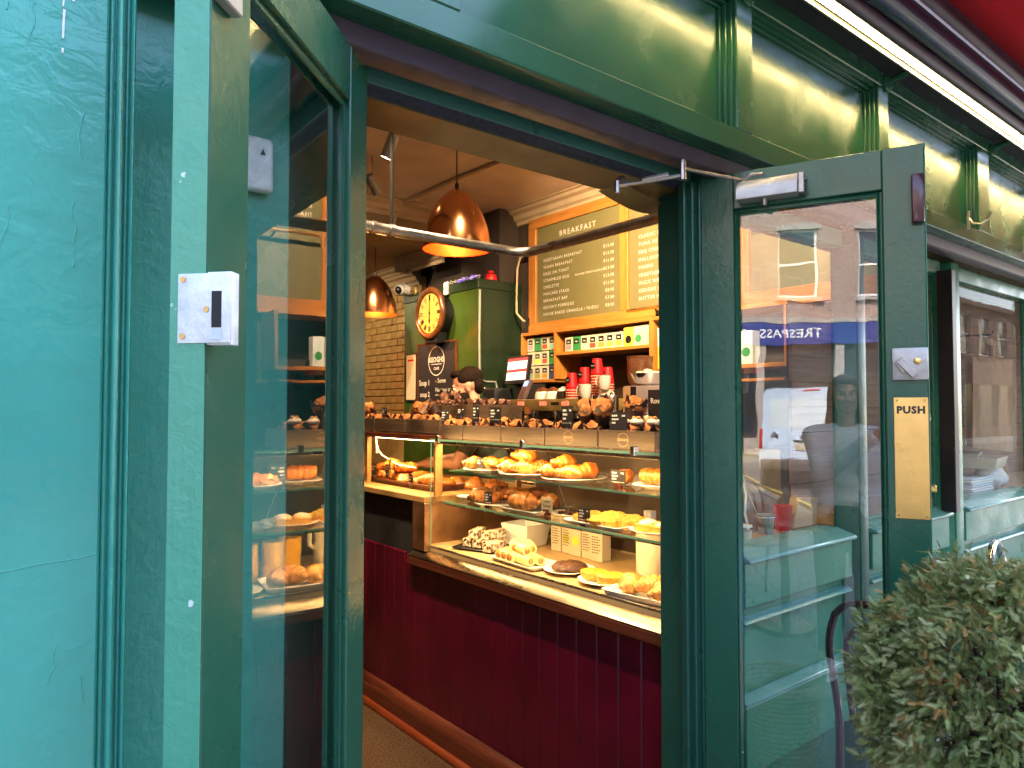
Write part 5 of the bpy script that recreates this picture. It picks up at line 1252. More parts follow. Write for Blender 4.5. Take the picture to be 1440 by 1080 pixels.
MB().tube([(3.36, 4.19, 1.46), (3.345, 4.20, 1.3), (3.33, 4.19, 1.1)], .006, 6).build('steam_wand', M['chrome'], em)
# upturned bowls, cups and mugs standing on the machine
TZ = 1.5605
for i, (y, a, b) in enumerate(((3.915, 'ceramic', 'clockwood'), (3.80, 'ceramic', 'clockwood'), (3.685, 'iris', 'ceramic'))):
    r = thing('upturned_bowl', ['cream and brown bowl turned over on the coffee machine, leftmost', 'cream and brown bowl turned over on the coffee machine, middle', 'navy and cream bowl turned over on the coffee machine, rightmost'][i], 'bowl', (3.42, y, TZ), 0, world=False)
    MB().lathe([(.060, 0), (.058, .03), (.050, .055)], (0, 0, 0), 24).build('rim_band', M[a], r, angle=60)
    MB().lathe([(.050, .055), (.038, .074), (.02, .082), (.02, .088), (0, .088)], (0, 0, 0), 24).build('base_band', M[b], r, angle=50)
def cup_stack(label, loc, n):
    r = thing('paper_cup_stack', label, 'cup stack', loc, 0, 'stacks of red paper cups', world=False)
    c = MB().lathe([(.045, 0), (.046, .003), (.046, .010), (.0435, .012)], (0, 0, 0), 22)
    for i in range(n):
        m = MB().lathe([(.0440, 0), (.0465, .002), (.0465, .006), (.0440, .008)], (0, 0, i*.0185), 22); m.build('cup_rim', M['cream'], r)
        MB().lathe([(.0432, .0082), (.0425, .0183)], (0, 0, i*.0185), 22).build('cup_wall', M['red'], r)
    z = n*.0185
    MB().lathe([(.044, z), (.0465, z+.002), (.0465, z+.006), (.0435, z+.008), (.031, z+.105), (.029, z+.105), (.028, z+.100), (0, z+.100)], (0, 0, 0), 24).build('top_cup', M['red'], r, angle=40)
    d = xl([(0, 0), (.023, 0), (.023, .0005), (0, .0005)], -.0405, 0, z+.055, 20); d.M = None
    o = d.build('printed_badge', M['black'], r); t = MB(); put_text(t, 'KEOGHS', .0085, (-.0415, 0, z+.052), (0, -1, 0), (0, 0, 1), 'CENTER', 1, .0003); t.build('lettering', M['print'], r)
    return r
cup_stack('red paper cup stack with cream rims, leftmost and lowest of the group', (3.40, 3.585, TZ), 4)
cup_stack('red paper cup stack, second from left beside the lowest stack', (3.44, 3.50, TZ), 6)
cup_stack('red paper cup stack, tallest of the group', (3.46, 3.40, TZ), 9)
cup_stack('red paper cup stack standing behind the white mugs', (3.55, 3.39, TZ), 6)
def mug(label, loc, rz):
    r = thing('mug', label, 'mug', loc, rz, 'white mugs', world=False)
    MB().lathe([(0, 0), (.030, 0), (.034, .006), (.040, .05), (.0415, .092), (.039, .092), (.036, .05), (.030, .010), (0, .008)], (0, 0, 0), 26).build('body', M['ceramic'], r, angle=50)
    MB().tube([(.037, 0, .078), (.058, 0, .08), (.070, 0, .060), (.062, 0, .032), (.037, 0, .022)], .0055, 8).build('handle', M['ceramic'], r); return r
mug('white mug standing in front of the red cup stacks', (3.33, 3.385, TZ), rad(100))
mug('white mug stacked higher, right of the front mug', (3.40, 3.275, TZ+.058), rad(100)); mug('white mug turned away under the stacked one', (3.43, 3.30, TZ-.035), rad(-80))
sj = thing('steel_jug', 'shiny steel milk jug below the stacked mug', 'jug', (3.27, 3.20, 1.43), 0, world=False)
MB().lathe([(0, 0), (.044, 0), (.044, .08), (.040, .105), (.040, .150), (.038, .150), (.038, .01), (0, .01)], (0, 0, 0), 24).build('body', M['chrome'], sj)
MB().tube([(0, -.040, .13), (0, -.07, .12), (0, -.07, .05), (0, -.043, .04)], .005, 6).build('handle', M['chrome'], sj)
cs = thing('jug_stand', 'narrow steel stand holding milk jugs before the coffee machine', 'stand', (3.27, 3.15, .915))
MB().box(3.20, 3.04, 1.405, 3.298, 3.26, 1.4295).box(3.235, 3.13, .9155, 3.275, 3.17, 1.4045).build('platform', M['steel'], cs, bevel=.002)
cn2 = thing('steel_canister', 'steel canister with cream label right of the steel jug', 'canister', (3.265, 3.085, 1.43), 0, world=False)
MB().lathe([(0, 0), (.045, 0), (.045, .135), (.041, .145), (0, .147)], (0, 0, 0), 24).build('body', M['steel'], cn2)
MB().lathe([(0, .1475), (.010, .1475), (.012, .16), (0, .165)], (0, 0, 0), 12).build('lid_knob', M['chrome'], cn2); MB().box(-.0462, -.022, .075, -.0445, .022, .10).build('paper_label', M['cream'], cn2)
gr = thing('coffee_grinder', 'coffee grinder with brown bean hopper behind the mugs', 'grinder', (3.55, 3.10, .915), 0, world=False)
MB().box(-.08, -.075, 0, .09, .075, .62).build('body', M['black'], gr, bevel=.01, seg=2)
M['hopper'] = plain('smoked_hopper', (.13, .055, .025), .12, 0, .3, 30)
MB().lathe([(.030, .625), (.045, .67), (.080, .78), (.086, .905), (.0, .905)], (0, 0, 0), 28).build('hopper', M['hopper'], gr, angle=50)
MB().lathe([(.088, .9055), (.090, .918), (.02, .926), (0, .926)], (0, 0, 0), 28).build('lid', M['hopper'], gr)
rb2 = thing('boxed_grinder', 'grey box machine with black plaque and green light', 'machine', (3.40, 2.83, .915))
M['grey_box'] = plain('grey_box_panel', (.30, .27, .28), .4, .2, .06, 10)
MB().box(3.28, 2.60, 1.24, 3.62, 3.005, 1.632).build('body', M['grey_box'], rb2, bevel=.008, seg=2)
MB().box(3.2785, 2.945, 1.25, 3.2797, 3.00, 1.625).build('tan_strip', M['kraft'], rb2); MB().box(3.2783, 2.895, 1.25, 3.2797, 2.940, 1.628).build('black_strip', M['black'], rb2)
MB().box(3.2770, 2.912, 1.520, 3.2780, 2.922, 1.534).build('green_light', M['led_green'], rb2)
MB().box(3.2775, 2.605, 1.43, 3.2797, 2.800, 1.605).build('plaque', M['chalk'], rb2)
tx = MB(); put_text(tx, "Rowley's", .045, (3.2768, 2.703, 1.525), (0, -1, 0), (0, .12, 1), 'CENTER', .95, .0008); tx.build('lettering', M['print'], rb2)
MB().box(3.30, 2.62, .9155, 3.60, 2.99, 1.2395).build('base', M['black'], rb2)
for i, y in enumerate((2.86, 2.75, 2.66)):
    jt = thing('glass_jar', f'small glass jar before the grey box machine, {NTH[i]} from the left', 'jar', (3.10, y, 1.385), 0, 'small jars', world=False)
    MB().lathe([(0, 0), (.034, 0), (.036, .01), (.036, .06), (.03, .07), (0, .071)], (0, 0, 0), 18).build('body', M['brass_dull'], jt); MB().lathe([(0, .0715), (.033, .0715), (.033, .085), (0, .086)], (0, 0, 0), 18).build('lid', M['chrome'], jt)
js = thing('jar_shelf', 'narrow dark shelf carrying small jars before the grey box machine', 'shelf', (3.1, 2.75, 1.37)); MB().box(3.05, 2.50, 1.365, 3.26, 2.93, 1.3845).box(3.12, 2.55, .9, 3.18, 2.6, 1.3645).box(3.12, 2.83, .9, 3.18, 2.88, 1.3645).build('board', M['black'], js)
bw2 = thing('mixing_bowl', 'steel mixing bowl heaped with white meringues on the grey box', 'bowl', (3.40, 2.905, 1.6325), 0, world=False)
MB().lathe([(0, 0), (.055, 0), (.08, .02), (.105, .07), (.112, .078), (.104, .078), (.078, .024), (0, .012)], (0, 0, 0), 30).build('bowl', M['chrome'], bw2, angle=50)
for i in range(7):
    a = i*.9; mg = pastry(_cr, 'meringue', f'white meringue heaped in the steel bowl, {NTH[i]} of seven', (3.40+.05*math.cos(a)*(i > 0), 2.905+.05*math.sin(a)*(i > 0), 1.6325+.066+(.014 if i == 0 else 0)), a, sc_=1.2, cat='meringue', group='meringues in the bowl')
cup_stack('red paper cup stack behind the steel bowl', (3.57, 2.87, 1.6325), 4)
ts = thing('till_screen', 'till touch screen showing a white and red button grid', 'till', (3.6, 4.42, .915))
rot = Matrix.Rotation(rad(-12), 3, 'Z') @ Matrix.Rotation(rad(8), 3, 'Y')
cN = Vector((3.60, 4.42, 1.80))
MB().obox(cN, (.014, .195, .115), rot).build('housing', M['black'], ts, bevel=.004)
sw = MB(); sr = MB()
for r in range(2):
    for c in range(5): sw.obox(cN + rot @ Vector((-.0150, .138-c*.069, .038-r*.088)), (.0006, .031, .032), rot)
sr.obox(cN + rot @ Vector((-.0148, 0, .084)), (.0005, .172, .010), rot).obox(cN + rot @ Vector((-.0148, 0, -.004)), (.0005, .172, .007), rot)
sw.build('buttons', M['screen_white'], ts); sr.build('header_bars', M['screen_red'], ts)
MB().box(3.60, 4.38, .9155, 3.66, 4.46, 1.72).box(3.53, 4.30, .9155, 3.74, 4.54, .935).build('stand', M['black'], ts, bevel=.004)
rot2 = Matrix.Rotation(rad(-15), 3, 'Z') @ Matrix.Rotation(rad(24), 3, 'Y')
tm = thing('card_terminal', 'grey card terminal with small blue screen under the till', 'card terminal', (3.5, 4.22, 1.56))
cT = Vector((3.50, 4.215, 1.625))
MB().obox(cT, (.016, .055, .095), rot2).build('housing', M['shutter_low'], tm, bevel=.006)
MB().obox(cT + rot2 @ Vector((-.0168, 0, .058)), (.0007, .037, .022), rot2).build('screen', M['screen_blue'], tm)
kp_ = MB()
for r in range(4):
    for c in range(3): kp_.obox(cT + rot2 @ Vector((-.0166, .026-c*.026, .005-r*.022)), (.0008, .009, .007), rot2)
kp_.build('keypad', M['black'], tm); MB().box(3.51, 4.185, .9155, 3.55, 4.245, 1.57).build('pole', M['black'], tm)
rp = thing('receipt_printer', 'black receipt printer with trailing cable left of the till', 'printer', (3.55, 4.62, .915))
MB().box(3.46, 4.55, 1.45, 3.66, 4.72, 1.66).build('body', M['black'], rp, bevel=.02, seg=2); MB().box(3.50, 4.57, .9155, 3.62, 4.70, 1.4495).build('pedestal', M['black'], rp)
MB().tube([(3.5, 4.70, 1.64), (3.49, 4.76, 1.68), (3.48, 4.79, 1.62), (3.48, 4.79, 1.40)], .005, 6).build('cable', M['white'], rp)

# ------------------------------------------------------------------ people
def capsule(m, a, b, ra, rb, n=14, sq=1.0):
    a, b = Vector(a), Vector(b); m.tube([a, a.lerp(b, .33), a.lerp(b, .66), b], [ra, ra*.67+rb*.33, ra*.33+rb*.67, rb], n); m.ball(a, ra*1.01, n, 10); m.ball(b, rb*1.01, n, 10)
def fuse(o, vox, smooth=4):
    r = o.modifiers.new('fuse', 'REMESH'); r.mode = 'VOXEL'; r.voxel_size = vox; r.use_smooth_shade = True
    s_ = o.modifiers.new('soften', 'SMOOTH'); s_.factor = .5; s_.iterations = smooth
def hand(m, w, d, up, curl=.6, L=.175, side=1):
    """palm and five fingers; w wrist, d pointing direction, up = back of the hand"""
    w, d, up = Vector(w), Vector(d).normalized(), Vector(up); up = (up - d*up.dot(d)).normalized(); s = d.cross(up)*side
    k = L/.185
    rot = Matrix((s, d, up)).transposed()
    m.ball(w + d*.045*k, (.041*k, .054*k, .016*k), 14, 10, None, rot)
    for i, (o, ln) in enumerate(((.030, .068), (.010, .078), (-.011, .072), (-.030, .056))):
        p = w + d*.082*k + s*o*k; pts = [w + d*.04*k + s*o*.7*k, p]; dd = d.copy()
        for j in range(3):
            dd = Matrix.Rotation(curl*(.7 if j == 0 else .9), 3, -(d.cross(up))) @ dd
            p = p + dd*ln*k*(.42, .32, .26)[j]; pts.append(p)
        m.tube(pts, [.0095*k, .0092*k, .0085*k, .0078*k, .0066*k], 8); m.ball(pts[-1], .0067*k, 8, 6)
    t = [w + d*.02*k + s*.03*k, w + d*.045*k + s*.056*k, w + d*.072*k + s*.066*k - up*.012*k, w + d*.094*k + s*.060*k - up*.022*k]
    m.tube(t, [.014*k, .0115*k, .0095*k, .007*k], 8); m.ball(t[-1], .0072*k, 8, 6)
def head_into(m, c, yaw=0, pitch=0, s=1.0):
    """face towards local -Y"""
    R3 = Matrix.Rotation(yaw, 3, 'Z') @ Matrix.Rotation(pitch, 3, 'X')
    P_ = lambda x, y, z: Vector(c) + R3 @ Vector((x*s, y*s, z*s))
    B = lambda p, r, n=18: m.ball(P_(*p), tuple(q*s for q in r), n, 14, None, R3)
    B((0, .012, .035), (.074, .094, .082)); B((0, -.020, -.02), (.062, .072, .080)); B((0, -.045, -.075), (.036, .038, .030)); B((.034, -.02, -.055), (.026, .04, .04)); B((-.034, -.02, -.055), (.026, .04, .04))
    B((0, -.084, .024), (.050, .014, .010)); B((0, -.100, -.022), (.0105, .019, .013)); B((0, -.092, -.004), (.008, .014, .026)); B((.012, -.090, -.026), (.008, .010, .008)); B((-.012, -.090, -.026), (.008, .010, .008))
    B((.034, -.070, -.020), (.022, .022, .020)); B((-.034, -.070, -.020), (.022, .022, .020)); B((0, -.080, -.060), (.022, .012, .009))
    for sx in (-1, 1):
        m.ball(P_(sx*.074, .012, -.005), (.009*s, .019*s, .032*s), 12, 10, None, R3); m.ball(P_(sx*.079, .018, .010), (.008*s, .014*s, .016*s), 12, 8, None, R3)
    return P_, R3
def eyes_mouth(root, P_, R3, s=1.0):
    for sx in (-1, 1):
        MB().ball(P_(sx*.031, -.0785, .006), (.0135*s, .010*s, .0075*s), 14, 10, None, R3).build('eye', M['eye'], root)
        MB().ball(P_(sx*.031, -.0875, .006), (.0062*s, .003*s, .0062*s), 12, 8, None, R3).build('iris', M['iris'], root)
        MB().ball(P_(sx*.032, -.088, .028), (.020*s, .006*s, .0035*s), 12, 6, None, R3).build('eyebrow', M['hair_dark'], root)
    MB().ball(P_(0, -.0905, -.052), (.022*s, .007*s, .0045*s), 14, 8, None, R3).ball(P_(0, -.0895, -.0595), (.019*s, .007*s, .0055*s), 14, 8, None, R3).build('lips', M['lip'], root)

# barista: bends over the counter, head turned to the left and down
pb = thing('person', 'barista with short dark hair in a black t-shirt leaning over the counter', 'person', (2.74, 3.56, 0), rad(231.3), world=False)
b = MB()
hips = [(-.10, 0, .94), (.10, 0, .94)]; ch_ = Vector((0, -.10, 1.30)); nk = Vector((0, -.145, 1.47)); hd = Vector((0, -.20, 1.625))
b.ball((0, 0, .96), (.165, .115, .13), 20, 12); b.ball((0, -.045, 1.12), (.155, .108, .17), 20, 12); b.ball(ch_, (.185, .118, .175), 20, 14)
capsule(b, (-.10, -.115, 1.41), (.10, -.115, 1.41), .065, .065); capsule(b, nk, hd+Vector((0, .02, -.05)), .058, .055)
for sx in (-1, 1):
    capsule(b, (sx*.10, 0, .92), (sx*.105, -.01, .50), .088, .060); capsule(b, (sx*.105, -.01, .50), (sx*.11, .02, .09), .056, .040); capsule(b, (sx*.11, .02, .06), (sx*.12, -.12, .035), .038, .030)
    sh = Vector((sx*.195, -.115, 1.395)); el = Vector((sx*.245, -.24, 1.17)); wr = Vector((sx*.10, -.45, 1.155))
    capsule(b, (sx*.12, -.11, 1.40), sh, .062, .058); capsule(b, sh, el, .050, .040); capsule(b, el, wr, .038, .026)
    hand(b, wr, (-sx*.35, -1, -.2), (0, -.1, 1), .5, .18, sx)
P_, R3 = head_into(b, hd, 0, rad(13))
o = b.build('body', M['skin'], pb); fuse(o, .0065, 3)
eyes_mouth(pb, P_, R3)
hm = MB()
for p, r in (((0, .030, .058), (.079, .088, .074)), ((0, .068, .012), (.066, .044, .070)), ((0, -.046, .096), (.056, .042, .026)), ((.056, .012, .06), (.026, .056, .046)), ((-.056, .012, .06), (.026, .056, .046))): hm.ball(P_(*p), r, 20, 14, lambda d: 1+.05*noise.noise(d*9), R3)
o = hm.build('hair', M['hair_dark'], pb); fuse(o, .006, 2)
bd_ = MB()
for p, r in (((0, -.062, -.085), (.040, .034, .026)), ((.052, -.028, -.06), (.020, .040, .040)), ((-.052, -.028, -.06), (.020, .040, .040))): bd_.ball(P_(*p), r, 14, 10, None, R3)
o = bd_.build('beard', M['hair_dark'], pb); fuse(o, .006, 1)
s_ = MB(); s_.ball((0, -.0, .98), (.178, .128, .13), 20, 12); s_.ball((0, -.045, 1.12), (.168, .121, .18), 20, 12); s_.ball(ch_, (.198, .131, .185), 20, 14); capsule(s_, (-.10, -.112, 1.41), (.10, -.112, 1.41), .076, .076)
for sx in (-1, 1): capsule(s_, (sx*.12, -.11, 1.40), (sx*.195, -.115, 1.395), .072, .070); capsule(s_, (sx*.195, -.115, 1.395), (sx*.226, -.19, 1.265), .066, .062)
o = s_.build('t_shirt', M['apron'], pb); fuse(o, .009, 3)
t_ = MB(); t_.ball((0, .0, .93), (.178, .128, .12), 20, 12)
for sx in (-1, 1): capsule(t_, (sx*.10, 0, .90), (sx*.105, -.01, .50), .100, .072); capsule(t_, (sx*.105, -.01, .50), (sx*.11, .02, .09), .068, .055)
o = t_.build('trousers', M['tshirt'], pb); fuse(o, .011, 3)

# photographer: stands outside beside the open door, phone held out; seen mirrored in the right door glass
pq = thing('person', 'woman with long fair hair in a pale denim jacket photographing, mirrored in right door glass', 'person', (-.38, .17, 0), rad(109.5), world=False)
b = MB(); ch_ = Vector((0, 0, 1.23)); nk = Vector((0, .01, 1.40)); hd = Vector((0, -.005, 1.565))
b.ball((0, 0, .93), (.160, .115, .13), 20, 12); b.ball((0, 0, 1.07), (.130, .098, .15), 20, 12); b.ball(ch_, (.160, .105, .16), 20, 14)
capsule(b, (-.09, .005, 1.345), (.09, .005, 1.345), .052, .052); capsule(b, nk, hd+Vector((0, .015, -.04)), .046, .045)
PHN = Vector((-.262, -.262, 1.50))
for sx in (-1, 1):
    capsule(b, (sx*.09, 0, .90), (sx*.095, -.01, .49), .086, .056); capsule(b, (sx*.095, -.01, .49), (sx*.10, .02, .09), .052, .036); capsule(b, (sx*.10, .02, .055), (sx*.11, -.12, .032), .034, .028)
sh = Vector((-.165, 0, 1.335)); el = Vector((-.285, -.06, 1.165)); wr = PHN + Vector((-.04, .05, -.125)); capsule(b, (-.1, .0, 1.34), sh, .052, .048); capsule(b, sh, el, .042, .035); capsule(b, el, wr, .034, .023); hand(b, wr, (.15, -.2, 1), (-.5, .7, .2), .35, .165, -1)
sh = Vector((.165, 0, 1.335)); el = Vector((.12, -.13, 1.13)); wr = PHN + Vector((.085, .03, -.11)); capsule(b, (.1, .0, 1.34), sh, .052, .048); capsule(b, sh, el, .042, .035); capsule(b, el, wr, .034, .023); hand(b, wr, (-.35, -.2, .8), (.5, .7, .2), .35, .165, 1)
P_, R3 = head_into(b, hd, rad(-6), rad(2), .94)
o = b.build('body', M['skin'], pq); fuse(o, .006, 3); eyes_mouth(pq, P_, R3, .94)
hm = MB()
for p, r in (((0, .028, .050), (.086, .092, .078)), ((0, .075, -.02), (.078, .045, .11)), ((.068, .01, .02), (.026, .060, .08)), ((-.068, .01, .02), (.026, .060, .08)), ((0, -.04, .092), (.062, .045, .028))): hm.ball(P_(*p), r, 20, 14, None, R3)
for k in range(30):
    a = rad(-25 + 230*k/29); p = [Vector((math.cos(a)*.078, .02+math.sin(a)*.070, 1.60)), Vector((math.cos(a)*.088, .03+math.sin(a)*.078, 1.48)), Vector((math.cos(a)*.105, .02+math.sin(a)*.080, 1.36)), Vector((math.cos(a)*.110+RND.uniform(-.01, .01), .0+math.sin(a)*.090, 1.22+RND.uniform(-.03, .03)))]
    hm.tube(p, [.016, .015, .013, .005], 7)
o = hm.build('hair', M['hair_fair'], pq); fuse(o, .0065, 1)
s_ = MB(); s_.ball((0, 0, .98), (.165, .122, .12), 20, 12); s_.ball((0, 0, 1.08), (.142, .112, .16), 20, 12); s_.ball(ch_, (.172, .118, .17), 20, 14); o = s_.build('top', M['top'], pq); fuse(o, .010, 2)
j = MB()
for sx in (-1, 1):
    j.ball((sx*.095, .01, 1.18), (.098, .135, .20), 18, 14); j.ball((sx*.10, .01, .98), (.098, .138, .14), 18, 14); capsule(j, (sx*.08, .005, 1.345), (sx*.165, 0, 1.335), .066, .064)
    el = Vector((-.285, -.06, 1.165)) if sx < 0 else Vector((.12, -.13, 1.13)); capsule(j, (sx*.165, 0, 1.335), el, .060, .052); w_ = (PHN + Vector((-.04, .05, -.125))) if sx < 0 else (PHN + Vector((.085, .03, -.11))); capsule(j, el, el.lerp(w_, .8), .050, .040)
o = j.build('denim_jacket', M['denim'], pq); fuse(o, .010, 2)
t_ = MB(); t_.ball((0, 0, .92), (.172, .127, .12), 20, 12)
for sx in (-1, 1): capsule(t_, (sx*.09, 0, .88), (sx*.095, -.01, .49), .098, .072); capsule(t_, (sx*.095, -.01, .49), (sx*.10, .02, .11), .070, .058)
o = t_.build('trousers', M['trouser'], pq); fuse(o, .011, 3)
for sx in (-1, 1):
    f_ = MB(); capsule(f_, (sx*.10, .03, .060), (sx*.112, -.13, .042), .050, .042, 14); f_.ball((sx*.105, -.05, .02), (.050, .135, .024), 18, 10); o = f_.build('trainer', M['shoe'], pq); fuse(o, .007, 2)
ph = thing('phone', 'black phone held upright in both hands by the photographer', 'phone', (0, 0, 1.5), rad(-38.66), world=False)
MB().box(-.075, -.034, -.036, .075, -.026, .036).build('body', M['black'], ph, bevel=.003, seg=2)
MB().box(-.072, -.0345, -.034, .072, -.0342, .034).build('screen', M['win_dark'], ph)

# ------------------------------------------------------------------ goods in the shop windows
wl = thing('window_shelf', 'narrow pale shelf inside the first shop window holding cups and tubs', 'shelf', (2.2, 1.38, 1.04))
MB().box(1.893, 1.3615, 1.030, 2.56, 1.425, 1.0635).build('board', M['ply'], wl, bevel=.002)
WZ = 1.064
for i, x in enumerate((1.955, 2.005, 2.085)):
    r = thing('small_tub', ['cream tub at far left of the first shop window', 'cream tub with lid, second in the first shop window', 'low cream bowl, third in the first shop window'][i], 'tub', (x, 1.385, WZ), 0, world=False)
    MB().lathe([(0, 0), (.020 if i < 2 else .032, 0), (.022 if i < 2 else .036, .040 if i < 2 else .028), (0, .040 if i < 2 else .026)], (0, 0, 0), 20).build('body', M['cream'], r)
    MB().lathe([(.0225 if i < 2 else .0365, .0405), (.0225 if i < 2 else .0365, .046), (0, .047)], (0, 0, 0), 20).build('lid', M['ceramic'], r)
mc = thing('metal_cup', 'grey metal beaker in the middle of the first shop window', 'beaker', (2.235, 1.387, WZ), 0, world=False)
MB().lathe([(0, 0), (.024, 0), (.031, .062), (.0335, .066), (.030, .066), (.022, .004), (0, .004)], (0, 0, 0), 22).build('body', M['galv'], mc, angle=40); MB().tube([(.0325*math.cos(k*.4), .0325*math.sin(k*.4), .058) for k in range(16)], .0022, 5, False, True).build('rim_band', M['steel'], mc)
kb = thing('paper_bag', 'brown paper bag beside a red cup in the first shop window', 'bag', (2.47, 1.385, WZ), 0, world=False)
MB().prism([(-.085, 0), (.075, 0), (.085, .10), (-.050, .112)], 'y', -.018, .018).build('body', M['kraft'], kb, bevel=.004); MB().prism([(-.055, .1125), (-.050, .112), (.085, .1005), (.085, .107), (-.05, .118)], 'y', -.008, .008).build('folded_top', M['kraft_dk'], kb)
rc = tag(MB().lathe([(0, 0), (.024, 0), (.033, .085), (.0345, .088), (.031, .088), (.022, .004), (0, .004)], (0, 0, 0), 22).build('paper_cup', M['red']), 'red paper cup between the metal beaker and the brown bag', 'cup'); rc.location = (2.345, 1.388, WZ)
hc = thing('cable_run', 'white cables hanging down inside the first shop window', 'cable', (2.1, 1.39, 1.1))
MB().tube([(2.03, 1.40, 1.40), (2.06, 1.40, 1.33), (2.125, 1.40, 1.26), (2.14, 1.40, 1.20), (2.132, 1.40, 1.14), (2.15, 1.40, 1.09), (2.14, 1.395, 1.068)], .0042, 7).build('cable', M['white'], hc)
MB().tube([(2.05, 1.405, 1.36), (2.13, 1.40, 1.24), (2.20, 1.40, 1.14), (2.235, 1.387, 1.105)], .002, 5).build('cable', M['cream'], hc)
MB().tube([(1.965, 1.40, 1.23), (1.985, 1.40, 1.19), (1.985, 1.40, 1.13), (1.992, 1.39, 1.06)], .0042, 7).build('cable', M['white'], hc)
MB().box(1.935, 1.39, 1.205, 1.975, 1.41, 1.235).build('plug', M['white'], hc, bevel=.003)
# timber boarding behind the further windows
pk = thing('plank_wall', 'wall of old brown planks behind the second shop window', 'wall', (3.5, 1.75, 1.03))
for i in range(8):
    z = 1.032+i*.118; MB().box(3.02+RND.uniform(-.01, .01), 1.735+RND.uniform(-.003, .003), z, 3.93, 1.7485, z+.115).build('plank', M['plank'], pk, bevel=.002)
MB().box(3.03, 1.749, .9, 3.92, 1.7645, 1.98).build('backing', M['dark'], pk)
pk = thing('plank_wall', 'wall of old brown planks behind the third shop window with paper bag', 'wall', (5, 1.75, 1.03))
for i in range(12):
    z = 1.032+i*.118; MB().box(4.0, 1.735+RND.uniform(-.003, .003), z, 7.1, 1.7485, z+.115).build('plank', M['plank'], pk, bevel=.002)
MB().box(4.0, 1.749, .9, 7.1, 1.7645, 2.6).build('backing', M['dark'], pk); MB().box(3.98, 1.40, 1.0, 4.0-.001, 1.7645, 2.6).build('return_board', M['plank'], pk)
MB().box(3.02, 1.3615, .99, 7.1, 1.734, 1.040).build('display_ledge', M['ply'], pk)
hb = thing('carrier_bag', 'flat brown paper carrier bag with handle hung on planks in third shop window', 'bag', (4.85, 1.56, 1.3))
m = MB(); m.prism([(4.545, 1.27), (5.20, 1.22), (5.23, 1.80), (4.575, 1.79)], 'y', 1.515, 1.522); m.build('front_sheet', M['kraft'], hb, bevel=.002)
MB().prism([(5.20, 1.22), (5.29, 1.27), (5.32, 1.80), (5.23, 1.80)], 'y', 1.5225, 1.560).build('gusset', M['kraft_dk'], hb, bevel=.002)
MB().prism([(4.575, 1.28), (5.20, 1.25), (5.23, 1.80), (4.60, 1.79)], 'y', 1.5605, 1.566).build('rear_sheet', M['kraft'], hb)
hm_ = MB()
for a, b in (((4.66, 1.775), (4.68, 1.90)), ((4.68, 1.90), (4.90, 1.885)), ((4.90, 1.885), (4.90, 1.775))):
    p, q = Vector((a[0], 1.511, a[1])), Vector((b[0], 1.511, b[1])); d = (q-p); n_ = Vector((-d.z, 0, d.x)).normalized()*.018
    hm_.add([p-n_, q-n_, q+n_, p+n_, p-n_+Vector((0, .003, 0)), q-n_+Vector((0, .003, 0)), q+n_+Vector((0, .003, 0)), p+n_+Vector((0, .003, 0))], [(0, 1, 2, 3), (7, 6, 5, 4), (0, 4, 5, 1), (1, 5, 6, 2), (2, 6, 7, 3), (3, 7, 4, 0)])
hm_.build('handle', M['kraft'], hb); MB().tube([(4.79, 1.734, 1.935), (4.79, 1.49, 1.925), (4.79, 1.48, 1.95)], .006, 6).build('hook', M['black'], hb)
def clam(label, loc, rz, open_=0):
    r = thing('takeaway_box', label, 'takeaway box', loc, rz, world=False); m = MB(); a, b, h = .17, .11, .055
    for s, z in ((.90, 0), (1.0, h), (.97, h), (.88, .005)):
        for x, y in ((-1, -1), (1, -1), (1, 1), (-1, 1)): m.v.append(Vector((x*a*s, y*b*s, z)))
    for i in range(3):
        for k in range(4): m.f.append((i*4+k, i*4+(k+1) % 4, i*4+4+(k+1) % 4, i*4+4+k))
    m.f += [(3, 2, 1, 0), (12, 13, 14, 15)]; m.build('base', M['cream'], r, bevel=.006, seg=2)
    MB().box(-a*.8, -.003, .004, a*.8, .003, h*.8).build('divider', M['cream'], r); return r
clam('cream takeaway box stacked in front of another in third shop window', (4.36, 1.43, 1.182), .15); clam('cream takeaway box behind and above the front one in third shop window', (4.50, 1.58, 1.195), .25)
nk_ = thing('napkin_stack', 'stack of folded white and blue napkins on the sill of third shop window', 'napkins', (4.25, 1.43, 1.04))
for i in range(8): MB().box(4.08+.01*(i % 3), 1.37, 1.0405+i*.0125, 4.40-.012*(i % 2), 1.50, 1.0505+i*.0125).build('napkin', M['foil'] if i % 3 == 1 else M['white'], nk_, bevel=.004, seg=2)
cl_ = thing('folded_cloth', 'crumpled beige cloth beside the napkins in third shop window', 'cloth', (4.62, 1.46, 1.04))
m = MB().ball((4.60, 1.45, 1.11), (.13, .075, .072), 30, 18)
for v in m.v: v += (v-Vector((4.6, 1.45, 1.11)))*(.28*noise.noise(v*16)+.16*noise.noise(v*40)); v.z = max(v.z, 1.0405)
m.build('drape', M['top'], cl_, angle=70); m = MB().ball((4.73, 1.45, 1.13), (.05, .05, .09), 20, 12)
for v in m.v: v += (v-Vector((4.73, 1.45, 1.13)))*(.3*noise.noise(v*22)); v.z = max(v.z, 1.0405)
m.build('fold', M['kraft'], cl_, angle=70)
pb_ = thing('bread_loaf', 'small brown loaf of rolls under the takeaway boxes in third shop window', 'bread', (4.36, 1.60, 1.04), 0, world=False)
for i in range(3): o = put(BUN[i % 2], 'roll', pb_); o.location = (-.12+i*.12, 0, 0); o.scale = (1.8, 1.6, 2.0)

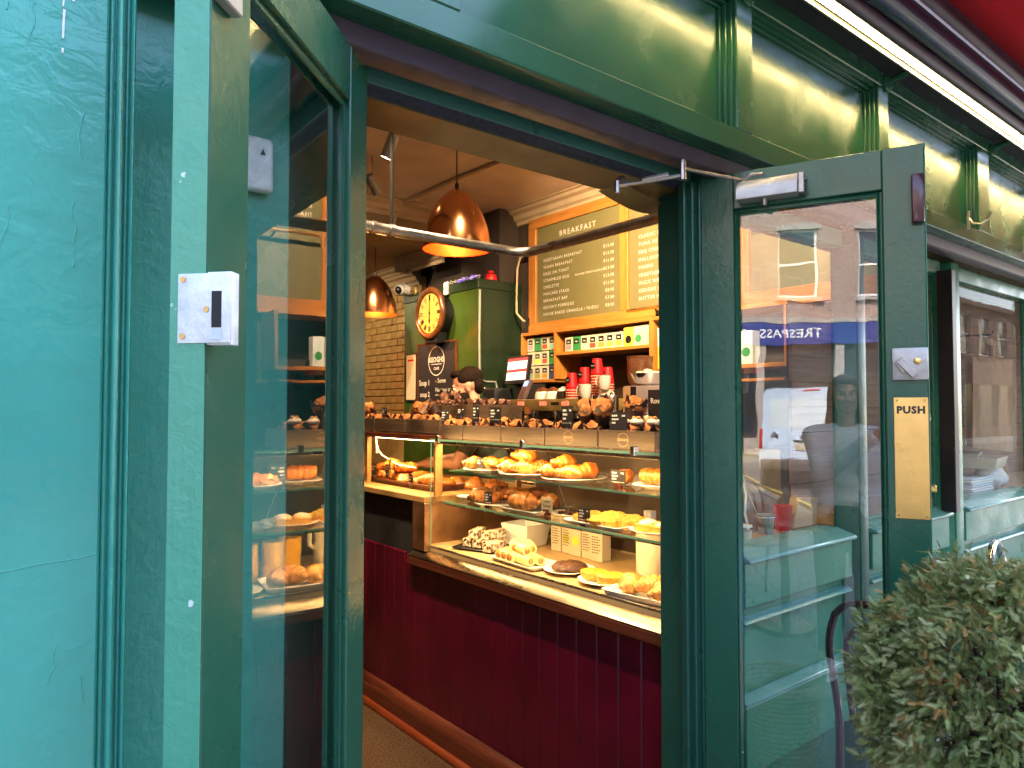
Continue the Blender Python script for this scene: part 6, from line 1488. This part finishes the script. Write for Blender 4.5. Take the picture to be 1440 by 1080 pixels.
# ------------------------------------------------------------------ clipped yew, chairs and table on the pavement
yw = thing('yew_bush', 'clipped mop headed yew shrub with drooping needles in front of right door leaf', 'shrub', (1.665, .515, 0))
rn = random.Random(5); cB = Vector((1.665, .515, .915))
def spray(v, f, o, d, L, w):
    d = d.normalized(); u = d.orthogonal().normalized(); u = Matrix.Rotation(rn.uniform(0, 6.28), 3, d) @ u; sdir = d.cross(u)
    n = 9
    for i in range(n):
        t = (i+.6)/n
        for s in (-1, 1):
            p = o + d*L*t; l = L*.44*(1-.45*t)*rn.uniform(.8, 1.15); q = p + (sdir*s*.82 + d*.62 + u*.22).normalized()*l
            a = len(v); wv = d*w*.5; v += [p-wv, p+wv, q+wv*.15, q-wv*.15]; f.append((a, a+1, a+2, a+3))
    a = len(v); q = o + d*L*1.18; wv = sdir*w*.6; v += [o-wv, o+wv, q+wv*.2, q-wv*.2]; f.append((a, a+1, a+2, a+3))
lv_ = {k: ([], []) for k in ('needles', 'needles_pale', 'needles_dry')}
def bush_r(d):    # outline: flat-topped mop, fuller and drooping below
    q = 1 + .11*noise.noise(d*2.6+Vector((3, 1, 0))) + .07*noise.noise(d*6.5)
    return Vector((.262*d.x, .262*d.y, (.272 if d.z > 0 else .33)*d.z))*q
for i in range(1250):      # shoots: each a tuft of short sprays, gaps between them
    d = Vector((rn.gauss(0, 1), rn.gauss(0, 1), rn.gauss(.10, 1))).normalized()
    dep = rn.random()**1.7*.26; q = cB + bush_r(d)*(1-dep)*rn.uniform(.93, 1.05)
    ax = (Vector((d.x, d.y, d.z*.7+.05)) + Vector((rn.uniform(-.5, .5), rn.uniform(-.5, .5), rn.uniform(-.8, .25)))).normalized()
    hue = noise.noise(q*6+Vector((9, 0, 0))); top = d.z > .5
    for j in range(17):
        o_ = Vector((rn.gauss(0, 1), rn.gauss(0, 1), rn.gauss(0, 1)))*.011
        g = ax + Vector((rn.uniform(-.75, .75), rn.uniform(-.75, .75), rn.uniform(-.75, .6)))
        r_ = rn.random(); k = 'needles_dry' if (hue > .44 and r_ < .34) or (top and r_ < .09) or r_ < .010 else ('needles_pale' if r_ < .46-dep*1.4+hue*.4 else 'needles')
        spray(lv_[k][0], lv_[k][1], q+o_+ax*rn.uniform(-.012, .010), g, rn.uniform(.014, .025), .0019)
for i in range(2600):     # inner fill
    d = Vector((rn.gauss(0, 1), rn.gauss(0, 1), rn.gauss(.0, 1))).normalized(); p = cB + bush_r(d)*rn.uniform(.62, .88)
    spray(lv_['needles'][0], lv_['needles'][1], p, d + Vector((rn.uniform(-.8, .8), rn.uniform(-.8, .8), rn.uniform(-.9, .5))), .030, .0026)
for i in range(900):      # hanging fringes below
    a = rn.uniform(0, 6.28); r = .262*rn.uniform(.55, .93); p = cB + Vector((r*math.cos(a), r*math.sin(a), -.24-rn.random()*.12))
    spray(lv_['needles'][0], lv_['needles'][1], p, Vector((math.cos(a)*.3, math.sin(a)*.3, -1)), .034, .0026)
for k, (v_, f_) in lv_.items():
    mm = MB(); mm.v = v_; mm.f = f_
    me = bpy.data.meshes.new('foliage'); me.from_pydata([tuple(p) for p in v_], [], f_); me.materials.append(M[k]); o = put(me, 'foliage', yw); o['kind'] = 'stuff'
m = MB()
for i in range(46):
    d = Vector((rn.gauss(0, 1), rn.gauss(0, 1), rn.gauss(.2, .8))).normalized(); e = cB + bush_r(d)*.93; s0 = Vector((cB.x, cB.y, .72+rn.uniform(0, .12)))
    mid = s0.lerp(e, .5)+Vector((0, 0, .05)); m.tube([s0, mid, e], [.007, .005, .002], 5)
m.build('branches', M['twig'], yw)
MB().tube([(1.665, .515, .30), (1.672, .51, .5), (1.66, .52, .72), (1.665, .515, .86)], [.026, .023, .021, .016], 9).build('trunk', M['twig'], yw)
pt = thing('planter', 'dark square planter holding the clipped yew', 'planter', (1.665, .515, 0))
MB().prism([(1.515, .365), (1.815, .365), (1.815, .665), (1.515, .665)], 'z', 0.005, .34).build('body', M['pot'], pt, bevel=.008); MB().box(1.525, .375, .3405, 1.805, .655, .352).build('soil', M['twig'], pt)
def chair(label, loc, rz, mat, seatmat):
    r = thing('cafe_chair', label, 'chair', loc, rz, 'pavement cafe chairs', world=False)
    for sx in (-1, 1):
        MB().tube([(sx*.19, -.20, .0), (sx*.185, -.19, .44)], .011, 8).build('leg', mat, r)
        MB().tube(smooth_path([(sx*.20, .22, .0), (sx*.19, .20, .45), (sx*.19, .245, .72), (sx*.155, .262, .84)]), .012, 8).build('leg', mat, r)
    MB().tube(smooth_path([(-.155, .262, .84), (-.10, .266, .885), (0, .268, .900), (.10, .266, .885), (.155, .262, .84)]), .012, 8).build('back_hoop', mat, r, angle=70)
    MB().tube(smooth_path([(-.12, .225, .50), (-.12, .255, .74), (-.075, .26, .815), (0, .262, .835), (.075, .26, .815), (.12, .255, .74), (.12, .225, .50)]), .010, 8).build('inner_hoop', mat, r, angle=70)
    MB().lathe([(0, .45), (.205, .45), (.215, .462), (.205, .474), (0, .476)], (0, 0, 0), 30).build('seat', seatmat, r); return r
chair('chromed tube cafe chair on the pavement behind the yew bush', (3.04, .64, 0), rad(12), M['chrome'], M['stool']).scale = (1.12, 1.12, 1.12)
chair('dark plum cafe chair seen through right door glass beside the yew', (2.47, .95, 0), rad(80), M['maroon2'], M['alu'])
tbl = thing('cafe_table', 'round wooden cafe table on the pavement, mirrored in right door glass', 'table', (-1.25, .30, 0), 0, world=False)
MB().lathe([(0, .72), (.33, .72), (.34, .73), (.34, .745), (.33, .75), (0, .75)], (0, 0, 0), 40).build('tabletop', M['stool'], tbl); MB().tube([(0, 0, .03), (0, 0, .719)], .028, 12).build('column', M['black'], tbl); MB().lathe([(0, 0), (.22, 0), (.20, .03), (0, .035)], (0, 0, 0), 24).build('base', M['black'], tbl)
chair('brown seated cafe chair at the near side of the round table', (-1.10, -.30, 0), rad(170), M['black'], M['stool']); chair('brown seated cafe chair at the far side of the round table', (-1.95, .36, 0), rad(80), M['black'], M['stool'])
bag = thing('handbag', 'brown leather handbag lying on the round cafe table', 'bag', (-1.3, .26, .75), .5, world=False)
m = MB().ball((0, 0, .07), (.16, .06, .085), 22, 14)
for v in m.v: v.z = max(v.z, 0)
m.build('body', M['kraft_dk'], bag, angle=60); MB().tube([(-.09, 0, .14), (-.06, 0, .21), (.06, 0, .21), (.09, 0, .14)], .007, 6).build('handle', M['kraft_dk'], bag)
wk = thing('wicker_basket', 'round wicker basket with hoop handles by the left door, mirrored in right door glass', 'basket', (.62, .80, .004), 0, world=False)
for i in range(17):
    z = .008+i*.021; r = .135+.04*i/16
    MB().tube([(r+.004*math.cos(k*math.pi+i*math.pi) if False else (r+.004*math.cos(k*math.pi+i*math.pi))*math.cos(k*2*math.pi/36), (r+.004*math.cos(k*math.pi+i*math.pi))*math.sin(k*2*math.pi/36), z) for k in range(36)], .0105, 6, False, True).build('weave_ring', M['wicker'], wk)
for k in range(18):
    a = 2*math.pi*k/18; MB().tube([(.133*math.cos(a), .133*math.sin(a), 0), (.176*math.cos(a), .176*math.sin(a), .355)], .006, 5).build('stake', M['wicker'], wk)
MB().lathe([(0, 0), (.135, 0), (.135, .006), (0, .006)], (0, 0, 0), 24).build('base', M['wicker'], wk)
for s in (-1, 1): MB().tube([(-.06, s*.176, .34), (-.045, s*.182, .42), (0, s*.184, .45), (.045, s*.182, .42), (.06, s*.176, .34)], .009, 7).build('handle', M['wicker'], wk)

# ------------------------------------------------------------------ street: van, sign, buildings (mirrored in the door glass)
vn = thing('parked_van', 'pale blue white delivery van parked at the kerb, seen from behind in the door glass', 'van', (-10.5, -2.55, -.115), rad(14.5), world=False)
# local: rear face at x = 0, body runs to -x; y across
sec = [(-.95, .42), (-.95, 1.00), (-.92, 1.28), (-.84, 1.86), (-.76, 1.97), (-.60, 2.02), (.60, 2.02), (.76, 1.97), (.84, 1.86), (.92, 1.28), (.95, 1.00), (.95, .42)]
m = MB(); n = len(sec); xs = ((0, 1.0, 0), (-.10, 1.0, .0), (-3.2, 1.0, 0), (-3.9, .97, -.12), (-4.35, .94, -.75), (-4.9, .86, -1.05))
for x, s, dz in xs:
    for y, z in sec:
        xx = x - (.22*max(0, (z-1.0))/1.0*.55 if x == 0 else 0); m.v.append(Vector((xx, y*s, max(.42, z+(dz if z > 1.1 else 0)) if z > 1.1 else z)))
for i in range(len(xs)-1):
    for k in range(n): m.f.append((i*n+k, i*n+(k+1) % n, (i+1)*n+(k+1) % n, (i+1)*n+k))
m.f += [tuple(range(n)), tuple(range((len(xs)-1)*n, len(xs)*n))[::-1]]
m.build('body', M['van'], vn, bevel=.03, seg=2, angle=50)
sl = lambda z: -.121*max(0, z-1.0)
for y0, y1 in ((-.78, -.02), (.02, .78)):
    MB().add([(sl(1.22)+.006, y0, 1.22), (sl(1.22)+.006, y1, 1.22), (sl(1.80)+.006, y1*.94, 1.80), (sl(1.80)+.006, y0*.94, 1.80), (sl(1.22)-.01, y0, 1.22), (sl(1.22)-.01, y1, 1.22), (sl(1.80)-.01, y1*.94, 1.80), (sl(1.80)-.01, y0*.94, 1.80)], [(0, 1, 2, 3), (7, 6, 5, 4), (0, 4, 5, 1), (1, 5, 6, 2), (2, 6, 7, 3), (3, 7, 4, 0)]).build('rear_window', M['foil'], vn)
for s in (-1, 1): MB().box(-.06, s*.90, .78, .012, s*.962, 1.22).build('tail_light', M['tail'], vn, bevel=.01, seg=2)
MB().box(-.10, -.93, .40, .06, .93, .62).build('bumper', M['shutter_low'], vn, bevel=.03, seg=2)
MB().box(.0, -.28, .80, .012, .28, .92).build('number_plate', M['cream'], vn); tx = MB(); put_text(tx, 'D', .09, (.0125, .22, .828), (0, 1, 0), (0, 0, 1), 'CENTER'); tx.build('plate_lettering', M['black'], vn)
MB().box(-.005, -.30, .96, .018, .30, .99).box(.004, -.15, 1.04, .03, .16, 1.075).build('door_handle', M['black'], vn, bevel=.006)
MB().box(-.004, -.008, .63, .004, .008, 1.20).build('door_seam', M['dark'], vn)
ch2 = MB()
for z in (1.02, 1.065):
    ch2.prism([(.60, z), (.66, z+.05), (.72, z), (.72, z+.022), (.66, z+.074), (.60, z+.022)], 'x', .002, .012)
ch2.build('chevron_badge', M['galv'], vn)
MB().box(sl(1.92)-.05, -.16, 1.93, sl(1.92)+.02, .16, 1.955).build('brake_light', M['tail'], vn, bevel=.005)
for x in (-.85, -3.9):
    for s in (-1, 1):
        m = MB(); m.lathe([(.20, -.10), (.31, -.10), (.335, -.07), (.335, .07), (.31, .10), (.20, .10)], (0, 0, 0), 30); m.v = [Vector((x+p.x, s*.86+p.z, .335+p.y)) for p in m.v]; w = m.build('wheel', M['rubber'], vn)
        m = MB(); m.lathe([(0, -.09), (.198, -.085), (.198, .085), (0, .09)], (0, 0, 0), 24); m.v = [Vector((x+p.x, s*.86+p.z, .335+p.y)) for p in m.v]; m.build('rim', M['alu'], w)
rs_ = thing('road_sign', 'round red and white no entry sign on a blue pole down the street', 'road sign', (-12.5, -1.22, 0), 0, world=False)
MB().tube([(0, 0, 0), (0, 0, 3.0)], .04, 10).build('pole', M['blue_sign'], rs_)
m = MB(); m.lathe([(0, 0), (.20, 0), (.20, .01), (0, .01)], (0, 0, 0), 28); m.v = [Vector((.045+p.z, p.x, 2.72+p.y)) for p in m.v]; m.build('plate', M['white'], rs_)
m = MB(); m.lathe([(.15, .0), (.21, 0), (.21, .012), (.15, .012)], (0, 0, 0), 28); m.v = [Vector((.05+p.z, p.x, 2.72+p.y)) for p in m.v]; m.build('red_ring', M['tail'], rs_)

def facade(name, label, org, ex, L, H, d, brick, storeys, bay, shop_h, trim, wmat, sign=None):
    """building front: origin at left foot when looking at it, ex along the front; windows are openings with reveals, frames, panes"""
    ex = Vector(ex); nrm = ex.cross(Vector((0, 0, 1)))   # outward
    org = Vector(org); r = thing(name, label, 'building', tuple(org))
    R3 = Matrix((ex, -nrm, Vector((0, 0, 1)))).transposed()
    def bxl(x0, y0, z0, x1, y1, z1):
        m = MB(); m.obox(org + R3 @ Vector(((x0+x1)/2, (y0+y1)/2, (z0+z1)/2)), (abs(x1-x0)/2, abs(y1-y0)/2, abs(z1-z0)/2), R3); return m
    sh = (H-shop_h)/storeys; nb = max(1, int(L/bay)); bw_ = L/nb; ww, wh = bw_*.52, sh*.62
    wall_ = MB()
    def wb(*a): m = bxl(*a); wall_.add(m.v, m.f)
    for s in range(storeys):
        z0 = shop_h+s*sh; zs = z0+sh*.18
        wb(0, 0, z0, L, d, zs); wb(0, 0, zs+wh, L, d, z0+sh)
        for k in range(nb+1):
            a = 0 if k == 0 else (k-.5)*bw_+ww/2; b_ = L if k == nb else (k+.5)*bw_-ww/2
            wb(a, 0, zs, b_, d, zs+wh)
    wall_.build('wall', brick, r)
    bxl(0, .3, 0, L, d, H-.02).build('core', M['dark'], r)
    for s in range(storeys):
        zs = shop_h+s*sh+sh*.18
        for k in range(nb):
            xc = (k+.5)*bw_; f = MB()
            for a in ((xc-ww/2, .10, zs, xc-ww/2+.07, .18, zs+wh), (xc+ww/2-.07, .10, zs, xc+ww/2, .18, zs+wh), (xc-ww/2+.071, .10, zs, xc+ww/2-.071, .18, zs+.08), (xc-ww/2+.071, .10, zs+wh-.08, xc+ww/2-.071, .18, zs+wh), (xc-ww/2+.071, .09, zs+wh*.5-.03, xc+ww/2-.071, .18, zs+wh*.5+.03)):
                m = bxl(*a); f.add(m.v, m.f)
            w = f.build('window', M['white'], r)
            bxl(xc-ww/2+.06, .14, zs+.05, xc+ww/2-.06, .15, zs+wh-.05).build('pane', wmat, w)
            bxl(xc-ww/2-.08, -.10, zs-.12, xc+ww/2+.08, .095, zs-.001).build('window_sill', trim, w)
            bxl(xc-ww/2-.10, -.05, zs+wh+.001, xc+ww/2+.10, .05, zs+wh+.20).build('lintel', trim, w)
    bxl(-.05, -.18, H-.25, L+.05, d, H).build('cornice', trim, r)
    bxl(0, -.12, shop_h-.16, L, .05, shop_h-.001).build('string_course', trim, r)
    nbs = max(2, int(L/2.4)); q = L/nbs
    for k in range(nbs+1): bxl(max(0, k*q-.16), -.06, 0, min(L, k*q+.16), .29, shop_h-.9).build('shop_pilaster', trim, r)
    for k in range(nbs):
        bxl(k*q+.161, .05, 0, (k+1)*q-.161, .12, .55).build('stall_riser', trim, r)
        bxl(k*q+.161, .08, .551, (k+1)*q-.161, .10, shop_h-.91).build('shop_window', wmat, r)
    if sign:
        bxl(.0, -.10, shop_h-.90, L, .04, shop_h-.17).build('sign_board', M['blue_sign'], r)
        tx = MB(); c = org + R3 @ Vector((sign[1], -.103, shop_h-.67)); put_text(tx, sign[0], sign[2], c, ex, (0, 0, 1), 'CENTER', 1.05, .006)
        tx.add([org + R3 @ Vector((sign[1]+a, -.103, shop_h+b)) for a, b in ((1.35, -.72), (1.78, -.72), (1.78, -.40), (1.30, -.40), (1.52, -.56))], [(0, 1, 2, 3, 4)])
        tx.build('sign_lettering', M['white'], r)
    else: bxl(0, -.10, shop_h-.90, L, .04, shop_h-.17).build('sign_board', trim, r)
    return r
facade('shop_building', 'red brick corner building with blue TRESPASS shop sign across the street end', (-20, -13.5, -.02), (0, 1, 0), 12.2, 11.5, 5, M['brick_far'], 2, 2.4, 4.45, M['stone'], M['win_dark'], ('TRESPASS', 8.85, .42))
facade('stone_building', 'pale painted building closing the street beside the brick corner building', (-20.4, -1.25, -.02), (0, 1, 0), 9, 10.5, 5, M['stone'], 2, 2.2, 3.6, M['stone'], M['win_dark'])
facade('street_building', 'brick terrace across the road facing the shop', (48, -10.6, -.02), (-1, 0, 0), 52, 6.8, 4, M['brick_side'], 1, 2.6, 3.6, M['brick_side'], M['win_dark'])
facade('street_building', 'painted terrace across the road further down to the left', (-4.2, -10.7, -.02), (-1, 0, 0), 14, 6.6, 4, M['stone'], 1, 2.5, 3.6, M['stone'], M['win_dark'])
